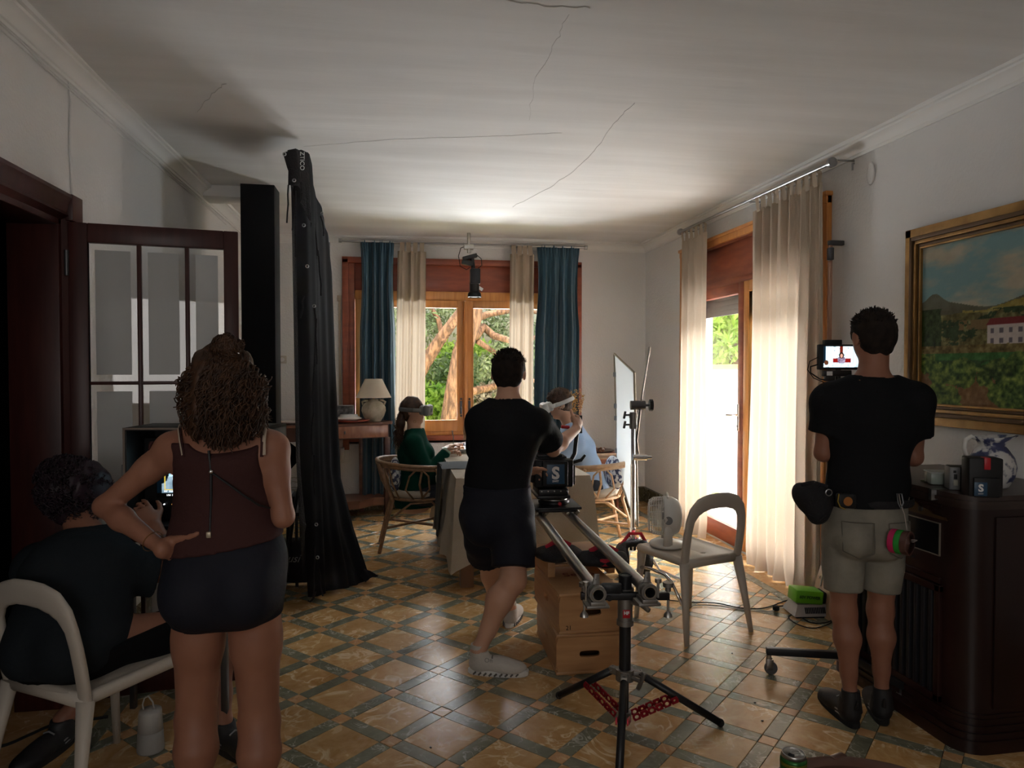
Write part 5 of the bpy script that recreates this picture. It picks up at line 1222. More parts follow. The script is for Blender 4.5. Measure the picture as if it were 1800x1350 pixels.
wpos = P(731, 860, 5.95); rattan('brown cane armchair the woman in green sits in', (wpos[0]+0.0, wpos[1], 0), 0.0, M_rattan, M_pattern)
mpos = P(1048, 860, 6.0); rattan('pale cane armchair the man in the pale blue shirt sits in', (mpos[0]-0.02, mpos[1], 0), math.pi, M_rattanl, M_pattern)
hpos = A((TX0+TX1)/2-0.08, 6.78, 0); rattan('brown cane armchair at the far end of the table facing the camera', tuple(hpos), -math.pi/2, M_rattan, None)

# ------------------------------------------------------------------ moulded plastic chairs
def seatchair():
    """local frame: the chair faces +y, backrest at -y"""
    t = thing('plastic_chair', 'x', 'chair', (0, 0, 0))
    m = M_plastic; W = 0.185
    # legs with upright
    for s_ in (-1, 1):
        b = MB(); b.tube([A(s_*0.235, -0.26, 0), A(s_*0.215, -0.225, 0.22), A(s_*0.192, -0.19, 0.42)], [0.015, 0.022, 0.032], 12, flat=0.8); b.build('leg', m, t, smooth=True)
        b = MB(); b.tube([A(s_*0.205, 0.22, 0), A(s_*0.195, 0.205, 0.25), A(s_*0.188, 0.185, 0.425)], [0.015, 0.021, 0.028], 12, flat=0.8); b.build('leg', m, t, smooth=True)
        if s_ < 0: b = MB(); b.tube([A(s_*0.20, 0.20, 0.31), A(s_*0.20, 0.10, 0.325), A(s_*0.205, -0.04, 0.325), A(s_*0.207, -0.10, 0.30), A(s_*0.215, -0.20, 0.20)], 0.010, 8); b.build('side_stretcher', M_chrome, t, smooth=True)
    arc = []; rad = []
    path = [(-0.190, 0.40), (-0.194, 0.46), (-0.196, 0.53), (-0.194, 0.60), (-0.186, 0.66), (-0.165, 0.71), (-0.125, 0.745), (-0.065, 0.762), (0, 0.765)]
    path = path+[(-x, z) for x, z in path[-2::-1]]
    pts = []
    for i in range(len(path)-1):
        for q in range(4): pts.append(mix(path[i], path[i+1], q/4))
    pts.append(A(*path[-1])); vs = []; n = 14
    for i, (x, z) in enumerate(pts):
        tn = nrm(A(*pts[min(i+2, len(pts)-1)])-A(*pts[max(i-2, 0)])); lean = -0.19-(z-0.42)*0.16; hz = 0.026+0.016*min(1, max(0, (z-0.66)/0.09))
        nx = A(-tn[1], 0, tn[0]); ny = A(0, 1, 0); c = A(x, lean, z)-nx*0
        sg = -1 if i < len(pts)/2 else -1
        for k in range(n):
            a = 2*math.pi*k/n; ca, sa = math.cos(a), math.sin(a); e = 0.75
            vs.append(c+nx*hz*math.copysign(abs(ca)**e, ca)+ny*0.014*math.copysign(abs(sa)**e, sa))
    fs = [(i*n+k, i*n+(k+1) % n, (i+1)*n+(k+1) % n, (i+1)*n+k) for i in range(len(pts)-1) for k in range(n)]
    b = MB(); b.add(vs, fs); b.tube([(-0.20, -0.19, 0.418), (0, -0.192, 0.415), (0.20, -0.19, 0.418)], [0.028, 0.022, 0.028], 14, flat=0.6); b.build('backrest', m, t, smooth=True)
    S = Sdf(); n = 10
    S.ecap((0, -0.19, 0.432), (0, 0.19, 0.432), (0.200, 0.014), (0.212, 0.014), (1, 0, 0), 0.01)
    for a, b_ in (((-0.19, -0.18), (-0.20, 0.19)), ((0.19, -0.18), (0.20, 0.19)), ((-0.19, 0.20), (0.19, 0.20))): S.cap((a[0], a[1], 0.425), (b_[0], b_[1], 0.425), 0.022, k=0.015)
    S.ell((0, -0.02, 0.475), (0.16, 0.17, 0.035), k=0.02, op='s'); S.cap((0, -0.12, 0.38), (0, -0.12, 0.5), 0.013, k=0.004, op='s')
    S.build('seat', 0.007, m, t)
    return t
ch1 = seatchair()
RL, RR, FL = onZ(1204, 992, .42), onZ(1290, 966, .42), onZ(1127, 958, .44)
def chair_place(o, RL, FLp, label, back=None):
    y_ = nrm((FLp-RL)*A(1, 1, 0)); x_ = A(y_[1], -y_[0], 0); c = RL*A(1, 1, 0)+x_*0.19+y_*0.19
    place(o, tuple(c), math.atan2(-x_[1]*-1, x_[0])); o['label'] = label; return c, x_, y_
cch, cxx, cyy = chair_place(ch1, RL, FL, 'cream moulded plastic chair with a fan on its seat')
ch2 = copy_tree(ch1)
for q in list(ch2.children):
    if q.name.startswith('side_stretcher'): bpy.data.objects.remove(q)
RR2 = P(150, 1247, 2.30); ang2 = 0; 
y2 = A(math.sin(math.radians(33)), math.cos(math.radians(33)), 0); x2 = A(y2[1], -y2[0], 0)
c2 = RR2*A(1, 1, 0)-x2*0.19+y2*0.19; place(ch2, tuple(c2), math.atan2(x2[1], x2[0])); ch2['label'] = 'cream moulded plastic chair the crouching crew member sits on'
print('CHAIRS', cch, math.degrees(math.atan2(cxx[1], cxx[0])), c2, RR2)

# fan on the seat
fc = onZ(1172, 958, .455); fc = A(fc[0], fc[1], 0.452)
fn_ = thing('desk_fan', 'white air circulator fan standing on the cream plastic chair', 'fan', tuple(fc))
fd = nrm(A(-0.80, 0.25, 0)); fs_ = A(-fd[1], fd[0], 0)
MB().lathe([(0, 0), (0.098, 0), (0.102, 0.012), (0.095, 0.024), (0.03, 0.03), (0, 0.03)], fc, 32).build('base', M_whitep, fn_, smooth=True)
for s_ in (-1, 1):
    b = MB(); b.tube([fc+fs_*0.085*s_+A(0, 0, 0.02), fc+fs_*0.095*s_+A(0, 0, 0.10), fc+fs_*0.095*s_+A(0, 0, 0.185)], [0.030, 0.026, 0.024], 14, flat=0.5); b.build('bracket', M_whitep, fn_, smooth=True)
    MB().cyl(fc+fs_*0.108*s_+A(0, 0, 0.17), fc+fs_*0.116*s_+A(0, 0, 0.17), 0.024, n=24).build('knob', M_greyp, fn_)
hc = fc+A(0, 0, 0.175)
b = MB(); b.lathe([(0.0, -0.085), (0.055, -0.083), (0.092, -0.066), (0.112, -0.03), (0.118, 0.02), (0.112, 0.022), (0.106, -0.03), (0.085, -0.058), (0, -0.07)], hc, 40, axis=fd); b.build('housing', M_whitep, fn_, smooth=True)
b = MB()
for k in range(9): b.ring(hc+fd*(0.026+0.0095*k), fd, 0.112-0.0003*k*k, 0.0021, 36, 5)
for k in range(6): b.ring(hc+fd*(0.106-0.001*k), fd, 0.078-0.013*k, 0.0021, 30, 5)
b.build('grille_rings', M_whitep, fn_)
for k in range(16):
    a = math.pi*2*k/16; v = fs_*math.cos(a)+A(0, 0, 1)*math.sin(a); MB().tube([hc+fd*0.104+v*0.012, hc+fd*0.107+v*0.06, hc+fd*0.100+v*0.092, hc+fd*0.08+v*0.108, hc+fd*0.02+v*0.113], 0.0016, 5).build('grille_spoke', M_whitep, fn_)
b = MB()
for k in range(5):
    a = math.pi*2*k/5; v = fs_*math.cos(a)+A(0, 0, 1)*math.sin(a); w = np.cross(fd, v); b.add([hc+v*0.02-w*0.015-fd*0.01, hc+v*0.02+w*0.015+fd*0.01, hc+v*0.09+w*0.035+fd*0.018, hc+v*0.09-w*0.02-fd*0.012], [(0, 1, 2, 3)])
b.cyl(hc-fd*0.03, hc+fd*0.03, 0.022); b.build('blades', M_greyp, fn_)
MB().tube([hc+fs_*0.05*q+A(0, 0, 0.115+0.02*(1-q*q)) for q in (-1, -.5, 0, .5, 1)], 0.006, 8).build('carry_handle', M_whitep, fn_)

# ------------------------------------------------------------------ tripod stand with rail cradle
base_c = A(*((G(985, 1225)+G(1265, 1275)+G(1088, 1362))/3)); base_c = A(0.945, 2.80, 0)
zc_ = base_c @ FW
def SP(px, py): return P(px, py, float((base_c-EYE) @ FW)+0.0)
tri = thing('tripod_stand', 'black tripod stand with red perforated braces carrying the slider rails', 'tripod', tuple(base_c))
col = lambda z: base_c+A(0, 0, z)
MB().cyl(col(0.22), col(0.60), 0.024, n=24).build('column', M_blackm, tri); MB().cyl(col(0.045), col(0.24), 0.016, n=20).build('lower_tube', M_blackm, tri)
b = MB(); b.cyl(col(0.445), col(0.585), 0.031, n=24); b.cyl(col(0.435), col(0.455), 0.035, n=24); b.cyl(col(0.572), col(0.588), 0.036, n=24); b.build('collar', M_cast, tri)
b = MB(); b.cyl(col(0.588), col(0.64), 0.027, n=24); b.ring(col(0.64), A(0, 0, 1), 0.024, 0.004, 24, 6); b.build('top_socket', M_blackm, tri)
b = MB(); b.cbox(base_c-FW*A(1, 1, 0)*0.033+A(0, 0, 0.49), (0.030, 0.004, 0.034), 0.001, (0, 0, -YAW)); lb_ = b.build('label', M_redp, tri)
text_mesh('label_print', 'HF', 0.018, base_c-FW*A(1, 1, 0)*0.0362+A(0, 0, 0.494), RT, (0, 0, 1), M_label, lb_, bold=0.001)
b = MB(); b.cyl(col(0.205), col(0.25), 0.038, n=24)
feet = [G(983, 1228), G(1266, 1277), G(1088, 1372)]
for ft in feet:
    d = nrm((ft-base_c)*A(1, 1, 0)); b.cbox(base_c+d*0.05+A(0, 0, 0.228), (0.05, 0.03, 0.03), 0.005, (0, 0, math.atan2(d[1], d[0])))
b.build('leg_collar', M_cast, tri)
b = MB(); dd = nrm(A(0.6, -0.8, 0)); b.cyl(base_c+dd*0.03+A(0, 0, 0.222), base_c+dd*0.075+A(0, 0, 0.222), 0.009); b.cbox(base_c+dd*0.08+A(0, 0, 0.222), (0.016, 0.018, 0.085), 0.006, (0.4, 0, 0.6)); b.build('wing_knob', M_cast, tri)
b = MB(); b.cyl(base_c+dd*0.03+A(0, 0, 0.535), base_c+dd*0.075+A(0, 0, 0.535), 0.009); b.cbox(base_c+dd*0.08+A(0, 0, 0.535), (0.016, 0.02, 0.085), 0.006, (-1.2, 0, 0.6)); b.build('wing_knob', M_cast, tri)
for ft in feet:
    d = nrm((ft-base_c)*A(1, 1, 0)); w = A(-d[1], d[0], 0); top = base_c+d*0.055+A(0, 0, 0.232); e = ft+A(0, 0, 0.016)
    lg = MB().tube([top, e], 0.0155, 12).build('leg', M_blackm, tri, smooth=True)
    MB().ball(e, 0.017).build('rubber_foot', M_rubber, lg, smooth=True)
    mid = mix(top, e, 0.47); lo_ = base_c+d*0.03+A(0, 0, 0.052)
    for s_ in (-1, 1):
        o_ = w*0.022*s_; pa, pb = mid+o_, lo_+o_; ax = nrm(pb-pa); L_ = np.linalg.norm(pb-pa); up_ = nrm(np.cross(w, ax))
        # perforated flat bar: two rails joined by rings round real holes
        bb = MB(); hw_ = 0.0135; nh = 6; step = L_/nh; th_ = 0.0025
        N_ = 10
        for k in range(nh):
            cc = pa+ax*step*(k+0.5); R_h = 0.0085 if k % 2 else 0.005
            outer = [(-step/2, -hw_), (step/2, -hw_), (step/2, hw_), (-step/2, hw_)]
            ring_ = []
            for q in range(12):
                a = 2*math.pi*q/12+math.pi/12; ca, sa = math.cos(a), math.sin(a); tt = min((step/2)/max(abs(ca), 1e-6), hw_/max(abs(sa), 1e-6)); ring_.append((ca*tt, sa*tt, ca*R_h, sa*R_h))
            vs = []
            for sd in (-th_, th_):
                for (ox, oy, ix, iy) in ring_: vs.append(cc+ax*ox+up_*oy+w*sd); vs.append(cc+ax*ix+up_*iy+w*sd)
            fs = []
            for q in range(12):
                a0_, a1_ = 2*q, 2*((q+1) % 12); fs.append((a0_, a1_, a1_+1, a0_+1)); fs.append((24+a0_, 24+a0_+1, 24+a1_+1, 24+a1_)); fs.append((a0_+1, a1_+1, 24+a1_+1, 24+a0_+1)); fs.append((a0_, 24+a0_, 24+a1_, a1_))
            bb.add(vs, fs)
        bb.build('perforated_brace', M_redm, tri)
b = MB(); b.cyl(col(0.032), col(0.072), 0.027, n=20); b.build('brace_hub', M_cast, tri)
# cross bar with clamps
bz = 0.572; rdir = nrm(RT*A(1, 1, 0)); fdir = nrm(FW*A(1, 1, 0)); cb = base_c-fdir*0.055
CB = lambda x, z=0.0, y=0.0: cb+rdir*x+A(0, 0, bz+z)+fdir*y
bar = thing('rail_cradle', 'black cross bar with levelling feet clamped on top of the tripod stand', 'cradle', tuple(CB(0)))
mr = -YAW
b = MB(); b.cbox(CB(-0.01), (0.36, 0.028, 0.030), 0.004, (0, 0, mr)); b.build('bar', M_blackm, bar)
text_mesh('printed_mark', 'NISI', 0.013, CB(-0.112, 0, -0.0148), rdir, (0, 0, 1), M_label, bar, bold=0.0005); b = MB(); b.cyl(CB(-0.135, 0, -0.0146), CB(-0.135, 0, -0.0152), 0.005); b.build('printed_dot', M_label, bar)
b = MB(); b.cbox(CB(-0.065, 0.028), (0.09, 0.03, 0.05), 0.012, (0, 0, mr)); b.cyl(CB(-0.075, -0.004, -0.02), CB(-0.075, -0.004, -0.012), 0.012); b.build('joint_plate', M_blackm, bar)
for x in (-0.175, 0.165):
    b = MB(); b.cyl(CB(x, -0.075), CB(x, 0.045), 0.005, n=12); b.lathe([(0.004, -0.085), (0.018, -0.085), (0.016, -0.075), (0.006, -0.062)], CB(x), 16); b.build('levelling_foot', M_alu, bar)
    b = MB(); b.lathe([(0, 0.02), (0.012, 0.02), (0.012, 0.034), (0.021, 0.038), (0.021, 0.055), (0.0, 0.055)], CB(x), 20); b.build('knurled_knob', M_cast, bar)

# the two rails
railz = 0.625
for i, (nx_, fx, lab) in enumerate((((1052, 1046), (938, 893), 'left long aluminium slider tube running under the film camera'), ((1143, 1042), (989, 893), 'right long aluminium slider tube running under the film camera'))):
    a = A(*onZ(*nx_, railz)); 
    f_ = A(*onZ(fx[0], fx[1], railz+0.0)); dxy = nrm(f_-a); far = a+dxy*1.95
    t = thing('slider_rail', lab, 'rail', tuple(mix(a, far, .5)), 'slider rails')
    r0 = 0.0245
    ns = 28; vs = []
    for p in (a, far):
        for rr_ in (r0, r0-0.004):
            for k in range(ns):
                an = 2*math.pi*k/ns; vs.append(p+rr_*(math.cos(an)*A(dxy[1], -dxy[0], 0)+math.sin(an)*A(0, 0, 1)))
    fs = []
    for k in range(ns):
        k2 = (k+1) % ns; fs += [(k, k2, 2*ns+k2, 2*ns+k), (ns+k, 3*ns+k, 3*ns+k2, ns+k2), (k, ns+k, ns+k2, k2), (2*ns+k, 2*ns+k2, 3*ns+k2, 3*ns+k)]
    b = MB(); b.add(vs, fs); b.build('tube', M_alu, t)
    rb = A(dxy[1], -dxy[0], 0); Mr = Matrix(((rb[0], dxy[0], 0, a[0]), (rb[1], dxy[1], 0, a[1]), (0, 0, 1, a[2]), (0, 0, 0, 1)))
    cl = thing('rail_clamp', ('left' if i == 0 else 'right')+' cast rail clamp holding the end of the slider tube', 'clamp', tuple(a))
    b = MB(); b.M = Mr
    for y0 in (0.004, 0.05):
        ns2 = 20; o_ = []
        vs = []
        for yy in (y0, y0+0.02):
            for R_ in (0.033, 0.0252):
                for k in range(ns2): an = 2*math.pi*k/ns2; vs.append((R_*math.cos(an), yy, R_*math.sin(an)))
        fs = []
        for k in range(ns2):
            k2 = (k+1) % ns2; fs += [(k, k2, 2*ns2+k2, 2*ns2+k), (ns2+k, 3*ns2+k, 3*ns2+k2, ns2+k2), (k, ns2+k, ns2+k2, k2), (2*ns2+k, 2*ns2+k2, 3*ns2+k2, 3*ns2+k)]
        b.add(vs, fs)
    b.box((-0.030, 0.0, -0.045), (0.030, 0.085, -0.028), 0.003); b.box((-0.045, 0.0, -0.055), (0.045, 0.085, -0.043), 0.003)
    b.build('clamp_body', M_cast, cl)
    b = MB(); b.M = Mr; b.tube([(0.0, 0.04, 0.03), (0.003, 0.04, 0.07)], [0.016, 0.010], 10, flat=0.4); b.cyl((0, 0.03, 0.048), (0, 0.05, 0.048), 0.004); b.build('lug', M_cast, cl)
    b = MB(); b.M = Mr; x_ = -0.042 if i == 0 else 0.042; b.cyl((x_, 0.03, -0.03), (x_, 0.03, 0.035), 0.005); b.lathe([(0, 0.03), (0.013, 0.03), (0.013, 0.045), (0, 0.047)], (x_, 0.03, 0), 14); b.build('bolt', M_alu, cl)
    globals()['rail%d' % i] = (a, dxy)

# ------------------------------------------------------------------ dolly, head and film camera
ra, rdx = rail0; rb_, rdx1 = rail1
def along(k): return mix(ra+rdx*k, rb_+rdx1*k, 0.5)
kd = 1.45
for k in (1.42,):
    pass
# choose the point of the rails that shows at y=905
kd = min(np.arange(0.6, 1.9, 0.01), key=lambda k: abs((675-F_PX*((along(k)-EYE) @ UP)/((along(k)-EYE) @ FW))-904))
dc = along(kd); wr_ = float(np.linalg.norm((rb_+rdx1*kd)-(ra+rdx*kd)))
dy_ = nrm(mix(rdx, rdx1, 0.5)); dx_ = A(dy_[1], -dy_[0], 0); MD = Matrix(((dx_[0], dy_[0], 0, dc[0]), (dx_[1], dy_[1], 0, dc[1]), (0, 0, 1, dc[2]), (0, 0, 0, 1)))
print('DOLLY', dc, kd, wr_)
dol = thing('slider_dolly', 'black slider carriage plate rolling on the two tubes', 'dolly', tuple(dc))
b = MB(); b.M = MD; b.box((-wr_/2-0.05, -0.14, 0.052), (wr_/2+0.05, 0.14, 0.066), 0.004); b.box((-wr_/2-0.02, -0.12, 0.034), (wr_/2+0.02, -0.08, 0.053), 0.003); b.box((-wr_/2-0.02, 0.08, 0.034), (wr_/2+0.02, 0.12, 0.053), 0.003); b.build('carriage_plate', M_blackm, dol)
for sx_ in (-1, 1):
    for yy in (-0.10, 0.10):
        for q in (-1, 1):
            b = MB(); b.M = MD; c_ = A(sx_*wr_/2+q*0.026, yy, 0.026); n_ = nrm(A(q*0.7, 0, 0.7)); n2 = A(0, 1, 0); axl = nrm(np.cross(n_, A(0, 1, 0)))
            b.cyl(c_-axl*0.008, c_+axl*0.008, 0.019, n=20); b.cyl(c_-axl*0.011, c_+axl*0.011, 0.008, n=12); b.build('wheel', mat('wheel_brass', (0.22, 0.19, 0.14), 0.4, metal=0.6), dol)
hd_ = thing('fluid_head', 'black bowl head between the carriage plate and the film camera', 'camera head', tuple(dc+A(0, 0, 0.066)))
b = MB(); b.M = MD; b.lathe([(0, 0.066), (0.085, 0.066), (0.092, 0.072), (0.092, 0.086), (0.074, 0.090), (0, 0.090)], (0, 0, 0), 32); b.build('bowl', M_blackm, hd_)
b = MB(); b.M = MD; b.lathe([(0.074, 0.090), (0.080, 0.092), (0.080, 0.098), (0.05, 0.101), (0.046, 0.110), (0, 0.110)], (0, 0, 0), 32); b.build('neck', M_alu, hd_)
b = MB(); b.M = MD; b.cyl((0.02, -0.094, 0.079), (0.02, -0.088, 0.079), 0.011); b.build('red_dot', M_redp, hd_)
CZ = 0.045+0.066
cmr = thing('film_camera', 'black cinema camera rig with a blue logo battery on its back', 'camera', tuple(dc+A(0, 0, CZ)))
Mc = MD @ Matrix.Translation((-0.015, 0, 0))
b = MB(); b.M = Mc; b.box((-0.10, -0.11, CZ), (0.095, 0.14, CZ+0.018), 0.004); b.box((-0.09, -0.10, CZ+0.018), (0.085, 0.13, CZ+0.055), 0.006); b.build('tripod_plate', M_blackm, cmr)
b = MB(); b.M = Mc; b.box((-0.095, -0.02, CZ+0.055), (0.095, 0.20, CZ+0.235), 0.012); b.build('body', M_blackm, cmr)
b = MB(); b.M = Mc; b.box((-0.115, -0.10, CZ+0.065), (0.115, -0.02, CZ+0.225), 0.010); b.box((-0.13, -0.075, CZ+0.09), (-0.113, -0.03, CZ+0.2), 0.004); b.box((0.113, -0.075, CZ+0.075), (0.130, -0.03, CZ+0.19), 0.004); b.build('battery_bracket', M_blackp, cmr)
b = MB(); b.M = Mc; b.box((-0.075, -0.142, CZ+0.075), (0.075, -0.10, CZ+0.222), 0.010); bt = b.build('battery', M_blackp, cmr)
b = MB(); b.M = Mc; b.box((-0.052, -0.1445, CZ+0.092), (0.052, -0.1415, CZ+0.205), 0.0015); b.build('blue_label', M_labelblue, bt)
o3 = MD @ Vector((-0.015, -0.1455, CZ+0.152)); text_mesh('logo_print', 'S', 0.095, o3, dx_, (0, 0, 1), M_label, bt, bold=0.004)
o3 = MD @ Vector((-0.015, -0.1455, CZ+0.108)); text_mesh('logo_words', 'SWIT', 0.016, o3, dx_, (0, 0, 1), M_label, bt, bold=0.0006)
b = MB(); b.M = Mc; b.box((-0.09, -0.05, CZ+0.235), (0.06, 0.18, CZ+0.25), 0.004); b.box((-0.025, -0.03, CZ+0.25), (0.035, 0.15, CZ+0.33), 0.01); b.box((-0.075, 0.02, CZ+0.25), (-0.035, 0.10, CZ+0.30), 0.006); b.build('top_plate', M_blackm, cmr)
b = MB(); b.M = Mc; b.box((-0.03, -0.06, CZ+0.29), (0.06, 0.02, CZ+0.355), 0.01); b.box((0.0, -0.03, CZ+0.28), (0.09, 0.05, CZ+0.325), 0.006); b.build('receiver', M_blackp, cmr)
b = MB(); b.M = Mc; b.box((-0.075, -0.02, CZ+0.30), (-0.035, 0.05, CZ+0.385), 0.012); b.box((-0.09, 0.0, CZ+0.26), (-0.06, 0.06, CZ+0.32), 0.008); b.cyl((0.06, 0.0, CZ+0.41), (0.11, 0.0, CZ+0.405), 0.010); b.build('red_motor', M_redp, cmr)
b = MB(); b.M = Mc; b.lathe([(0.0, 0.20), (0.055, 0.20), (0.055, 0.26), (0.05, 0.27), (0.05, 0.34), (0.057, 0.35), (0.057, 0.38), (0.045, 0.38), (0.04, 0.36), (0, 0.36)], (0, 0, CZ+0.15), 28, axis=(0, 1, 0)); b.build('lens', M_blackm, cmr)
b = MB(); b.M = Mc; b.tube([(0.10, -0.05, CZ+0.20), (0.135, -0.03, CZ+0.25), (0.150, -0.01, CZ+0.34), (0.16, 0.0, CZ+0.40)], 0.012, 10); b.build('pan_bar', M_blackm, cmr)
b = MB(); b.M = Mc; b.tube([(0.12, -0.04, CZ+0.20), (0.17, -0.05, CZ+0.215), (0.195, -0.05, CZ+0.245)], [0.010, 0.010, 0.007], 8); b.build('lever', M_blackp, cmr)
b = MB(); b.M = Mc
rr = random.Random(6)
for k in range(6): 
    z_ = CZ+0.24+0.02*k; b.tube([(-0.11+rr.uniform(-.01, .01), -0.05, z_-0.03), (-0.13, -0.06, z_), (-0.10, -0.04, z_+0.05), (-0.06, -0.02, z_+0.06)], 0.003, 5)
b.build('cable', M_rubber, cmr)
b = MB(); b.M = Mc
for k in range(5): b.cyl((-0.075+0.0375*k, -0.112, CZ+0.045), (-0.075+0.0375*k, -0.106, CZ+0.045), 0.004, n=8)
b.build('screw_heads', M_alu, cmr)['kind'] = 'stuff'
HANDLE = MD @ Vector((0.16, 0.0, CZ+0.42))

# ------------------------------------------------------------------ apple boxes, low bench, sandbags
def crate(label, c, ang, W_=0.33, L_=0.56, Hh=0.20, z=0.0, name='apple_box', extra=None):
    t = thing(name, label, 'box', (c[0], c[1], z), 'apple boxes', ang)
    t.rotation_euler = (0, 0, 0); WORLD[t.name] = Matrix.Translation((c[0], c[1], z)) 
    M_ = Matrix.Translation((c[0], c[1], z)) @ Matrix.Rotation(ang, 4, 'Z')
    e = 0.016
    def slot_panel(nm, half, y, axis):
        # panel with a rounded hand slot cut through: built as a ring of quads
        hw_, z0, z1 = half, e, Hh-e; zc2 = Hh*0.5; sw, shh = 0.052, 0.016; N_ = 32; vs = []
        for th_ in (0, e):
            for k in range(N_):
                a = 2*math.pi*(k+0.5)/N_; ca, sa = math.cos(a), math.sin(a); t_ = min(hw_/max(abs(ca), 1e-6), (Hh/2-e)/max(abs(sa), 1e-6)); ox, oz = ca*t_, sa*t_
                ix = max(-sw+shh, min(sw-shh, ca*sw*1.2))+ca*shh*0.9; iz = sa*shh
                for (u_, v_) in ((ox, oz), (ix, iz)): vs.append((u_, y+th_, zc2+v_) if axis == 'x' else (y+th_, u_, zc2+v_))
        fs = []
        for k in range(N_):
            a_, b_ = 2*k, 2*((k+1) % N_); n0 = 2*N_
            fs += [(a_, b_, b_+1, a_+1), (n0+a_, n0+a_+1, n0+b_+1, n0+b_), (a_+1, b_+1, n0+b_+1, n0+a_+1), (a_, n0+a_, n0+b_, b_)]
        b = MB(); b.M = M_; b.add(vs, fs); return b.build(nm, M_ply, t)
    slot_panel('end_panel', W_/2, -L_/2, 'x'); slot_panel('end_panel', W_/2, L_/2-e, 'x')
    slot_panel('side_panel', L_/2-e, -W_/2, 'y'); slot_panel('side_panel', L_/2-e, W_/2-e, 'y')
    b = MB(); b.M = M_; b.box((-W_/2-0.001, -L_/2-0.001, Hh-e), (W_/2+0.001, L_/2+0.001, Hh), 0.004); lid = b.build('lid', M_ply, t)
    b = MB(); b.M = M_; b.box((-W_/2-0.001, -L_/2-0.001, 0), (W_/2+0.001, L_/2+0.001, e), 0.004); b.build('bottom_panel', M_ply, t)
    b = MB(); b.M = M_; b.box((-W_/2+e, -0.008, e), (W_/2-e, 0.008, Hh-e)); b.build('divider', M_plyedge, t)
    if extra: extra(M_, t, lid)
    return t, M_
fl0 = G(978, 1188); fr0 = G(1101, 1184); fx_ = nrm(fr0-fl0); fy_ = A(-fx_[1], fx_[0], 0); bl0 = G(937, 1098); ang_b = math.atan2(fx_[1], fx_[0])
Wb = float(np.linalg.norm(fr0-fl0)); fy_ = nrm(bl0-fl0)
ang_b = math.atan2(-fy_[0], fy_[1]); fx2 = A(math.cos(ang_b), math.sin(ang_b), 0); fy2 = A(-math.sin(ang_b), math.cos(ang_b), 0)
print('BOX', fl0, fr0, bl0, Wb, np.linalg.norm(bl0-fl0), math.degrees(ang_b))
cb0 = fl0+fx2*0.165+fy2*0.28
crate('lower of the two stacked plywood apple boxes beneath the rails', cb0, ang_b, 0.33, 0.56, 0.20, 0.0)
tl = onZ(972, 1120, 0.2)
def ex(M_, t, lid):
    o3 = M_ @ Vector((0.02, 0.02, 0.2012)); x_ = M_.to_3x3() @ Vector((1, 0, 0)); y_ = M_.to_3x3() @ Vector((0, 1, 0))
    text_mesh('stencilled_words', 'Selto', 0.085, o3, x_, y_, mat('faded_red_ink', (0.22, 0.05, 0.03), 0.7), lid, depth=0.0003, bold=0.001)
    o3 = M_ @ Vector((-0.115, -0.2815, 0.032)); text_mesh('stencilled_number', '21', 0.03, o3, x_, (0, 0, 1), M_black, t, depth=0.0003)
crate('upper of the two stacked plywood apple boxes beneath the rails', cb0+fy2*0.0+fx2*(-0.005), ang_b+0.05, 0.325, 0.56, 0.20, 0.201, extra=ex)
bn = thing('low_bench', 'low wooden slatted bench standing on the upper apple box', 'bench', (cb0[0], cb0[1], 0.402))
Mb = Matrix.Translation((cb0[0]+0.02, cb0[1]+0.14, 0.402)) @ Matrix.Rotation(ang_b+0.08, 4, 'Z')
for y in (-0.13, 0.09):
    b = MB(); b.M = Mb; b.box((-0.19, y, 0.075), (0.20, y+0.05, 0.095), 0.003); b.build('slat', M_ply, bn)
    b = MB(); b.M = Mb; b.box((-0.14, y+0.01, 0.045), (0.15, y+0.035, 0.06), 0.003); b.build('stretcher', M_ply, bn)
for x in (-0.165, 0.165):
    b = MB(); b.M = Mb; b.box((x-0.02, -0.14, 0.0), (x+0.02, 0.15, 0.078), 0.003); b.build('leg_board', M_ply, bn)
b = MB(); b.M = Mb; b.box((-0.195, -0.135, 0.094), (0.205, 0.15, 0.104), 0.003); b.build('bench_top', M_ply, bn)
def sandbag(label, c, d, z, size=(0.17, 0.115, 0.045), saddle=0.0):
    t = thing('sandbag', label, 'sandbag', (c[0], c[1], z), 'sandbags'); d = nrm(d); w = A(-d[1], d[0], 0)
    S = Sdf()
    for s_ in (-1, 1): S.ecap(A(*c[:2], z+size[2])+d*s_*size[0]*0.1, A(*c[:2], z+size[2])+d*s_*size[0]*0.62, (size[1], size[2]*1.1), (size[1]*.92, size[2]*.8), w, 0.02)
    S.disp = folds(0.006, 55, 3); S.build('bag', 0.009, M_nylon, t)
    b = MB(); p0 = A(*c[:2], z+size[2]*2)
    b.tube([p0-d*0.07, p0-d*0.03+A(0, 0, 0.022), p0+d*0.03+A(0, 0, 0.022), p0+d*0.07], 0.012, 6, flat=0.25); b.build('handle', M_redweb, t)
    b = MB(); p1 = A(*c[:2], z+size[2]*1.1)
    for s_ in (-1, 1): b.cbox(p1+w*s_*size[1]*0.86, (0.05, 0.02, 0.035), 0.006, (0, 0, math.atan2(d[1], d[0])))
    b.build('red_tab', M_redweb, t)
    return t
bz_ = 0.402+0.105
pb1 = onZ(985, 985, 0.56); sandbag('black sandbag with red handle, left one on the low bench', mix(pb1, Mb @ Vector((-0.10, 0, 0)), 0.5), fx2+fy2*0.25, bz_, (0.15, 0.11, 0.035))
sandbag('black sandbag with red handle, right one on the low bench', pb1*A(1, 1, 0)+fx2*0.24+fy2*0.09, fx2-fy2*0.2, bz_-0.005, (0.16, 0.11, 0.035))
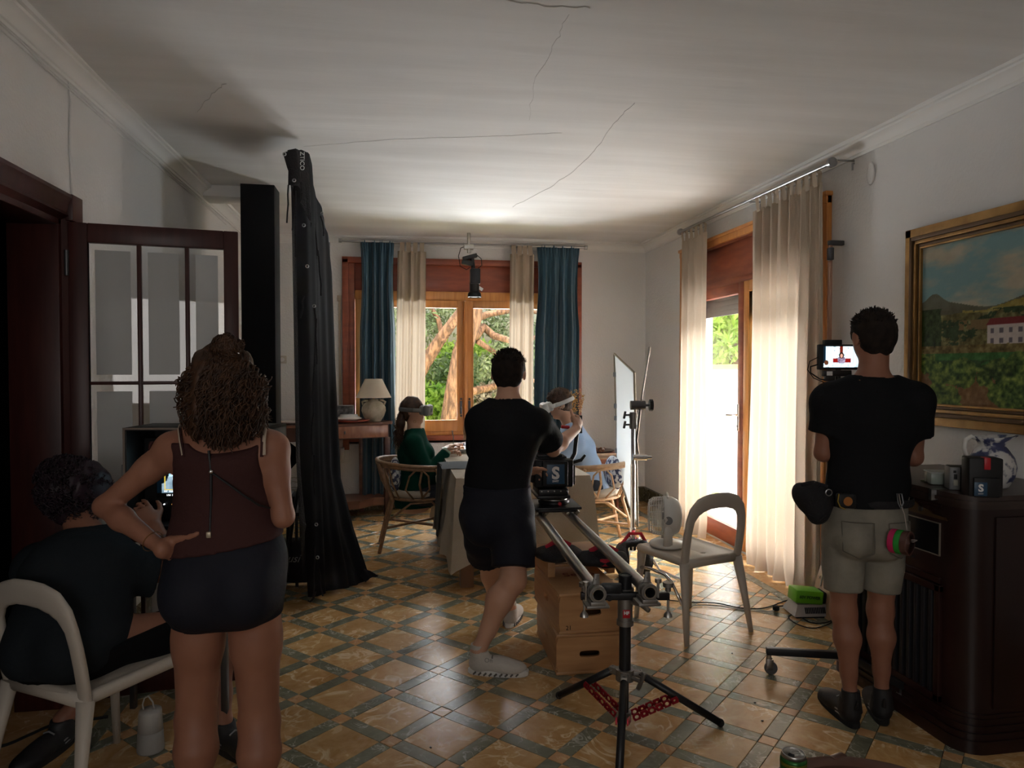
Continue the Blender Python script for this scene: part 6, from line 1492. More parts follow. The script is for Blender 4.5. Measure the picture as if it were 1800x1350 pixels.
# ------------------------------------------------------------------ diffusion frame on a grip stand
zq = 5.15
qa, qb, qc_, qd = P(1080, 622, 6.0), P(1115, 655, 5.35), P(1121, 925, 5.35), P(1086, 835, 6.0)
rf = thing('diffusion_frame', 'white silk diffusion frame held edge-on by the grip stand', 'reflector', tuple(mix(qc_, qd, .5)))
b = MB()
for p, q in ((qa, qb), (qb, qc_), (qc_, qd), (qd, qa)): b.tube([p, q], 0.009, 6)
b.build('frame', mat('worn_brass', (0.30, 0.26, 0.20), 0.5, metal=.6), rf)
b = MB(); b.grid(lambda u, v: tuple(mix(mix(qa, qb, u), mix(qd, qc_, u), v)+A(0.006*math.sin(u*9+v*5), 0, 0)), 16, 24); b.build('silk', M_silk, rf, smooth=True)
for t_ in (0.17, 0.43, 0.53, 0.8):
    p = mix(qa, qd, t_); MB().cbox(p, (0.03, 0.03, 0.04), 0.004).build('clip', M_greyp, rf)
gsb = G(1112, 1010); gz_ = float((gsb-EYE) @ FW); gs = lambda z: gsb+A(0, 0, z)
def gp(px, py, dz=0.0): return P(px, py, gz_+dz)
gst = thing('grip_stand', 'chrome grip stand with gobo head and tilted arm in the middle of the room', 'stand', tuple(gsb))
ztop = float(gp(1112, 712)[2])
MB().cyl(gs(0.28), gs(0.80), 0.0175, n=24).build('lower_column', M_chrome, gst)
MB().cyl(gs(0.78), gs(ztop-0.16), 0.0145, n=24).build('middle_column', M_chrome, gst)
b = MB(); b.cyl(gs(ztop-0.17), gs(ztop-0.05), 0.026, n=20); b.cyl(gs(ztop-0.09), gs(ztop-0.06), 0.030, n=20); b.cyl(gs(ztop-0.16), gs(ztop-0.14), 0.029, n=20); b.build('collar', M_cast, gst)
for zz in (ztop-0.07, ztop-0.14):
    b = MB(); b.cyl(gs(zz), gs(zz)-rdir*0.06, 0.007); b.cbox(gs(zz)-rdir*0.062, (0.018, 0.012, 0.055), 0.005, (0, 0.2, 0)); b.build('tee_knob', M_dmetal, gst)
b = MB(); b.cyl(gs(ztop)-rdir*0.02, gs(ztop)+rdir*0.085, 0.033, n=24); b.cyl(gs(ztop)+rdir*0.085, gs(ztop)+rdir*0.12, 0.009); b.build('gobo_head', M_dmetal, gst)
MB().cyl(gs(ztop)+rdir*0.115, gs(ztop)+rdir*0.14, 0.042, n=8).build('handwheel', M_blackp, gst)
zb_ = float(gp(1112, 802)[2])
b = MB(); b.cyl(gs(zb_)-rdir*0.01-fdir*0.04, gs(zb_)+rdir*0.09-fdir*0.04, 0.022, n=20); b.cyl(gs(zb_)+rdir*0.09-fdir*0.04, gs(zb_)+rdir*0.125-fdir*0.04, 0.013, n=12); b.build('knuckle', M_chrome, gst)
MB().tube([gp(1142, 610, 0), gp(1129, 690, -0.03), gp(1119, 775, -0.05), gp(1122, 800, -0.04)], 0.0085, 10).build('extension_arm', M_chrome, gst)
b = MB(); b.cyl(gs(0.18), gs(0.34), 0.024, n=20)
b.build('base_casting', M_chrome, gst)
for k in range(3):
    a = math.radians(80+120*k); d = A(math.cos(a), math.sin(a), 0)
    lg = MB().tube([gs(0.27), gs(0.25)+d*0.07, gs(0.06)+d*0.20, gs(0.014)+d*0.36], 0.012, 10).build('leg', M_chrome, gst)
MB().tube([gs(0.30)+rdir*0.02, gs(0.29)+rdir*0.05, gs(0.24)+rdir*0.055], 0.008, 8).build('leg_latch', M_chrome, gst)
t = thing('sandbag', 'dark sandbag with red straps hung over the foot of the grip stand', 'sandbag', tuple(gs(0.0)), 'sandbags')
S = Sdf(); 
for s_, zz in ((-1, 0.12), (1, 0.13)): S.ell(gs(zz)+rdir*0.085*s_-fdir*0.03, (0.055, 0.09, 0.12), rdir, fdir, 0.03)
S.cap(gs(0.235)-rdir*0.06-fdir*0.05, gs(0.24)+rdir*0.06-fdir*0.05, 0.02, k=0.03); S.disp = folds(0.006, 60, 4)
S.build('bag', 0.009, M_nylon, t)
b = MB(); b.tube([gs(0.22)-rdir*0.10-fdir*.05, gs(0.31)-rdir*0.03-fdir*.05, gs(0.31)+rdir*0.05-fdir*.05, gs(0.22)+rdir*0.10-fdir*.05], 0.012, 6, flat=0.3); b.build('strap', M_redweb, t)

# ------------------------------------------------------------------ monitor cart on the left
mz = 2.86
mc = thing('monitor_case', 'black director monitor with hood box, lit screen facing the seated crew', 'monitor', tuple(P(330, 930, mz)))
x0, x1 = 216, 470
tlc, blc, trc, brc = P(x0, 752, mz), P(x0, 932, mz), P(x1, 752, mz), P(x1, 932, mz)
mx_, my_ = nrm((trc-tlc)*A(1, 1, 0)), fdir; Wm = float(np.linalg.norm(trc-tlc)); zt_, zb2 = float(tlc[2]), float(blc[2])
MM = Matrix(((mx_[0], my_[0], 0, tlc[0]), (mx_[1], my_[1], 0, tlc[1]), (0, 0, 1, 0), (0, 0, 0, 1)))
e = 0.014; b = MB(); b.M = MM
b.box((0, 0, zb2), (e, 0.24, zt_), 0.002); b.box((Wm-e, 0, zb2), (Wm, 0.24, zt_), 0.002); b.box((0, 0, zt_-e), (Wm, 0.24, zt_), 0.002); b.box((0, 0, zb2), (Wm, 0.24, zb2+e), 0.002); b.box((0, 0.23, zb2), (Wm, 0.24, zt_))
b.build('hood', M_blackp, mc)
b = MB(); b.M = MM
for (a_, c_) in (((0, -0.004, zb2), (0.008, 0.0, zt_)), ((0, -0.004, zt_-0.008), (Wm, 0.0, zt_)), ((Wm-0.008, -0.004, zb2), (Wm, 0, zt_))): b.box(a_, c_)
b.build('edge_trim', mat('trim_tan', (0.22, 0.17, 0.14), 0.5), mc)
b = MB(); b.M = MM; b.box((0.03, 0.10, zb2+0.02), (Wm-0.03, 0.14, zt_-0.05), 0.008); bez = b.build('bezel', M_blackp, mc)
sx0 = 0.085; sz0 = float(P(256, 883, mz)[2]); sz1 = sz0+0.21; sw_ = Wm-0.12-sx0+0.03
def scr1(U, V):
    n = fbm(U*12, V*8); c = np.stack([0.62+0*U, 0.78+0*U, 0.84+0*U], -1)
    pl = (np.sin(U*55)*0.5+0.5)*(V > 0.45); c = c-0.18*pl[..., None]
    c = np.where((V < 0.42)[..., None], np.stack([0.25+0.3*n, 0.33+0.3*n, 0.38+0.3*n], -1), c)
    dk = ((U < 0.05)) | ((U-0.06)**2/0.005+(V-0.60)**2/0.10 < 1); c = np.where(dk[..., None], np.array([0.03, 0.06, 0.08]), c)
    sk = ((U-0.165)**2/0.0012+(V-0.55)**2/0.010 < 1); c = np.where(sk[..., None], np.array([0.65, 0.42, 0.35]), c)
    pl2 = ((U-0.235)**2/0.006+(V-0.38)**2/0.004 < 1); c = np.where(pl2[..., None], np.array([0.75, 0.80, 0.80]), c)
    fd_ = ((U-0.235)**2/0.002+(V-0.40)**2/0.001 < 1); c = np.where(fd_[..., None], np.array([0.55, 0.35, 0.28]), c)
    fr = ((np.abs(U-0.08) < 0.006) | (np.abs(V-0.16) < 0.006)) & (U > 0.08-0.007) & (V > 0.155); c = np.where(fr[..., None], np.array([0.75, 0.65, 0.25]), c)
    c = np.where((V < 0.10)[..., None], np.array([0.0, 0.0, 0.0]), c); return c
o3 = MM @ Vector((sx0, 0.0985, sz0)); scm = picture('screen', scr1, 110, 70, o3, A(*mx_)*sw_, (0, 0, sz1-sz0), M_screen, bez)
M_txt = mat('screen_text', (0.8, 0.8, 0.8), 0.5, emit=(0.8, 0.85, 0.9), estr=0.8)
text_mesh('screen_words', '1/50  5600  180.0', 0.010, MM @ Vector((sx0+0.075, 0.097, sz0+0.010)), mx_, (0, 0, 1), M_txt, bez)
text_mesh('screen_words', 'INT  25.00', 0.009, MM @ Vector((sx0+0.05, 0.097, sz0+0.026)), mx_, (0, 0, 1), M_txt, bez)
b = MB(); b.M = MM; b.cyl((0.115, 0.094, sz0-0.028), (0.115, 0.10, sz0-0.028), 0.003); b.build('power_light', M_txt, bez)
b = MB(); b.M = MM; b.cyl((0.15, 0.094, sz0-0.028), (0.15, 0.10, sz0-0.028), 0.003); b.build('tally_light', mat('tally', (0.4, 0.2, 0.05), .4, emit=(0.8, 0.4, 0.1), estr=0.6), bez)
b = MB(); b.M = MM; b.box((-0.02, 0.02, zb2+0.20), (0.0, 0.06, zb2+0.26), 0.003); b.build('side_port', M_greyp, mc)
ct = thing('equipment_table', 'dark equipment table under the director monitor', 'table', tuple(P(300, 932, mz)*A(1, 1, 0)))
b = MB(); b.M = MM; tzz = zb2-0.001; b.box((-0.12, -0.12, tzz-0.022), (Wm+0.0, 0.26, tzz), 0.003); b.build('table_top', M_walnut_d, ct)
for x_ in (-0.10, Wm-0.14):
    for y_ in (-0.10, 0.24): b = MB(); b.M = MM; b.box((x_-0.012, y_-0.012, 0), (x_+0.012, y_+0.012, tzz-0.02), 0.002); b.build('leg', M_dmetal, ct)
b = MB(); p = MM @ Vector((-0.065, -0.05, tzz)); b.lathe([(0, 0), (0.028, 0), (0.036, 0.06), (0.038, 0.085), (0.034, 0.085), (0.03, 0.01), (0, 0.01)], p, 24); setp(b.build('paper_cup', M_porc, smooth=True), 'white paper cup beside the seated crew member on the equipment table', 'cup')

# black kit behind the drape, on the left
fz = 4.6
fg = thing('black_flag', 'small square black flag on a light stand behind the standing woman', 'flag', tuple(P(512, 1000, fz)*A(1, 1, 0)))
b = MB(); fq = [P(496, 768, fz), P(535, 798, fz), P(508, 828, fz), P(478, 800, fz)]; nn_ = FW*0.012
b.add([*fq, *[q+nn_ for q in fq]], [(0, 1, 2, 3), (7, 6, 5, 4), (0, 4, 5, 1), (1, 5, 6, 2), (2, 6, 7, 3), (3, 7, 4, 0)]); b.build('flag_cloth', M_blackcloth, fg)
MB().tube([P(537, 800, fz), P(516, 905, fz), P(508, 960, fz)], 0.012, 8).build('stand_leg', M_blackm, fg)
MB().tube([P(510, 800, fz+.02), P(506, 900, fz+.02), P(505, 1010, fz+.02)], 0.010, 8).build('stand_column', M_blackm, fg)
bgp = G(528, 1035); bgp = P(526, 1000, 4.75)
kb = thing('kit_bag', 'black equipment bag with white script lettering behind the drape', 'bag', (bgp[0], bgp[1], 0))
S = Sdf(); zc3 = 0.17; cB = A(bgp[0]-0.03, bgp[1]+0.15, zc3)
S.ecap(cB-rdir*0.13, cB+rdir*0.13, (0.13, 0.15), (0.13, 0.15), A(0, 0, 1)*0+fdir, 0.02); S.disp = folds(0.008, 30, 9); S.plane((0, 0, 0.004), (0, 0, -1)); S.build('body', 0.012, M_nylon, kb)
text_mesh('script_lettering', 'Alusi', 0.075, cB-fdir*0.145+A(0, 0, 0.05)-rdir*0.02, rdir, (0, 0, 1), mat('grey_print', (0.30, 0.30, 0.30), .7), kb, shear=0.45)
cs_ = P(497, 900, 4.9)
kc = thing('equipment_case', 'stack of black equipment on a low trolley behind the standing woman', 'case', (cs_[0], cs_[1], 0))
b = MB(); b.cbox(A(cs_[0]-0.05, cs_[1]+0.05, 0.50), (0.36, 0.3, 0.025), 0.004); b.build('shelf', M_blackp, kc)
for dx in (-0.2, 0.1):
    for dy in (-0.07, 0.17): MB().cbox(A(cs_[0]+dx, cs_[1]+dy, 0.25), (0.02, 0.02, 0.5), 0.003).build('leg', M_blackm, kc)
b = MB(); b.cbox(A(cs_[0]-0.04, cs_[1]+0.03, 0.57), (0.26, 0.2, 0.10), 0.012); b.build('case_body', M_blackp, kc)
b = MB(); b.cbox(A(cs_[0]-0.04, cs_[1]+0.03, 0.625), (0.2, 0.14, 0.008), 0.002); b.build('lid_panel', M_greyp, kc)
rr = random.Random(12); cbx = thing('coiled_cables', 'tangle of pale cables on the wall shelf behind the black flag', 'cable', tuple(P(520, 865, 5.4)*A(1, 1, 0)))
b = MB()
for k in range(7):
    c_ = P(517, 850+8*k, 5.4); R_ = 0.05+0.02*rr.random(); b.tube([c_+A(R_*math.cos(a), rr.uniform(-.01, .01), R_*0.8*math.sin(a)) for a in np.linspace(0, 6.28, 18)], 0.004, 5)
b.tube([P(517, 905, 5.4), P(515, 950, 5.4), P(512, 1000, 5.4)*A(1, 1, 0)+A(0, 0, 0.005)], 0.004, 5); b.build('coil', mat('pale_cable', (0.40, 0.38, 0.33), .5), cbx)

# ------------------------------------------------------------------ small speaker lantern and cables on the floor
lp = P(265, 1325, 2.55); lp = G(265, 1318)
lt = thing('portable_speaker', 'white conical portable speaker with rope handle on the floor under the chair', 'speaker', tuple(lp))
MB().lathe([(0, 0), (0.048, 0), (0.050, 0.006), (0.047, 0.06), (0.046, 0.08)], lp, 32).build('fabric_body', mat('speaker_mesh', (0.36, 0.35, 0.33), .8, bump=.3, bscale=400), lt, smooth=True)
MB().lathe([(0.046, 0.08), (0.0415, 0.150), (0.040, 0.160), (0, 0.162)], lp, 32).build('cap', mat('speaker_white', (0.48, 0.47, 0.45), .5), lt, smooth=True)
MB().tube([lp+rdir*0.010*q[0]+A(0, 0, q[1]) for q in ((-2.6, 0.155), (-3.0, 0.18), (-2.2, 0.205), (-0.6, 0.212), (1.0, 0.19), (1.6, 0.162))], 0.003, 8).build('rope_handle', mat('rope', (0.45, 0.43, 0.40), .8), lt, smooth=True)
def cable(name, label, pts, r=0.004, m=None, cat='cable'):
    pts = [A(*p) for p in pts]; out = []
    for i in range(len(pts)-1):
        p0, p1, p2, p3 = pts[max(i-1, 0)], pts[i], pts[i+1], pts[min(i+2, len(pts)-1)]
        for k in range(8):
            t = k/8; out.append(0.5*((2*p1)+(-p0+p2)*t+(2*p0-5*p1+4*p2-p3)*t*t+(-p0+3*p1-3*p2+p3)*t**3))
    out.append(pts[-1]); o = MB().tube(out, r, 7).build(name, m or M_rubber, smooth=True); return setp(o, label, cat)
g2 = lambda x, y, z=0.006: G(x, y)+A(0, 0, z)
cable('floor_cable', 'black cable on the floor behind the left plastic chair', [g2(-40, 1322), g2(10, 1312), g2(50, 1295), g2(90, 1278), g2(140, 1270), g2(190, 1262)], 0.006)
cable('floor_cable', 'thin dark cable crossing the floor behind the plastic chair legs', [g2(1172, 1056), g2(1210, 1060), g2(1260, 1062), g2(1300, 1070), g2(1340, 1071), g2(1380, 1058), g2(1412, 1048)], 0.0035)
cable('floor_cable', 'thin white cable running from the beige curtain hem to the green battery', [onZ(1442, 1013, 0.22), g2(1425, 1040, .02), g2(1405, 1055), g2(1370, 1072), g2(1335, 1076), g2(1250, 1066), g2(1200, 1068)], 0.003, mat('white_cable', (.55, .53, .5), .5))
cable('charger_cable', 'black charger lead with plug coiled on the floor by the green battery', [g2(1457, 1080), g2(1462, 1095), g2(1430, 1106), g2(1400, 1098), g2(1386, 1086), g2(1400, 1082), g2(1425, 1096), g2(1452, 1096), g2(1470, 1088)], 0.0035)
pg = thing('plug', 'black mains plug lying left of the battery charger', 'plug', tuple(g2(1366, 1074, 0)))
b = MB(); b.cbox(g2(1364, 1074, 0.018), (0.035, 0.03, 0.032), 0.008); b.build('body', M_rubber, pg)
MB().tube([g2(1366, 1072, 0.02), g2(1380, 1070, 0.02), g2(1396, 1071, 0.012)], 0.004, 7).build('lead', M_rubber, pg)
# the charger
cg = G(1420, 1085); gC = A(cg[0]+0.03, cg[1]+0.05, 0)
cgt = thing('battery_charger', 'grey vented charger on the floor with a lime green battery on top', 'charger', tuple(gC))
mxr = Matrix.Translation(Vector(gC)) @ Matrix.Rotation(-0.12, 4, 'Z')
def tap(b, x0, x1, y0, y1, z0, z1, t, M):   # tapered box
    v = [(x0, y0, z0), (x1, y0, z0), (x1, y1, z0), (x0, y1, z0), (x0+t, y0+t, z1), (x1-t*0.5, y0+t, z1), (x1-t*0.5, y1-t, z1), (x0+t, y1-t, z1)]
    return b.add([tuple(M @ Vector(q)) for q in v], [(3, 2, 1, 0), (4, 5, 6, 7), (0, 1, 5, 4), (1, 2, 6, 5), (2, 3, 7, 6), (3, 0, 4, 7)])
b = MB(); tap(b, -0.10, 0.11, -0.07, 0.09, 0.0, 0.014, 0.0, mxr); b.build('foot', M_rubber, cgt)
b = MB(); tap(b, -0.115, 0.12, -0.08, 0.10, 0.012, 0.075, 0.03, mxr); body_ = b.build('housing', mat('charger_grey', (0.45, 0.43, 0.42), .5), cgt)
b = MB(); b.M = mxr
for k in range(12): b.cbox((-0.045+0.0105*k, -0.070, 0.046), (0.005, 0.006, 0.036), 0, (-0.44, 0, 0))
b.build('vent_slot', M_rubber, body_)['kind'] = 'stuff'
gb_ = thing('battery', 'lime green tool battery sitting tilted on the grey charger', 'battery', tuple(mxr @ Vector((0, 0, 0.076))))
mb_ = mxr @ Matrix.Translation((0.0, 0.0, 0.118)) @ Matrix.Rotation(0.10, 4, 'Y')
b = MB(); b.M = mb_; b.cbox((-0.015, 0, 0), (0.17, 0.12, 0.08), 0.010); b.build('case', M_green, gb_)
b = MB(); b.M = mb_; b.cbox((0.078, 0, 0), (0.035, 0.10, 0.07), 0.012); b.build('grip_end', M_rubber, gb_)
mi = mb_.to_3x3(); text_mesh('printed_words', '60V POWER', 0.024, mb_ @ Vector((-0.015, -0.0608, 0)), mi @ Vector((1, 0, 0)), mi @ Vector((0, 0, 1)), mat('dark_green_ink', (0.02, 0.10, 0.01), .5), gb_, bold=0.001)

# ------------------------------------------------------------------ radio cabinet on the right with its load
CX0, CX1, CY0, CY1, CH = 2.19, XR-0.03, 2.40, 3.17, 1.005
cab = thing('radio_cabinet', 'dark mahogany radio cabinet with slatted speaker grille against the right wall', 'cabinet', ((CX0+CX1)/2, (CY0+CY1)/2, 0))
def cpoly(o, r=0.10):
    x0, x1, y0, y1 = CX0-o, CX1, CY0-o, CY1+o; pts = [(x1, y0)]
    pts = [(x1, y0)]+[(x0+r-r*math.sin(a), y0+r-r*math.cos(a)) for a in np.linspace(0, math.pi/2, 8)]+[(x0+0.04-0.04*math.cos(a), y1-0.04+0.04*math.sin(a)) for a in np.linspace(0, math.pi/2, 5)]+[(x1, y1)]
    return pts[::-1]
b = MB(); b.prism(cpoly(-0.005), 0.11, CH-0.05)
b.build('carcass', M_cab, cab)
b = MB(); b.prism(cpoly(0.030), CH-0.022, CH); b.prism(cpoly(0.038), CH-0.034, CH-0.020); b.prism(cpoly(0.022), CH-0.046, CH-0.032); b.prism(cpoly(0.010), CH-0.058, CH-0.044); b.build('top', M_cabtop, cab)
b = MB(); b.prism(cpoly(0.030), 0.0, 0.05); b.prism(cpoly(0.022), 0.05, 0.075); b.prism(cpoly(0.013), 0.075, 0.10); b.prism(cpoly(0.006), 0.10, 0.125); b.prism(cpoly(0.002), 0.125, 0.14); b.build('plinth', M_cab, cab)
xf = CX0+0.005
b = MB(); gy0, gy1, gz0_, gz1_ = CY0+0.16, CY1-0.07, 0.165, 0.585
b.box((xf-0.018, gy0-0.03, gz0_-0.03), (xf+0.006, gy0, gz1_+0.03), 0.004); b.box((xf-0.018, gy1, gz0_-0.03), (xf+0.006, gy1+0.03, gz1_+0.03), 0.004); b.box((xf-0.018, gy0-0.03, gz1_), (xf+0.006, gy1+0.03, gz1_+0.03), 0.004); b.box((xf-0.018, gy0-0.03, gz0_-0.03), (xf+0.006, gy1+0.03, gz0_), 0.004); b.build('grille_frame', M_cab, cab)
b = MB(); b.box((xf-0.004, gy0, gz0_), (xf+0.001, gy1, gz1_)); b.build('grille_cloth', mat('grille_cloth', (0.006, 0.006, 0.008), .95), cab)
ns_ = 13
for k in range(ns_):
    y = gy0+(gy1-gy0)*(k+0.5)/ns_; MB().box((xf-0.017, y-0.0095, gz0_), (xf-0.004, y+0.0095, gz1_), 0.003).build('grille_slat', mat('slat_blueblack', (0.012, 0.012, 0.016), .5), cab)
b = MB(); b.box((xf-0.010, CY0+0.14, 0.62), (xf+0.003, CY1-0.04, 0.645), 0.003); b.box((xf-0.008, CY0+0.14, 0.93), (xf+0.003, CY1-0.04, 0.945), 0.003); b.build('moulding', M_cab, cab)
wy0, wy1, wz0, wz1 = float(onX(1651, 980, CX0)[1]), float(onX(1607, 940, CX0)[1])+0.12, 0.735, 0.862
b = MB(); b.box((xf-0.006, wy0, wz0), (xf-0.001, wy1, wz1)); b.build('dial_window', mat('dial_black', (0.003, 0.003, 0.004), .25), cab)
b = MB(); 
for (a_, c_) in (((xf-0.009, wy0-0.004, wz0-0.004), (xf-0.002, wy1, wz0)), ((xf-0.009, wy0-0.004, wz0), (xf-0.002, wy0, wz1)), ((xf-0.009, wy0-0.004, wz1), (xf-0.002, wy1, wz1+0.004)), ((xf-0.009, wy1, wz0-0.004), (xf-0.002, wy1+0.004, wz1+0.004))): b.box(a_, c_)
b.build('dial_bezel', mat('pewter', (0.35, 0.30, 0.25), .4, metal=.6), cab)
orn = [(wy1-0.30, 0.0), (wy1-0.29, 0.012), (wy1-0.22, 0.014), (wy1-0.20, 0.028), (wy1-0.15, 0.032), (wy1-0.12, 0.05), (wy1-0.08, 0.032), (wy1-0.04, 0.028), (wy1-0.01, 0.0)]
b = MB(); b.prism([(y, wz1+0.02+z) for y, z in orn], xf-0.007, xf-0.001, 'x'); b.build('ornament_plate', MATS['pewter'] if False else M_gold_d, cab)
b = MB(); b.cyl((xf-0.014, wy0+0.10, wz1+0.045), (xf-0.004, wy0+0.10, wz1+0.045), 0.011); b.build('knob', M_steel, cab)
for y in (wy0+0.15, wy0+0.35): MB().cyl((xf-0.012, y, 0.69), (xf, y, 0.69), 0.006).build('screw', M_blackm, cab)
b = MB(); b.box((CX0+0.12, CY0-0.004, 0.16), (CX1-0.03, CY0+0.006, CH-0.09), 0.003); b.build('end_panel', M_cab, cab)
b = MB(); b.cbox((CX0-0.018, CY0+0.14, CH-0.02), (0.07, 0.018, 0.045), 0.003, (0, 0, 0)); b.build('metal_clip', M_steel, cab)
# jug
jc = onZ(1742, 868, CH); jc = A(2.585, 2.70, CH+0.0005)
jp = onZ(1742, 856, CH); jc = A(jp[0], jp[1], CH+0.0005); print('JUG', jc)
jg = thing('water_jug', 'white ceramic jug with blue floral pattern on the radio cabinet', 'jug', tuple(jc))
M_jug = mat('blue_floral', (0.62, 0.61, 0.60), 0.3, col2=(0.05, 0.06, 0.14), nscale=19, lo=0.50, hi=0.56, detail=6)
pr = [(0, 0), (0.055, 0), (0.062, 0.006), (0.082, 0.045), (0.089, 0.085), (0.080, 0.125), (0.058, 0.158), (0.047, 0.172), (0.052, 0.186), (0.074, 0.208), (0.070, 0.209), (0.046, 0.186), (0.040, 0.172), (0, 0.16)]
jb = MB().lathe(pr, (0, 0, 0), 40)
jb.v = [(x*(1+0.28*max(0, (z-0.18)/0.03)*max(0, -0+nrm((x, y, 0))[0])**4 if z > 0.18 else x) if False else x, y, z) for x, y, z in jb.v]
sp_ = rdir
out = []
for x, y, z in jb.v:
    r = math.hypot(x, y); k = max(0.0, (z-0.178)/0.031)
    if r > 1e-6:
        c_ = (x*sp_[0]+y*sp_[1])/r; f_ = 1+0.38*k*max(0, c_)**6; zz = z+0.006*k*max(0, c_)**4
    else: f_, zz = 1, z
    out.append((jc[0]+x*f_, jc[1]+y*f_, jc[2]+zz))
jb.v = out; jb.build('body', M_jug, jg, smooth=True)
MB().tube([jc-sp_*r+A(0, 0, z) for r, z in ((0.068, 0.200), (0.085, 0.210), (0.108, 0.195), (0.113, 0.160), (0.103, 0.125), (0.085, 0.105))], [0.007, 0.009, 0.010, 0.009, 0.008, 0.008], 10).build('handle', M_porc, jg, smooth=True)
def blk(px, py, w, d, h, dz=0.0):
    c_ = onZ(px, py, CH); return A(c_[0], c_[1], CH+dz)
bc_ = onZ(1733, 874, CH); Mb1 = Matrix.Translation((bc_[0], bc_[1], CH)) @ Matrix.Rotation(-YAW-0.25, 4, 'Z')
v1 = thing('camera_battery', 'large black battery with red latch and blue logo label in front of the jug', 'battery', (bc_[0], bc_[1], CH))
b = MB(); b.M = Mb1; b.box((-0.058, 0.0, 0), (0.058, 0.085, 0.148), 0.006); b.box((-0.045, -0.012, 0.0), (0.045, 0.002, 0.075), 0.005); b.build('case', M_blackp, v1)
b = MB(); b.M = Mb1; b.box((-0.008, -0.004, 0.105), (0.014, 0.04, 0.150), 0.002); b.build('red_latch', M_redp, v1)
b = MB(); b.M = Mb1; b.box((-0.044, -0.0135, 0.006), (0.0, -0.0115, 0.058), 0.001); b.build('blue_label', M_labelblue, v1)
m3 = Mb1.to_3x3(); text_mesh('logo_print', 'S', 0.038, Mb1 @ Vector((-0.022, -0.0142, 0.035)), m3 @ Vector((1, 0, 0)), (0, 0, 1), M_label, v1, bold=0.0015)
text_mesh('logo_words', 'SWIT', 0.008, Mb1 @ Vector((-0.022, -0.0142, 0.014)), m3 @ Vector((1, 0, 0)), (0, 0, 1), M_label, v1)
bc2 = onZ(1690, 862, CH); Mb2 = Matrix.Translation((bc2[0], bc2[1], CH)) @ Matrix.Rotation(-YAW-0.30, 4, 'Z')
v2 = thing('camera_battery', 'smaller grey framed battery pack left of the large one on the cabinet', 'battery', (bc2[0], bc2[1], CH))
b = MB(); b.M = Mb2; b.box((-0.040, 0.0, 0), (0.048, 0.075, 0.094), 0.005); b.build('case', M_blackp, v2)
b = MB(); b.M = Mb2; b.box((-0.044, -0.006, 0.002), (-0.038, 0.07, 0.092), 0.002); b.box((-0.040, -0.005, 0.002), (-0.006, 0.001, 0.092), 0.002); pt2 = b.build('contact_plate', M_greyp, v2)
for (xa, za, w_, h_, m_) in ((-0.026, 0.075, 0.010, 0.010, M_blackp), (-0.023, 0.055, 0.012, 0.02, M_blackp), (-0.022, 0.030, 0.016, 0.022, mat('sticker', (.35, .34, .28), .6))):
    b = MB(); b.M = Mb2; b.box((xa-w_/2, -0.007, za-h_/2), (xa+w_/2, -0.0045, za+h_/2), 0.0005); b.build('sticker' if m_ is not M_blackp else 'socket', m_, pt2)
bt_ = onZ(1655, 853, CH); tub = thing('plastic_tub', 'clear plastic tub with green contents left of the batteries', 'box', (bt_[0], bt_[1], CH))
Mt = Matrix.Translation((bt_[0], bt_[1], CH)) @ Matrix.Rotation(-YAW-0.2, 4, 'Z')
b = MB(); b.M = Mt; b.box((-0.045, -0.01, 0.002), (0.05, 0.07, 0.052), 0.008); b.build('case', mat('clear_tub', (.55, .62, .58), .2, alpha=0.45), tub)
b = MB(); b.M = Mt; b.box((-0.038, -0.004, 0.004), (0.043, 0.064, 0.034), 0.006); b.build('contents', mat('pale_green', (.10, .16, .10), .6), tub)
b = MB(); b.M = Mt; b.box((-0.047, -0.012, 0.050), (0.052, 0.072, 0.056), 0.003); b.build('lid', mat('tub_lid', (.5, .52, .52), .3, alpha=.6), tub)
b = MB(); c_ = onZ(1628, 846, CH); b.cbox(A(c_[0], c_[1], CH+0.004), (0.05, 0.02, 0.006), 0.002, (0, 0, 0.3)); setp(b.build('phone', mat('olive_plastic', (.05, .06, .02), .4)), 'flat olive handheld left of the clear tub', 'phone')

# ------------------------------------------------------------------ painting and wall bits
py0, py1 = float(onX(1800, 500, XR-0.02)[1])-0.62, float(onX(1587, 500, XR-0.05)[1]); pz0, pz1 = 1.20, 2.235
pa = thing('landscape_painting', 'large landscape painting of a white villa among fields in a gilt frame', 'painting', (XR, (py0+py1)/2, pz0))
FRp = [(0.0, 0.045, 0.030, M_gold), (0.045, 0.066, 0.042, M_gold_d), (0.066, 0.085, 0.034, M_gold), (0.085, 0.100, 0.022, M_gold_d), (0.100, 0.112, 0.026, M_gold)]
for (a_, b2_, d_, m_) in FRp:
    y0_, y1_, z0_, z1_ = py0, py1, pz0, pz1; b = MB()
    b.box((XR-d_-0.01, y0_+a_, z0_+a_), (XR, y0_+b2_, z1_-a_), 0.004); b.box((XR-d_-0.01, y1_-b2_, z0_+a_), (XR, y1_-a_, z1_-a_), 0.004)
    b.box((XR-d_-0.01, y0_+a_, z0_+a_), (XR, y1_-a_, z0_+b2_), 0.004); b.box((XR-d_-0.01, y0_+a_, z1_-b2_), (XR, y1_-a_, z1_-a_), 0.004); b.build('frame', m_, pa)
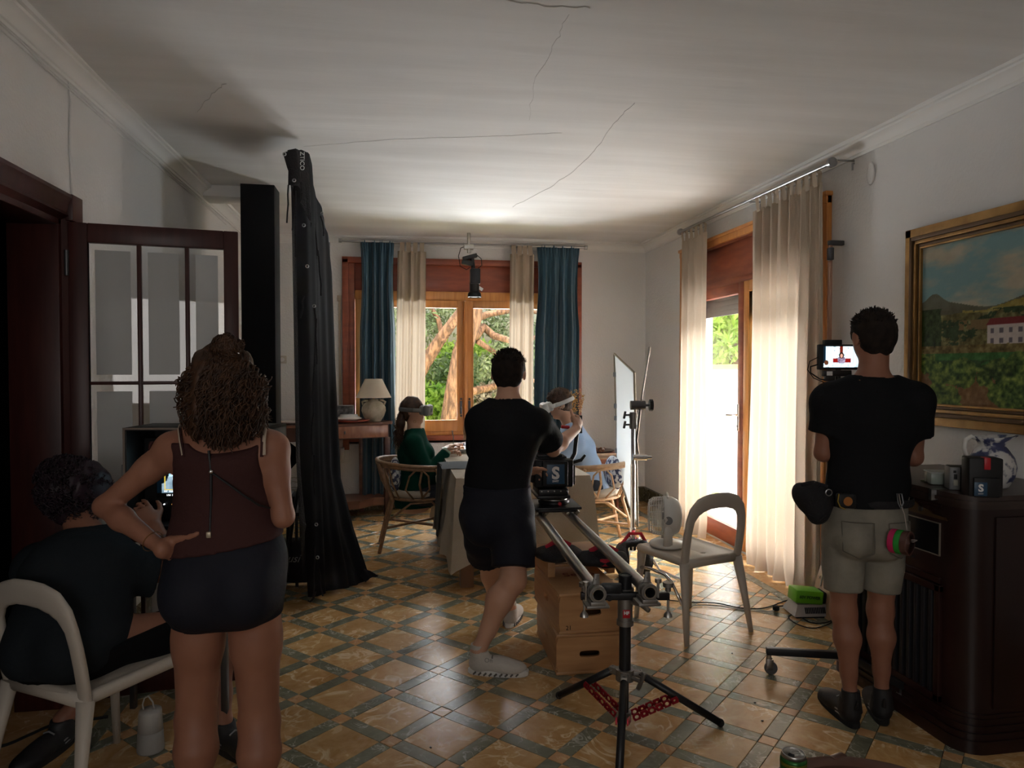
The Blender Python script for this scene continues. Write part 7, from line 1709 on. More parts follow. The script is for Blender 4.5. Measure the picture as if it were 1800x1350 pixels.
def landscape(U, V):
    n1 = fbm(U*14, V*16, 5); n2 = fbm(U*50+9, V*42, 3); n3 = fbm(U*5+3, V*9+2, 4); S3 = lambda r, g, b_: np.stack([r+0*U, g+0*U, b_+0*U], -1)
    cl = np.clip((fbm(U*4.0, V*8.5+1, 5)-0.37)*4.5, 0, 1)[..., None]
    c = S3(.42, .54, .55)*(1-cl)+(S3(.62, .59, .52)+0.10*(n1[..., None]-.5))*cl
    hz = 0.60+0.035*np.sin(U*9+1)+0.05*np.exp(-((U-0.08)/0.05)**2)+0.03*np.exp(-((U-0.6)/0.2)**2)+0.02*n3
    m = V < hz; c = np.where(m[..., None], S3(.33, .33, .27)+0.12*(n1[..., None]-.5), c)
    hz2 = 0.575+0.045*np.clip(U-0.25, 0, .4)+0.02*np.sin(U*14)+0.01*n2; m = (V < hz2) & (U > 0.24); c = np.where(m[..., None], S3(.52, .47, .24)+0.2*(n2[..., None]-.5), c)
    m = V < 0.545+0.02*n3; c = np.where(m[..., None], S3(.36, .34, .20)+0.35*(n2[..., None]-.5), c)
    tr_ = (n1 > 0.52) & (V < 0.57) & (V > 0.34); c = np.where(tr_[..., None], S3(.15, .22, .11)+0.15*(n2[..., None]-.5), c)
    roof2 = (V < 0.51) & (V > 0.455) & (U > 0.22) & (U < 0.5); c = np.where((roof2 & (n2 < .6))[..., None], S3(.42, .34, .22), c)
    m = (U < 0.10+0.05*n1) & (V < 0.60) & (V > 0.3); c = np.where(m[..., None], S3(.16, .22, .10)+0.22*(n2[..., None]-.5), c)
    # villa
    vx0, vx1, vz0, vz1 = 0.375, 0.60, 0.355, 0.475
    m = (U > vx0) & (U < vx1) & (V > vz0) & (V < vz1); c = np.where(m[..., None], S3(.66, .62, .60)+0.08*(n2[..., None]-.5), c)
    rf_ = (V > vz1) & (V < vz1+0.035) & (U > vx0+0.02*(V-vz1)/0.035-0.006) & (U < vx1+0.006-0.02*(V-vz1)/0.035); c = np.where(rf_[..., None], S3(.42, .13, .14), c)
    for k in range(5):
        wx = vx0+0.025+0.045*k
        for zz in (0.385, 0.440):
            m = (np.abs(U-wx) < 0.009) & (np.abs(V-zz) < 0.014); c = np.where(m[..., None], S3(.35, .33, .36), c)
    m = (V < 0.36+0.01*n2) & (V > 0.315); c = np.where(m[..., None], S3(.38, .33, .18)+0.4*(n2[..., None]-.5), c)
    m = V < 0.315; c = np.where(m[..., None], S3(.20, .36, .17)+0.18*(n2[..., None]-.5), c)
    m = (V < 0.275) & (n3 > .4); c = np.where(m[..., None], S3(.17, .27, .13)+0.2*(n2[..., None]-.5), c)
    m = V < 0.225; c = np.where(m[..., None], S3(.42, .31, .19)+0.16*(n2[..., None]-.5), c)
    bsh = np.zeros_like(U, bool); r = np.random.RandomState(4)
    for k in range(34):
        bx, bz, br = r.rand(), 0.02+0.24*r.rand(), 0.035+0.05*r.rand(); bsh |= ((U-bx)/br)**2+((V-bz)/(br*1.15))**2 < 0.6+0.9*n2
    c = np.where(bsh[..., None], (S3(.25, .32, .13)+0.55*(n2[..., None]-.5)*np.array([1, .9, .5]))*(0.85+0.4*n3[..., None]), c)
    return c*1.08
picture('canvas', landscape, 300, 210, (XR-0.022, py1-0.11, pz0+0.11), (0, -(py1-py0-0.22), 0), (0, 0, pz1-pz0-0.22), M_paint, pa)
hk = onX(1532, 305, XR); hp_ = MB(); hp_.lathe([(0, 0), (0.030, 0), (0.034, 0.004), (0.030, 0.010), (0.022, 0.007), (0, 0.006)], (0, 0, 0), 24, axis=(-1, 0, 0)); hp_.v = [(XR+v[0], hk[1]+v[1]*1.0, hk[2]+v[2]*2.0) for v in hp_.v]
setp(hp_.build('wall_plaque', M_wall, smooth=True), 'oval wall coloured plaque high on the right wall', 'plaque')
wc = thing('wall_cable', 'painted over cable running down the left wall from the cornice to the casing', 'cable', tuple(onX(124, 345, XL+.005)))
b = MB(); b.tube([onX(119, 130, XL+0.006), onX(124, 180, XL+0.006), onX(123, 260, XL+0.006), onX(127, 345, XL+0.006)], 0.0045, 6); b.build('cable', M_wall, wc)
b = MB(); b.tube([A(XL+0.010, y, H-0.10+0.006*math.sin(y*3)+0.004*math.sin(y*11)) for y in np.arange(0.5, 6.6, 0.15)], 0.004, 6); b.tube([A(XL+0.008, y, H-0.118+0.005*math.sin(y*2.3+1)) for y in np.arange(0.5, 6.6, 0.15)], 0.0035, 6); b.build('cable', M_wall, wc)
cop = thing('strap_pole', 'slim copper and white pole standing beside the right edge of the glazed door', 'pole', tuple(onX(1460, 1000, XR-0.09)*A(1, 1, 0)))
pyy = float(onX(1459, 600, XR-0.09)[1]); b = MB(); b.box((XR-0.105, pyy-0.012, 0.02), (XR-0.085, pyy+0.012, 2.26), 0.004); b.build('pole', mat('copper_pole', (0.42, 0.24, 0.17), .35, metal=.4), cop)
b = MB(); b.box((XR-0.09, pyy+0.014, 0.02), (XR-0.07, pyy+0.03, 2.24), 0.003); b.build('white_strip', M_whitep, cop)
b = MB(); b.cbox((XR-0.06, pyy-0.005, 2.27), (0.10, 0.03, 0.03), 0.005); b.cbox((XR-0.10, pyy-0.01, 2.20), (0.03, 0.04, 0.08), 0.008); b.build('bracket', M_dmetal, cop)

# ------------------------------------------------------------------ monitor stand in front of the man on the right
hub = onZ(1492, 1152, 0.115); hz_ = float((hub-EYE) @ FW)
ms = thing('rolling_stand', 'black wheeled stand with swivel casters in front of the man in shorts', 'stand', (hub[0], hub[1], 0))
b = MB(); b.cyl(hub-A(0, 0, 0.035), hub+A(0, 0, 0.045), 0.045, n=28); b.ring(hub+A(0, 0, 0.02), A(0, 0, 1), 0.045, 0.006, 28, 6); b.build('hub', M_blackm, ms)
for tg in (onZ(1347, 1144, 0.115), onZ(1590, 1212, 0.10), onZ(1535, 1120, 0.125)):
    d = nrm((tg-hub)*A(1, 1, 0)); L_ = float(np.linalg.norm((tg-hub)*A(1, 1, 0))); e_ = A(hub[0], hub[1], 0.115)+d*min(L_, 0.5)
    a_ = A(hub[0], hub[1], 0.115); c_ = mix(a_, e_, .5); b = MB(); b.cbox(c_, (float(np.linalg.norm(e_-a_)), 0.030, 0.034), 0.003, (0, 0, math.atan2(d[1], d[0]))); lg = b.build('leg', M_blackm, ms)
    b = MB(); b.cyl(e_-d*0.012, e_-d*0.012-A(0, 0, 0.05), 0.012); w = A(-d[1], d[0], 0)
    for s_ in (-1, 1): b.cbox(e_-d*0.016+w*s_*0.014-A(0, 0, 0.062), (0.03, 0.003, 0.05), 0.001, (0, 0, math.atan2(d[1], d[0])))
    b.build('caster_fork', M_steel, lg)
    b = MB(); wc_ = e_-d*0.022; wc_[2] = 0.032; b.lathe([(0, -0.010), (0.026, -0.010), (0.031, -0.005), (0.031, 0.005), (0.026, 0.010), (0, 0.010)], wc_, 24, axis=w); b.build('caster_wheel', mat('caster_grey', (0.12, 0.12, 0.12), .5), lg)
mp = P(1476, 628, hz_)
b = MB(); b.cyl(hub+A(0, 0, 0.04), A(hub[0], hub[1], 1.30), 0.016, n=18); b.build('mast', M_blackm, ms)
Mm = Matrix(((rdir[0], fdir[0], 0, mp[0]), (rdir[1], fdir[1], 0, mp[1]), (0, 0, 1, mp[2]), (0, 0, 0, 1)))
b = MB(); b.M = Mm; b.tube([(hub-mp) @ rdir*A(1, 0, 0)+A(0, 0, 1.29-mp[2]), A(0.0, 0.02, -0.09)], 0.010, 8); b.build('arm', M_blackm, ms)
om = thing('field_monitor', 'small black field monitor showing the woman at the table', 'monitor', (mp[0], mp[1], mp[2]-0.07))
b = MB(); b.M = Mm; b.box((-0.100, 0.0, -0.060), (0.105, 0.03, 0.062), 0.006); b.build('case', M_blackp, om)
b = MB(); b.M = Mm; b.box((-0.072, 0.0, 0.060), (0.012, 0.03, 0.084), 0.003); b.build('receiver', M_blackp, om)
def scr2(U, V):
    n = fbm(U*16, V*10); S3 = lambda r, g, b_: np.stack([r+0*U, g+0*U, b_+0*U], -1)
    c = S3(.80, .90, .96)-0.12*(np.sin(U*70)[..., None]*.5+.5)
    w = (np.abs(U-0.5) < 0.24) & (V > 0.35); c = np.where(w[..., None], S3(.85, .92, .95)-0.9*np.clip(n[..., None]-.55, 0, 1)*2, c)
    m = (np.abs(U-0.49) < 0.045) & (V > 0.45); c = np.where(m[..., None], S3(.35, .12, .08), c)
    m = (U < 0.06); c = np.where(m[..., None], S3(.05, .12, .16), c)
    m = (np.abs(U-0.51) < 0.25) & (V < 0.42) & (V > 0.22); c = np.where(m[..., None], S3(.45, .08, .08), c)
    m = ((U-0.5)/0.11)**2+((V-0.35)/0.2)**2 < 1; c = np.where(m[..., None], S3(.45, .40, .48)+.5*(n[..., None]-.5), c)
    m = ((U-0.5)/0.07)**2+((V-0.57)/0.15)**2 < 1; c = np.where(m[..., None], S3(.16, .10, .09), c)
    m = ((U-0.5)/0.035)**2+((V-0.55)/0.09)**2 < 1; c = np.where(m[..., None], S3(.70, .52, .45), c)
    m = V < 0.2; c = np.where(m[..., None], S3(.78, .86, .90)-.8*np.clip(n[..., None]-.5, 0, 1), c)
    m = ((U-0.08)/0.06)**2+((V-0.22)/0.12)**2 < 1; c = np.where(m[..., None], S3(.30, .18, .12), c)
    return c
picture('screen', scr2, 90, 60, Mm @ Vector((-0.078, -0.002, -0.048)), rdir*0.172, (0, 0, 0.100), M_screen, om)
b = MB(); b.M = Mm; b.box((-0.075, 0.0, -0.092), (0.06, 0.03, -0.062), 0.004); b.box((-0.065, 0.0, -0.115), (-0.02, 0.03, -0.09), 0.003); b.cyl((0, 0.015, -0.12), (0, 0.015, -0.06), 0.012); b.build('mount', M_blackm, om)
b = MB(); b.M = Mm; b.box((-0.062, -0.004, -0.088), (-0.035, 0.0, -0.068), 0.001); b.build('white_tag', M_label, om)
for (pts, r_) in (([(-0.10, 0.01, 0.0), (-0.14, 0.01, -0.02), (-0.15, 0.01, -0.06), (-0.12, 0.01, -0.10), (-0.06, 0.01, -0.125)], 0.0022), ([(-0.10, 0.01, -0.035), (-0.135, 0.01, -0.045), (-0.135, 0.01, -0.075), (-0.09, 0.01, -0.105), (-0.03, 0.01, -0.115)], 0.0035)):
    b = MB(); b.M = Mm; b.tube(pts, r_, 7); b.build('cable', M_rubber, om)
# leaning plywood/bubble panel by the wall
bp_ = thing('wrapped_panel', 'tan wrapped panel leaning on the right wall behind the legs of the man in shorts', 'panel', (XR-0.12, 3.75, 0))
b = MB(); pz = 0.58; b.add([(XR-0.24, 3.35, 0.0), (XR-0.24, 4.02, 0.0), (XR-0.06, 4.02, pz), (XR-0.06, 3.35, pz), (XR-0.21, 3.35, 0.0), (XR-0.21, 4.02, 0.0), (XR-0.03, 4.02, pz), (XR-0.03, 3.35, pz)], [(0, 1, 2, 3), (7, 6, 5, 4), (0, 4, 5, 1), (1, 5, 6, 2), (2, 6, 7, 3), (3, 7, 4, 0)])
b.build('board', mat('tan_board', (0.42, 0.27, 0.17), .35, coat=.3), bp_)
rr = random.Random(8)
for k in range(7):
    y = 3.42+0.09*k; z = rr.uniform(.12, .3); L_ = rr.uniform(.12, .2); n_ = A(-0.18/pz, 0, 1)
    f2 = lambda zz: A(XR-0.243+0.18*zz/pz, 0, zz)
    MB().tube([f2(z)+A(0, y, 0), f2(z+L_)+A(0, y+0.03, 0)], 0.004, 6).build('tape_strip', M_whitep, bp_)

# ------------------------------------------------------------------ nearest: coffee table edge and the open can
tc_ = P(1462, 1333, 1.74); TT = 0.40
kt = thing('coffee_table', 'round dark wooden coffee table at the bottom edge of the picture', 'table', (tc_[0], tc_[1], 0))
cT = A(tc_[0], tc_[1], TT)
fr_pt = onZ(1462, 1331, TT); cT = A(*(fr_pt-fdir*0.30)); cT[2] = TT
MB().lathe([(0, -0.02), (0.27, -0.02), (0.292, -0.012), (0.30, 0.0), (0.292, 0.008), (0.272, 0.006), (0.262, -0.002), (0, -0.003)], cT, 56).build('table_top', mat('table_brown', (0.10, 0.045, 0.03), .3, coat=.2), kt, smooth=False)
for k in range(3):
    a = 0.5+k*2.094; MB().tube([cT+A(0.2*math.cos(a), 0.2*math.sin(a), -0.02), cT+A(0.24*math.cos(a), 0.24*math.sin(a), 0)*A(1, 1, 0)-A(0, 0, TT)+A(0, 0, 0)], 0.016, 10).build('leg', MATS['table_brown'], kt)
b = MB(); p = onZ(1470, 1330, TT); b.cbox(p+A(0, 0, 0.004)-fdir*0.01, (0.05, 0.022, 0.014), 0.005, (0, 0, 0.3)); b.build('rim_joint', MATS['table_brown'], kt)
zcan = 0.066*F_PX/45; cn = P(1395, 1320, zcan); cn = A(cn[0], cn[1], TT-0.003); print('CAN', cn, cT, zcan)
cnt = thing('drink_can', 'open green drink can standing on the coffee table', 'can', tuple(cn))
ctop = float(P(1395, 1322, zcan)[2])-TT+0.003; hcan = max(0.09, ctop)
MB().lathe([(0, 0.004), (0.024, 0.0), (0.028, 0.006), (0.033, 0.016), (0.033, hcan-0.018), (0.031, hcan-0.010)], cn, 36).build('body', mat('can_green', (0.02, 0.11, 0.02), .3, metal=.5), cnt, smooth=True)
MB().lathe([(0.0332, hcan-0.030), (0.0334, hcan-0.028), (0.0334, hcan-0.022), (0.0332, hcan-0.020)], cn, 36).build('yellow_band', mat('can_yellow', (0.14, 0.14, 0.015), .3, metal=.4), cnt, smooth=True)
MB().lathe([(0.031, hcan-0.010), (0.0285, hcan-0.002), (0.0275, hcan), (0.0262, hcan-0.002), (0.025, hcan-0.006), (0, hcan-0.005)], cn, 36).build('lid', M_alu, cnt, smooth=True)
b = MB(); b.lathe([(0, 0), (0.008, 0), (0.008, 0.0012), (0, 0.0012)], cn+A(-0.009, -0.004, hcan-0.0048), 16); b.build('mouth_hole', M_rubber, cnt)
b = MB(); b.tube([cn+A(0.012*math.cos(a)+0.006, 0.007*math.sin(a)+0.002, hcan-0.003) for a in np.linspace(0, 6.283, 14)[:-1]], 0.0014, 6, closed=True); b.build('pull_tab', M_alu, cnt)
# floor bits
for k, (x, y) in enumerate([(1340, 1268), (1287, 1149), (757, 1315), (1327, 1236), (1480, 1262)]):
    b = MB(); b.cbox(G(x, y)+A(0, 0, 0.0025), (0.010, 0.006, 0.004), 0.001, (0, 0, k)); setp(b.build('crumb', M_rubber), 'tiny dark crumb of dirt lying on the tiled floor', 'crumb', 'crumbs on the floor')
# ------------------------------------------------------------------ people
def skin(name, c, c2): return mat(name, c, rough=0.5, col2=c2, nscale=6, spec=0.35)
SK1 = skin('skin_tan', (0.26, 0.112, 0.070), (0.31, 0.142, 0.09)); SK2 = skin('skin_light', (0.50, 0.27, 0.18), (0.56, 0.32, 0.22)); SK3 = skin('skin_warm', (0.40, 0.20, 0.125), (0.46, 0.24, 0.155))
HB = mat('hair_brown', (0.028, 0.012, 0.006), 0.5, col2=(0.075, 0.032, 0.014), nscale=30, spec=0.4); HD = mat('hair_dark', (0.010, 0.007, 0.006), 0.8, col2=(0.020, 0.013, 0.010), nscale=30, spec=.2); HP = mat('hair_plum', (0.018, 0.009, 0.013), .55, col2=(0.032, 0.014, 0.024), nscale=30); HBl = mat('hair_blonde', (0.16, 0.085, 0.04), .5, col2=(.30, .17, .08), nscale=30)
C_black = mat('black_jersey', (0.008, 0.0085, 0.010), 0.85, spec=.15, bump=.12, bscale=60); C_navy = mat('navy_shorts', (0.011, 0.012, 0.019), 0.75, spec=.2, bump=.1, bscale=80)
C_char = mat('charcoal_tshirt', (0.016, 0.020, 0.024), .9, spec=.1, bump=.15, bscale=60); C_maroon = mat('maroon_ribbed', (0.052, 0.022, 0.021), .85, spec=.1, bump=.15, bscale=90)
C_denim = mat('pale_denim', (0.20, 0.185, 0.15), .9, col2=(0.28, 0.26, 0.215), nscale=9, bump=.15, bscale=200); C_denim_d = mat('denim_stitch', (0.12, 0.11, 0.09), .9)
C_green = mat('green_wool', (0.004, 0.040, 0.026), .95, spec=.1, bump=.1, bscale=200); C_mint = mat('mint_collar', (.40, .52, .42), .85); C_sky = mat('pale_blue_shirt', (.36, .48, .68), .85, col2=(.42, .55, .74), nscale=4, bump=.08, bscale=60)
C_trous = mat('dark_trousers', (0.03, 0.032, 0.04), .9); C_print = M_pattern
mat('shoe_shadow', (.12, .11, .10), .8); S_white = mat('white_knit', (.50, .47, .43), .7, bump=.2, bscale=90); S_black = mat('black_sneaker', (.014, .014, .016), .6); mat('lace_black_sneaker', (.25, .25, .26), .7); mat('lace_white_knit', (.20, .19, .18), .7)
V_grey = mat('headset_grey', (.24, .24, .23), .5); V_white = mat('headset_white', (.55, .55, .54), .45)
MALE = dict(hip=(0.165, 0.115), waist=(0.145, 0.10), chest=(0.165, 0.115), shr=0.062, arm=0.048, thigh=0.085, calf=0.056, neck=0.058)
FEM = dict(hip=(0.172, 0.115), waist=(0.118, 0.088), chest=(0.130, 0.095), shr=0.048, arm=0.039, thigh=0.083, calf=0.052, neck=0.047, bust=True, hs=0.96)
def person(label, J, D, m, hands=(None, None), h=0.008, legs=True):
    base = (np.asarray(J['an'][0])+J['an'][1])/2 if 'an' in J else np.asarray(J['hip'][0])
    S = Sdf(); torso(S, J, D); head(S, J, D)
    for k in (0, 1): arm(S, J, D, k, hands[k])
    if legs:
        for k in (0, 1): leg(S, J, D, k)
    o = S.build('person', h, m); return setp(o, label, 'person')
def shirt(J, D, m, parent, inf=0.012, hem=None, sleeve=0.55, sl_inf=0.014, neckcut=0.085, amp=0.004, h=0.008, low=True, fullsleeve=False, name='shirt', seed=1, sr=1.35, neckdrop=0.0, ff=30):
    S = Sdf(); torso(S, J, D, inf, low)
    for k in (0, 1):
        sh, el, wr = [np.asarray(J[q][k], float) for q in ('sh', 'el', 'wr')]; a = D['arm']
        if sleeve <= 0: continue
        if fullsleeve:
            S.cap(sh, el, a*1.25+sl_inf, a*1.0+sl_inf, 0.03); e = mix(el, wr, 0.93); S.ecap(el, e, (a*1.0+sl_inf,)*2, (a*0.72+sl_inf,)*2, (0.1, 0.2, 1), 0.02, flat=True)
        else:
            e = mix(sh, el, sleeve); S.ecap(sh, e, (a*1.25+sl_inf,)*2, (a*sr+sl_inf,)*2, (0.1, 0.2, 1), 0.03, flat=True)
    S.disp = folds(amp, ff, seed, 1.0)
    if hem is not None: S.plane(hem[0], hem[1])
    nk = np.asarray(J['neck'], float); hd_ = np.asarray(J['head'], float); ax = nrm(hd_-nk)
    S.plane(nk+ax*(0.012-neckdrop), ax, nk+ax*0.10, 0.115)
    return S.build(name, h, m, parent)
def shorts(J, D, m, parent, frac=(0.6, 0.6), inf=0.014, top=None, flare=0.02, amp=0.003, h=0.008, name='shorts', seed=2, bottom=None, kk=None):
    S = Sdf(); torso(S, J, D, inf)
    for k in (0, 1):
        a, b = np.asarray(J['hip'][k], float), np.asarray(J['kn'][k], float); f = frac[k]; t, c = D['thigh'], D['calf']
        r = lambda q: (t*1.02-0.12*t*q/0.45 if q < .45 else t*.9+(c*1.02-t*.9)*(q-.45)/.55)+inf
        kq = kk or D.get('lk', 0.022)
        S.ecap(a, mix(a, b, f*0.6), (r(0),)*2, (r(f*0.6)+flare*.6,)*2, (1, 0, 0.1), kq); S.ecap(mix(a, b, f*0.6), mix(a, b, f), (r(f*0.6)+flare*.6,)*2, (r(f)+flare,)*2, (1, 0, 0.1), kq, flat=True)
    S.disp = folds(amp, 34, seed, 1.0)
    if top is not None: S.plane(top[0], top[1])
    if bottom is not None: S.plane(bottom, (0, 0, -1))
    return S.build(name, h, m, parent)

# --- man in black with khaki-grey denim shorts, right ---------------------------------
z = 3.02
J = dict(hip=[P(1481, 928, z), P(1556, 928, z)], neck=P(1533, 672, z), head=P(1533, 594, z+0.03), face=fdir+A(-0.10, 0, -0.12), hup=(0, 0, 1),
         sh=[P(1458, 706, z), P(1608, 706, z)], el=[P(1447, 796, z+0.02), P(1606, 804, z+0.03)], wr=[P(1492, 742, z+0.27), P(1560, 760, z+0.27)],
         kn=[P(1490, 1075, z+0.02), P(1556, 1078, z+0.03)], an=[P(1492, 1218, z-0.03), P(1550, 1215, z-0.01)], toe=None, waist=P(1527, 850, z), chest=P(1531, 745, z))
an0, an1 = J['an']; g0, g1 = G(1500, 1277), G(1555, 1272)
J['an'] = [A(g0[0], g0[1]+0.02, 0.11), A(g1[0], g1[1]+0.02, 0.11)]; t0 = nrm(G(1450, 1230)-g0); t1 = nrm(G(1530, 1226)-g1); J['toe'] = [A(*g0)+t0*0.19+A(0, 0, 0.04), A(*g1)+t1*0.19+A(0, 0, 0.04)]
J['kn'] = [mix(J['hip'][0], J['an'][0], 0.50)+A(0, 0.02, 0), mix(J['hip'][1], J['an'][1], 0.50)+A(0, 0.02, 0)]
MD1 = dict(MALE); MD1.update(hip=(0.150, 0.105), waist=(0.145, 0.10), chest=(0.172, 0.115), arm=0.046, thigh=0.074, calf=0.047, lk=0.008, gl=0.03, hs=0.97)
pm = person('man seen from behind in black t-shirt and pale denim shorts at the small monitor', J, MD1, SK1, hands=[dict(d=fdir+A(0.5, 0, 0.25), n=A(0.8, 0, -0.4), side=1, curl=(.8, .8, .8, .9)), dict(d=fdir+A(-0.7, 0, 0.2), n=A(-0.8, 0, -0.4), side=-1, curl=(.9, .9, .9, .9))], h=0.007)
hem = P(1527, 884, z); shirt(J, MD1, C_black, pm, inf=0.014, hem=(hem, (0.05, 0, -1)), sleeve=0.62, sr=1.35, amp=0.008, name='t_shirt', ff=26)
shorts(J, MD1, C_denim, pm, frac=(0.74, 0.76), inf=0.008, top=(P(1527, 868, z), (0, 0, 1)), flare=0.012, amp=0.003, name='denim_shorts')
for k in (0, 1):
    shp = shoe('shoe', J['an'][k], J['toe'][k], S_black, pm, z0=0.0, sole=M_rubber)
    MB().cyl(J['an'][k]-A(0, 0.005, 0.05), J['an'][k]+A(0, 0, 0.035), 0.044, 0.036).build('sock', S_black, pm)
hair_cap('hair', J, MD1, HD, pm, thick=0.011, seed=3); tufts('hair_locks', J, MD1, HD, pm, 1100, 0.015, 5, r=0.0028)
# pockets and hems stitched on the shorts
hpc = mix(J['hip'][0], J['hip'][1], .5)
for s_, off in ((-1, 0.085), (1, 0.085)):
    c_ = hpc+rdir*s_*off-A(0, 0, 0.02); pts = []
    for (u, v) in ((-0.055, 0.07), (0.055, 0.07), (0.052, -0.05), (0.0, -0.075), (-0.052, -0.05), (-0.055, 0.07)): pts.append((u, v))
    out = []
    dg_r = (MD1['hip'][1]+0.030)
    for i in range(len(pts)-1):
        for t in np.linspace(0, 1, 6)[:-1]:
            u, v = mix(pts[i], pts[i+1], t); xx = (s_*off+u)/(MD1['hip'][0]+0.03); dep = math.sqrt(max(0.05, 1-min(0.9, xx*xx)))*(dg_r+0.012*math.exp(-((v+0.03)/0.06)**2))
            out.append(c_+rdir*u+A(0, 0, v)-fdir*(dep+0.012))
    MB().tube(out, 0.0022, 5, closed=True).build('pocket_seam', C_denim_d, pm)
# belt, pouch, tape rolls
wy = float(P(1527, 878, z)[2]); bw = []
for i in range(40):
    a = 2*math.pi*i/40; bw.append(A(*P(1527, 878, z))*A(1, 1, 0)+A(0, 0, wy)+rdir*(MD1['hip'][0]+0.025)*math.cos(a)+fdir*(MD1['hip'][1]+0.030)*math.sin(a))
MB().tube(bw, 0.016, 6, flat=0.3, closed=True).build('belt', M_nylon, pm)
po = thing('belt_pouch', 'bulky black camera assistant pouch on the left hip of the man in shorts', 'pouch', tuple(P(1428, 905, z)))
S = Sdf(); S.ell(P(1432, 880, z-0.02), (0.075, 0.07, 0.075), rdir, fdir, 0.02); S.ell(P(1412, 868, z-0.03), (0.04, 0.05, 0.045), rdir, fdir, .02); S.ell(P(1438, 900, z-0.05), (0.05, 0.04, 0.055), rdir, fdir, .02); S.disp = folds(0.006, 60, 2); S.build('bag', 0.008, M_nylon, po)
b = MB(); b.tube([P(1408, 852, z-.05), P(1430, 848, z-.08), P(1455, 856, z-.07)], 0.008, 6, flat=.4); b.tube([P(1420, 905, z-.09), P(1440, 915, z-.11), P(1452, 905, z-.09)], 0.006, 6, flat=.4); b.build('strap', M_nylon, po)
MB().ring(P(1457, 866, z-0.14), fdir, 0.013, 0.0022, 20, 6).build('d_ring', M_steel, po)
tm = thing('tape_measure', 'black and yellow tape measure clipped on the back of the belt', 'tape measure', tuple(P(1487, 890, z-0.15)))
b = MB(); c_ = P(1487, 880, z-0.165); b.cbox(c_, (0.075, 0.035, 0.06), 0.010, (0, 0, -YAW)); b.build('case', M_blackp, tm)
b = MB(); b.cyl(c_-fdir*0.019, c_-fdir*0.017, 0.018); b.build('badge', mat('tape_orange', (.35, .12, .02), .5), tm)
MB().tube([c_+rdir*q[0]-fdir*0.016+A(0, 0, q[1]) for q in ((-0.036, 0.03), (-0.040, 0.0), (-0.030, -0.022), (-0.01, -0.032))], 0.0025, 6).build('yellow_strip', mat('tape_yellow', (.30, .20, .02), .5), tm)
tr_ = thing('tape_rolls', 'pink, green and clear tape rolls hanging on a cord at the right hip', 'tape', tuple(P(1585, 975, z-0.16)))
axt = nrm(rdir*0.62+fdir*(-0.78))
for q, (m_, nm) in enumerate(((mat('neon_pink', (.50, .01, .10), .5), 'pink_roll'), (mat('neon_green', (.01, .28, .03), .5), 'green_roll'), (mat('clear_roll', (.10, .045, .035), .3), 'clear_roll'))):
    c_ = P(1573, 951, z-0.165)+axt*0.023*q; b = MB(); b.lathe([(0.032, -0.011), (0.048, -0.011), (0.049, 0), (0.048, 0.011), (0.032, 0.011)] , c_, 30, axis=axt); b.lathe([(0.032, 0.011), (0.032, -0.011)], c_, 30, axis=axt); b.build(nm, m_, tr_, smooth=False)
MB().tube([P(1580, 868, z-.15), P(1583, 885, z-.16), P(1590, 905, z-.17), P(1594, 930, z-.18), P(1592, 950, z-.19), P(1606, 953, z-.20), P(1612, 950, z-.20), P(1592, 948, z-.20)], 0.0022, 6).build('cord', mat('grey_cord', (.30, .26, .24), .6), tr_)
MB().tube([P(1577, 868, z-.16), P(1579, 884, z-.165), P(1583, 894, z-.165), P(1588, 884, z-.165), P(1585, 868, z-.16)], 0.003, 6, closed=True).build('carabiner', M_dmetal, tr_)
MB().tube([P(1510, 668, z-0.055), P(1533, 676, z-0.07), P(1556, 668, z-0.055)], 0.0015, 6).build('necklace', M_gold, pm)

# --- camera operator in black ---------------------------------------------------------
z = 3.68
J = dict(hip=[P(845, 905, z-0.02), P(903, 905, z-0.06)], neck=P(893, 712, z+0.02), head=P(894, 656, z+0.07), face=fdir+A(0.12, 0, -0.10), hup=(0, 0, 1),
         sh=[P(842, 742, z+0.02), P(946, 742, z)], el=[P(848, 815, z+0.20), P(972, 790, z+0.20)], wr=[P(922, 830, z+0.38), P(1001, 757, z+0.40)],
         waist=P(872, 838, z), chest=P(889, 765, z))
gn, gf = G(860, 1185), G(902, 1100); J['an'] = [A(gf[0]-0.02, gf[1], 0.11), A(gn[0]-0.05, gn[1]+0.02, 0.115)]
J['kn'] = [P(866, 1012, 4.02), P(902, 1020, 3.52)]; J['toe'] = [J['an'][0]+nrm(A(0.35, 0.9, 0))*0.17-A(0, 0, 0.07), J['an'][1]+nrm(rdir+fdir*-0.10)*0.17-A(0, 0, 0.075)]
MD2 = dict(MALE); MD2.update(hip=(0.146, 0.115), waist=(0.136, 0.108), chest=(0.158, 0.115), arm=0.050, thigh=0.088, calf=0.060)
hn = nrm(A(*HANDLE)-J['wr'][1])
J['wr'][1] = A(*HANDLE)-nrm(A(*HANDLE)-J['el'][1])*0.075-fdir*0.02
op = person('camera operator seen from behind in black t-shirt and black shorts', J, MD2, SK2, hands=[dict(d=nrm(rdir*0.8+fdir*0.5), n=-A(0, 0, 1)*0.4+rdir*0.6, side=1, curl=(.6, .6, .7, .7)), dict(d=nrm(rdir*0.3+fdir*0.6+A(0, 0, 0.5)), n=nrm(-rdir*0.7+fdir*0.6), side=-1, curl=(1.3, 1.3, 1.3, 1.3))], h=0.007)
hem = P(868, 868, z); shirt(J, MD2, C_black, op, inf=0.016, hem=(hem, (0.02, 0, -1)), sleeve=0.66, sr=1.22, sl_inf=0.012, amp=0.010, name='t_shirt', seed=4, ff=26)
shorts(J, MD2, C_navy, op, frac=(0.60, 0.80), inf=0.022, top=(P(868, 852, z), (0, 0, 1)), flare=0.018, amp=0.006, name='shorts', seed=5)
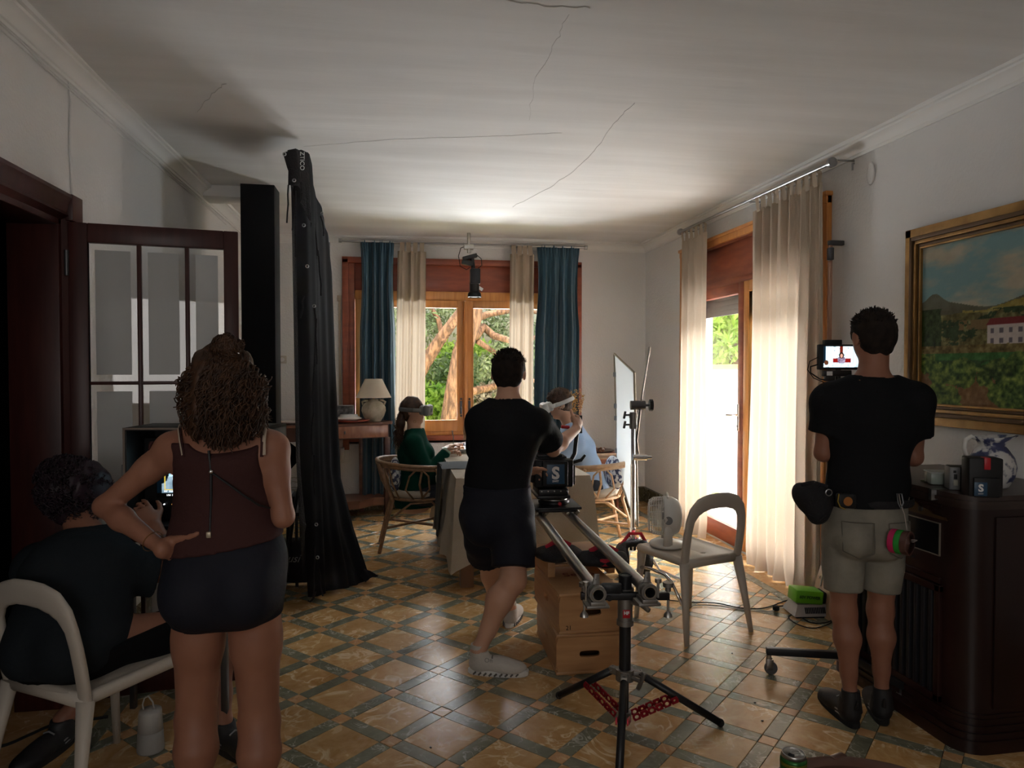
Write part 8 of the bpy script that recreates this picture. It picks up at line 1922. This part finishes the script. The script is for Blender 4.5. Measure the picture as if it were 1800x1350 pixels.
for k in (0, 1):
    shoe('shoe', J['an'][k], J['toe'][k], S_white, op, z0=0.0, sole=M_whitep, chunky=True); MB().cyl(J['an'][k]-A(0, 0, 0.02), J['an'][k]+A(0, 0, 0.03), 0.042, 0.038).build('sock', S_white, op)
text_mesh('shoe_print', 'On', 0.03, J['an'][1]-fdir*0.043+rdir*0.05-A(0, 0, 0.035), rdir, (0, 0.3, 1), mat('shoe_ink', (.2, .19, .18), .6), op)
hair_cap('hair', J, MD2, HD, op, thick=0.012, seed=6); tufts('hair_locks', J, MD2, HD, op, 1100, 0.016, 7, r=0.0028)
MB().cyl(A(*HANDLE)-A(0, 0, 0.05), A(*HANDLE)+A(0, 0, 0.055), 0.013).build('grip_handle', M_rubber, cmr)

# --- standing woman with curly hair ----------------------------------------------------
z = 2.2
J = dict(hip=[P(352, 1024, z), P(446, 1020, z)], neck=P(390, 752, z), head=P(392, 668, z+0.03), face=fdir+A(0.05, 0, -0.15), hup=(0, 0, 1),
         sh=[P(302, 792, z), P(478, 790, z)], el=[P(184, 890, z+0.01), P(498, 908, z-0.01)], wr=[P(288, 966, z-0.115), P(468, 905, z+0.24)],
         kn=[P(345, 1262, z+0.03), P(456, 1268, z+0.02)], an=[P(342, 1445, z-0.03), P(456, 1445, z-0.03)], toe=[P(330, 1480, z+0.15), P(462, 1480, z+0.15)], waist=P(396, 900, z+0.01), chest=P(393, 805, z))
FD1 = dict(FEM); FD1.update(hip=(0.171, 0.125), waist=(0.127, 0.096), chest=(0.138, 0.100), arm=0.041, thigh=0.081, calf=0.056, shr=0.050, gl=0.02, lk=0.012)
pw = person('standing woman seen from behind with long curly hair, maroon tank top and navy shorts', J, FD1, SK1, hands=[dict(d=nrm(rdir*0.30+fdir*0.9+A(0, 0, -0.10)), n=nrm(rdir), side=1, curl=(.25, .3, .35, .4), tv=rdir*0.9+A(0, 0, .22)-fdir*.25, sz=1.0), dict(d=nrm(-rdir*0.3+fdir*0.8), n=nrm(-rdir), side=-1)], h=0.007)
hem = P(392, 972, z-0.12)
S = Sdf(); torso(S, J, FD1, 0.012); S.disp = folds(0.006, 26, 11, 4.0); hn_ = nrm(P(306, 984, z-.1)-P(488, 956, z-.1)); S.plane(P(306, 984, z-0.12), nrm(np.cross(hn_, fdir))*(1 if np.cross(hn_, fdir)[2] < 0 else -1))
tk = P(390, 795, z); 
S.ell(P(390, 757, z-0.08), (0.120, 0.10, 0.062), rdir, fdir, 0.02, 's')           # scooped back
S.plane(P(390, 775, z)+A(0, 0, 0.0), (0, 0, 1), P(390, 700, z), 0.30)
for s_, px in ((-1, 303), (1, 487)): S.ell(P(px+(8 if s_ > 0 else -4), 800, z), (0.050, 0.14, 0.085), rdir, fdir, 0.015, 's')
S.build('tank_top', 0.007, C_maroon, pw)
def on_back(px, py, out=0.0): return P(px, py, z-0.118-out)
for px, x2 in ((320, 313), (464, 466)):
    MB().tube([P(px, 800, z-0.098), P((px+x2)/2-1, 775, z-0.083), P(x2, 755, z-0.045), P(x2+2, 748, z+0.0)], 0.005, 6, flat=.4).build('bra_strap', mat('pale_strap', (.45, .36, .28), .7), pw)
    MB().tube([P(px+(4 if px < 400 else -4), 803, z-0.100), P((px+x2)/2+(3 if px < 400 else -4), 778, z-0.086), P(x2+(4 if px < 400 else -5), 757, z-0.047), P(x2+2, 750, z+0.0)], 0.005, 6, flat=.4).build('tank_strap', C_maroon, pw)
shorts(J, FD1, C_navy, pw, frac=(0.30, 0.24), inf=0.005, top=(P(392, 938, z), (0, 0, 1)), flare=0.0, amp=0.0010, name='shorts', seed=8)
MB().tube([on_back(367, 792), on_back(371, 830, .004), on_back(371, 880, -0.006), on_back(369, 938, 0.0)], 0.004, 6).build('cord', M_blackp, pw)
MB().tube([on_back(371, 830, .004), on_back(400, 850), on_back(430, 872, -.01), P(455, 888, z-0.085), P(474, 893, z-0.045)], 0.0035, 6).build('cord', M_blackp, pw)
MB().ball(on_back(371, 829, .008), 0.0075).build('cord_bead', M_chrome, pw, smooth=True); MB().cbox(on_back(367, 940, .006), (0.014, 0.012, 0.018), 0.003).build('cord_stopper', mat('brass_end', (.45, .38, .28), .4, metal=.5), pw)
MB().ring(mix(J['el'][0], J['wr'][0], .82), nrm(J['wr'][0]-J['el'][0]), 0.031, 0.0012, 24, 5).build('bracelet', M_gold, pw)
# hair: a soft core and many coiled strands
hc_ = J['head']; S = Sdf(); S.ell(hc_+A(0, 0, 0.018), (0.088, 0.104, 0.105), rdir, fdir, .03); S.ell(P(395, 715, z-0.025), (0.125, 0.085, 0.10), rdir, fdir, .05); S.ell(P(392, 752, z-0.055), (0.095, 0.050, 0.070), rdir, fdir, .04); S.ell(P(402, 613, z-0.03), (0.042, 0.042, 0.036), rdir, fdir, .02)
S.ell(hc_+fdir*0.10-A(0, 0, .05), (0.09, 0.07, 0.11), rdir, fdir, .02, 's'); S.disp = folds(0.008, 110, 3, .5); S.build('hair', 0.008, HB, pw)
def curls(name, roots_fn, n, m, parent, seed, rad=0.0030, amp=0.010, turns=6, sides=3, npt=26):
    r = np.random.RandomState(seed); b = MB()
    for k in range(n):
        p0, p1, p2 = roots_fn(r); L_ = np.linalg.norm(p2-p0); ph = r.rand()*6.28; am = amp*(0.5+r.rand()); tn = turns*(0.6+0.7*r.rand())*max(.4, L_/0.25); ax = nrm(p2-p0); u = nrm(np.cross(ax, fdir)); w = np.cross(ax, u); pts = []; rs = []
        for i in range(npt):
            t = i/(npt-1); q = (1-t)**2*p0+2*t*(1-t)*p1+t*t*p2; a = ph+tn*t*6.283; g = am*min(1, t*3)
            pts.append(q+u*g*math.cos(a)+w*g*math.sin(a)); rs.append(rad*(1.2-0.8*t)+0.0008)
        b.tube(pts, rs, sides, caps=False)
    return b.build(name, m, parent, smooth=True, auto=False)
def wroots(r):
    v = nrm(A(r.randn(), -abs(r.randn())*0.9+0.1, abs(r.randn())*0.9+0.1)); p0 = hc_+A(0, 0, 0.02)+(rdir*v[0]*.9+fdir*v[1])*0.098+A(0, 0, v[2]*0.10)
    px = 392+(r.rand()*2-1)*84*(1 if r.rand() > .3 else .8); k = abs(px-394)/84; py = 795-48*k**2-r.rand()*85
    p2 = P(px, py, z-0.04-0.08*(1-k*k)+0.02*r.randn()); p1 = P(392+(px-392)*0.85+v[0]*4, 655+20*r.rand(), z-0.03-0.08*(1-k*k)); return p0, p1, p2
curls('hair_curls', wroots, 950, HB, pw, 3, rad=0.0026, amp=0.008)
def broots(r):
    a = r.rand()*6.28; c_ = P(405, 612, z-0.04); p0 = c_+A(math.cos(a)*.01, 0, math.sin(a)*.01); p2 = c_+rdir*math.cos(a)*0.055*r.rand()+A(0, 0, math.sin(a)*0.04*r.rand()+.004)-fdir*0.03; return p0, mix(p0, p2, .6)+A(0, 0, .015)-fdir*.03, p2
curls('hair_knot', broots, 160, HB, pw, 5, rad=0.0022, amp=0.010, turns=9, npt=18)

# --- seated crew member on the left ----------------------------------------------------
z = 2.50
HL, HR_ = P(92, 1120, z+0.04), P(174, 1122, z-0.02)
J = dict(hip=[HL, HR_], neck=P(155, 948, z+0.20), head=P(142, 868, z+0.27), face=nrm(fdir*0.75+rdir*0.65-A(0, 0, .25)), hup=(0, 0, 1),
         sh=[P(64, 1000, z+0.20), P(206, 1003, z+0.13)], el=[P(95, 1090, z+0.36), P(318, 1006, z+0.28)], wr=[P(205, 1105, z+0.42), P(272, 925, z+0.32)],
         kn=[P(230, 1130, z+0.50), P(390, 1112, 2.95)], an=None, toe=None, waist=P(126, 1075, z+0.02), chest=P(140, 1005, z+0.10))
gA, gB = G(112, 1312), G(400, 1322); J['an'] = [A(gA[0], gA[1], 0.11), A(gB[0]-0.02, gB[1]+0.02, 0.11)]; J['toe'] = [J['an'][0]-fdir*0.17-rdir*0.03-A(0, 0, .07), J['an'][1]+nrm(rdir*0.5-fdir*0.3)*0.17-A(0, 0, .07)]
MD3 = dict(MALE); MD3.update(hip=(0.165, 0.14), waist=(0.165, 0.13), chest=(0.175, 0.13), arm=0.047, thigh=0.085, calf=0.053)
ps = person('seated crew member seen from behind in charcoal t-shirt reaching to the big monitor', J, MD3, SK1, hands=[dict(d=nrm(rdir*0.9+fdir*0.2), n=nrm(-A(0, 0, 1)+fdir*.3), side=1, curl=(.6, .7, .8, .8)), dict(d=nrm(J['wr'][1]-J['el'][1]+A(-.02, 0, -.02)), n=nrm(-rdir*0.3-A(0, 0, .6)+fdir*.6), side=1, curl=(.35, .5, .7, .8), ti=.2)], h=0.0075)
shirt(J, MD3, C_char, ps, inf=0.020, hem=(P(130, 1165, z), (0.0, 0, -1)), sleeve=0.55, sr=1.5, sl_inf=0.022, amp=0.008, name='t_shirt', seed=9)
shorts(J, MD3, mat('black_trousers', (0.006, 0.006, 0.007), .85, spec=.1), ps, frac=(.93, .93), inf=.016, top=(P(130, 1120, z), (0, 0, 1)), flare=.014, amp=.007, name='trousers', seed=5, bottom=(0, 0, 0.438), kk=.04)
for k in (0, 1): shoe('shoe', J['an'][k], J['toe'][k], S_black, ps, z0=0.0, sole=M_rubber)
c_ = J['head']; hf_ = nrm(J['face']); hr_ = nrm(np.cross(hf_, A(0, 0, 1))); S = Sdf(); S.ell(c_+A(0, 0, 0.03)-hf_*0.02, (0.118, 0.124, 0.112), hr_, hf_, .03); S.ell(c_-A(0, 0, 0.05)-hf_*0.045, (0.085, 0.065, 0.075), hr_, hf_, .04); S.ell(c_+hf_*0.115-A(0, 0, .055), (0.09, 0.075, 0.095), hr_, hf_, .02, 's'); S.disp = folds(0.010, 90, 7, 1.0); S.build('hair', 0.008, HP, ps)
def sroots(r):
    v = nrm(A(r.randn(), r.randn()-0.5, r.randn())); 
    if v[1] > 0.35 and v[2] < 0.3: v[1] = -abs(v[1])
    c2_ = c_+A(0, 0, .03)-hf_*.02; d = hr_*v[0]+hf_*v[1]; p0 = c2_+d*0.112+A(0, 0, v[2]*0.105); p2 = c2_+d*0.142+A(0, 0, v[2]*0.125-0.012-0.03*(v[2] < 0)); return p0, mix(p0, p2, .6)+A(0, 0, .012), p2
curls('hair_curls', sroots, 800, HP, ps, 6, rad=0.0024, amp=0.008, turns=14, npt=12)

# --- woman in green with a headset -----------------------------------------------------
z = 5.95
J = dict(hip=[P(733, 868, z+0.10), P(733, 872, z-0.12)], neck=P(729, 757, z), head=P(726, 722, z), face=nrm(rdir*1.0-fdir*0.10-A(0, 0, .05)), hup=(0, 0, 1),
         sh=[P(731, 780, z+0.15), P(726, 780, z-0.15)], el=[P(757, 826, z+0.17), P(752, 834, z-0.16)], wr=[P(785, 797, z+0.05), P(786, 792, z-0.03)],
         kn=[P(818, 862, z+0.10), P(818, 866, z-0.08)], an=[P(806, 942, z+0.10), P(800, 945, z-0.08)], toe=[P(835, 952, z+0.1), P(830, 955, z-0.08)], waist=P(732, 832, z), chest=P(729, 796, z))
J['fs'] = 1
FD2 = dict(FEM); FD2.update(hip=(0.165, 0.135), waist=(0.13, 0.125), chest=(0.130, 0.115), arm=0.042)
def fix_lat(J):   # keep sides so that lateral x up gives the facing direction
    return J
pg2 = person('woman in a green jacket with ponytail and grey headset eating at the table', J, FD2, SK2, hands=[dict(d=nrm(rdir+A(0, 0, .3)), n=nrm(-A(0, 0, 1)), side=-1, curl=(.8, .8, .9, 1)), dict(d=nrm(rdir+A(0, 0, .75)), n=nrm(rdir*.3-A(0, 0, 1)), side=1, curl=(1., 1.1, 1.1, 1.1))], h=0.009)
shirt(J, FD2, C_green, pg2, inf=0.018, hem=(P(735, 888, z), (0, 0, -1)), sleeve=1, fullsleeve=True, sl_inf=0.016, amp=0.005, name='jacket', seed=3, h=0.009)
S = Sdf(); nk = J['neck']; S.ecap(nk-A(0, 0, .03), nk+A(0, 0, 0.012), (0.072, 0.070), (0.062, 0.060), rdir, .01, flat=True); S.cap(nk-A(0, 0, .02)+rdir*.05, nk-A(0, 0, .12)+rdir*.10, .022, .012, .02); S.build('collar', 0.008, C_mint, pg2)
for k in (0, 1): e = mix(J['el'][k], J['wr'][k], .93); MB().cyl(e, mix(J['el'][k], J['wr'][k], 1.0), 0.040, 0.038).build('cuff', C_mint, pg2)
S = Sdf()
for k in (0, 1): S.cap(J['hip'][k], J['kn'][k], .095, .072, .03); S.cap(J['kn'][k], mix(J['kn'][k], J['an'][k], .9), .07, .06, .02)
S.build('trousers', 0.012, C_trous, pg2)
for k in (0, 1): shoe('shoe', J['an'][k], J['toe'][k], S_black, pg2, z0=max(0, float(J['an'][k][2])-.1), h=.01)
hair_cap('hair', J, FD2, HB, pg2, thick=0.010, h=.008, seed=3)
hc2 = J['head']
def pony(r):
    p0 = hc2-rdir*0.088+A(0, 0, 0.0)+A(r.randn(), r.randn(), r.randn())*0.010; t = r.rand(); p2 = P(702+r.randn()*5, 795-t*30, z-0.04+0.03*r.randn()); return p0, P(698+4*r.randn(), 740, z-.02), p2
S = Sdf(); S.cap(hc2-rdir*.085, P(704, 745, z-.02), .030, .036, .02); S.cap(P(704, 745, z-.02), P(703, 782, z-.03), .036, .020, .02); S.build('ponytail', 0.009, HB, pg2)
curls('ponytail_curls', pony, 160, HB, pg2, 4, rad=.003, amp=.009, turns=5, npt=16)
def headset(label, J, z, m, strapm, s=0.97, k=1.0):
    c = np.asarray(J['head']); f = nrm(J['face']); u = nrm(A(0, 0, 1)-f*f[2]); l = np.cross(f, u); t = thing('vr_headset', label, 'headset', tuple(c+f*.13))
    S = Sdf(); o = c+f*0.122*s+u*0.012; S.p = []
    Mv = Matrix(((f[0], l[0], u[0], o[0]), (f[1], l[1], u[1], o[1]), (f[2], l[2], u[2], o[2]), (0, 0, 0, 1))); b = MB(); b.M = Mv; b.box((-.018, -.086, -.046), (.038, .086, .046), .02); b.box((-.055, -.07, -.040), (-.01, .07, .040), .018); b.build('visor', m, t, smooth=False)
    b = MB(); M_ = []
    for a in np.linspace(0.55, 2*math.pi-0.55, 26): M_.append(c+f*0.112*k*s*math.cos(a)-f*0.01+l*0.094*k*s*math.sin(a)+u*(0.010+0.0))
    b.tube(M_, 0.017, 8, flat=0.22); b.build('head_strap', strapm, t, smooth=True)
    for q in (-1, 1): b = MB(); b.M = Mv; b.box((-.10, q*.088-.006, -.014), (-.03, q*.088+.006, .016), .004); b.build('side_arm', m, t)
    b = MB(); b.M = Mv; b.box((.037, -.025, -.015), (.040, .025, .015), .0005); b.build('front_plate', strapm, t)
    return t
headset('grey virtual reality headset worn by the woman in green', J, z, V_grey, mat('strap_dark', (.12, .125, .125), .8))
fk = thing('fork', 'silver fork held upright by the woman in green', 'fork', tuple(P(794, 770, z-.03)))
fp = P(797, 776, z-0.03); MB().tube([fp-A(0, 0, .06), fp+A(0, 0, .03), fp-rdir*0.01+A(0, 0, .09)], [.004, .004, .006], 8).build('handle', M_steel, fk)
for q in (-1, 0, 1): MB().tube([fp+fdir*q*.004-A(0, 0, .06), fp+fdir*q*.005-A(0, 0, .10)], .0014, 5).build('tine', M_steel, fk)
er = thing('hoop_earring', 'small gold hoop earring of the woman in green', 'earring', tuple(P(729, 745, z-.09))); MB().ring(P(729, 741, z-0.09), fdir, .010, .002, 16, 6).build('hoop', M_gold, er)

# --- man in the pale blue shirt ---------------------------------------------------------
z = 6.0
J = dict(hip=[P(1040, 860, z-0.12), P(1038, 858, z+0.12)], neck=P(1002, 748, z), head=P(983, 710, z), face=nrm(-rdir*1.0-fdir*0.12-A(0, 0, .38)), hup=A(-.3, 0, 1),
         sh=[P(1010, 775, z-0.18), P(1006, 772, z+0.18)], el=[P(978, 822, z-0.22), P(975, 820, z+0.2)], wr=[P(947, 798, z-0.12), P(940, 798, z+0.1)],
         kn=[P(965, 862, z-0.10), P(965, 860, z+0.10)], an=[P(968, 945, z-0.10), P(968, 940, z+0.10)], toe=[P(940, 952, z-0.1), P(940, 950, z+0.1)], waist=P(1030, 822, z), chest=P(1015, 787, z))
MD4 = dict(MALE); MD4.update(chest=(.16, .105), waist=(.14, .095), hip=(.15, .10))
pb = person('man in a pale blue shirt with white headset leaning over his plate', J, MD4, SK2, hands=[dict(d=-rdir, n=-A(0, 0, 1), side=-1, curl=(.8,)*4), dict(d=-rdir, n=-A(0, 0, 1), side=1, curl=(.8,)*4)], h=0.009)
shirt(J, MD4, C_sky, pb, inf=0.024, hem=(P(1045, 872, z), (0.1, 0, -1)), sleeve=1, fullsleeve=True, sl_inf=0.020, amp=0.007, name='shirt', seed=5, h=0.009, sr=1.4)
S = Sdf(); nk = J['neck']; axn = nrm(J['head']-J['neck']); S.ecap(nk-axn*.03, nk+axn*.025, (0.080, 0.078), (0.072, 0.070), fdir, .01, flat=True); S.ecap(nk-axn*.06, nk+axn*.06, (0.062, 0.062), (0.062, 0.062), fdir, .004, 's'); S.build('collar', 0.007, C_sky, pb)
S = Sdf()
for k in (0, 1): S.cap(J['hip'][k], J['kn'][k], .10, .075, .03); S.cap(J['kn'][k], mix(J['kn'][k], J['an'][k], .9), .075, .06, .02)
S.build('trousers', 0.012, C_trous, pb)
for k in (0, 1): shoe('shoe', J['an'][k], J['toe'][k], S_black, pb, z0=max(0, float(J['an'][k][2])-.1), h=.01)
hair_cap('hair', J, MD4, HB, pb, thick=0.015, h=.008, seed=8, amp=.006); tufts('hair_locks', J, MD4, HB, pb, 600, .020, 9, r=.004)
headset('white virtual reality headset worn by the man in the pale blue shirt', J, z, V_white, mat('strap_white', (.50, .50, .50), .8), k=1.14)

# --- woman at the far end, mostly hidden by the operator --------------------------------
z = 6.95
J = dict(hip=[P(872, 845, z), P(840, 845, z)], neck=P(854, 772, z-0.02), head=P(850, 738, z-0.10), face=nrm(-fdir*1.0-A(0, 0, .25)), hup=(0, 0, 1),
         sh=[P(880, 788, z-.02), P(828, 786, z-.02)], el=[P(894, 815, z-0.20), P(818, 806, z-0.22)], wr=[P(880, 795, z-0.45), P(808, 783, z-0.46)],
         kn=[P(876, 868, z-0.42), P(840, 868, z-0.42)], an=[P(876, 915, z-0.40), P(840, 915, z-0.40)], toe=[P(876, 925, z-.6), P(840, 925, z-.6)], waist=P(856, 812, z), chest=P(856, 800, z-.02))
ph = person('woman in a patterned blouse at the far end of the table hidden behind the operator', J, FD2, SK2, hands=[dict(d=-fdir, n=-A(0, 0, 1), side=-1, curl=(.7,)*4), dict(d=nrm(-rdir*1.0-fdir*.3), n=-A(0, 0, 1), side=1, curl=(.8,)*4)], h=0.010)
shirt(J, FD2, C_print, ph, inf=0.018, hem=(P(856, 862, z), (0, 0, -1)), sleeve=1, fullsleeve=True, sl_inf=0.020, amp=0.005, name='blouse', seed=15, h=0.010)
S = Sdf()
for k in (0, 1): S.cap(J['hip'][k], J['kn'][k], .095, .072, .03); S.cap(J['kn'][k], mix(J['kn'][k], J['an'][k], .9), .07, .06, .02)
S.build('trousers', 0.014, C_trous, ph)
for k in (0, 1): shoe('shoe', J['an'][k], J['toe'][k], S_black, ph, z0=max(0, float(J['an'][k][2])-.1), h=.012)
hair_cap('hair', J, FD2, HBl, ph, thick=0.013, h=.009, seed=4)
hc3 = J['head']
def lroots(r):
    s_ = 1 if r.rand() > .5 else -1; p0 = hc3+A(s_*.08, .02, .03*r.randn()); p2 = P(842+s_*(18+9*r.rand()), 775-25*r.rand(), z-.06); return p0, P(842+s_*26, 715, z-.03), p2
curls('long_hair', lroots, 260, HBl, ph, 7, rad=.0035, amp=.006, turns=3, npt=14)
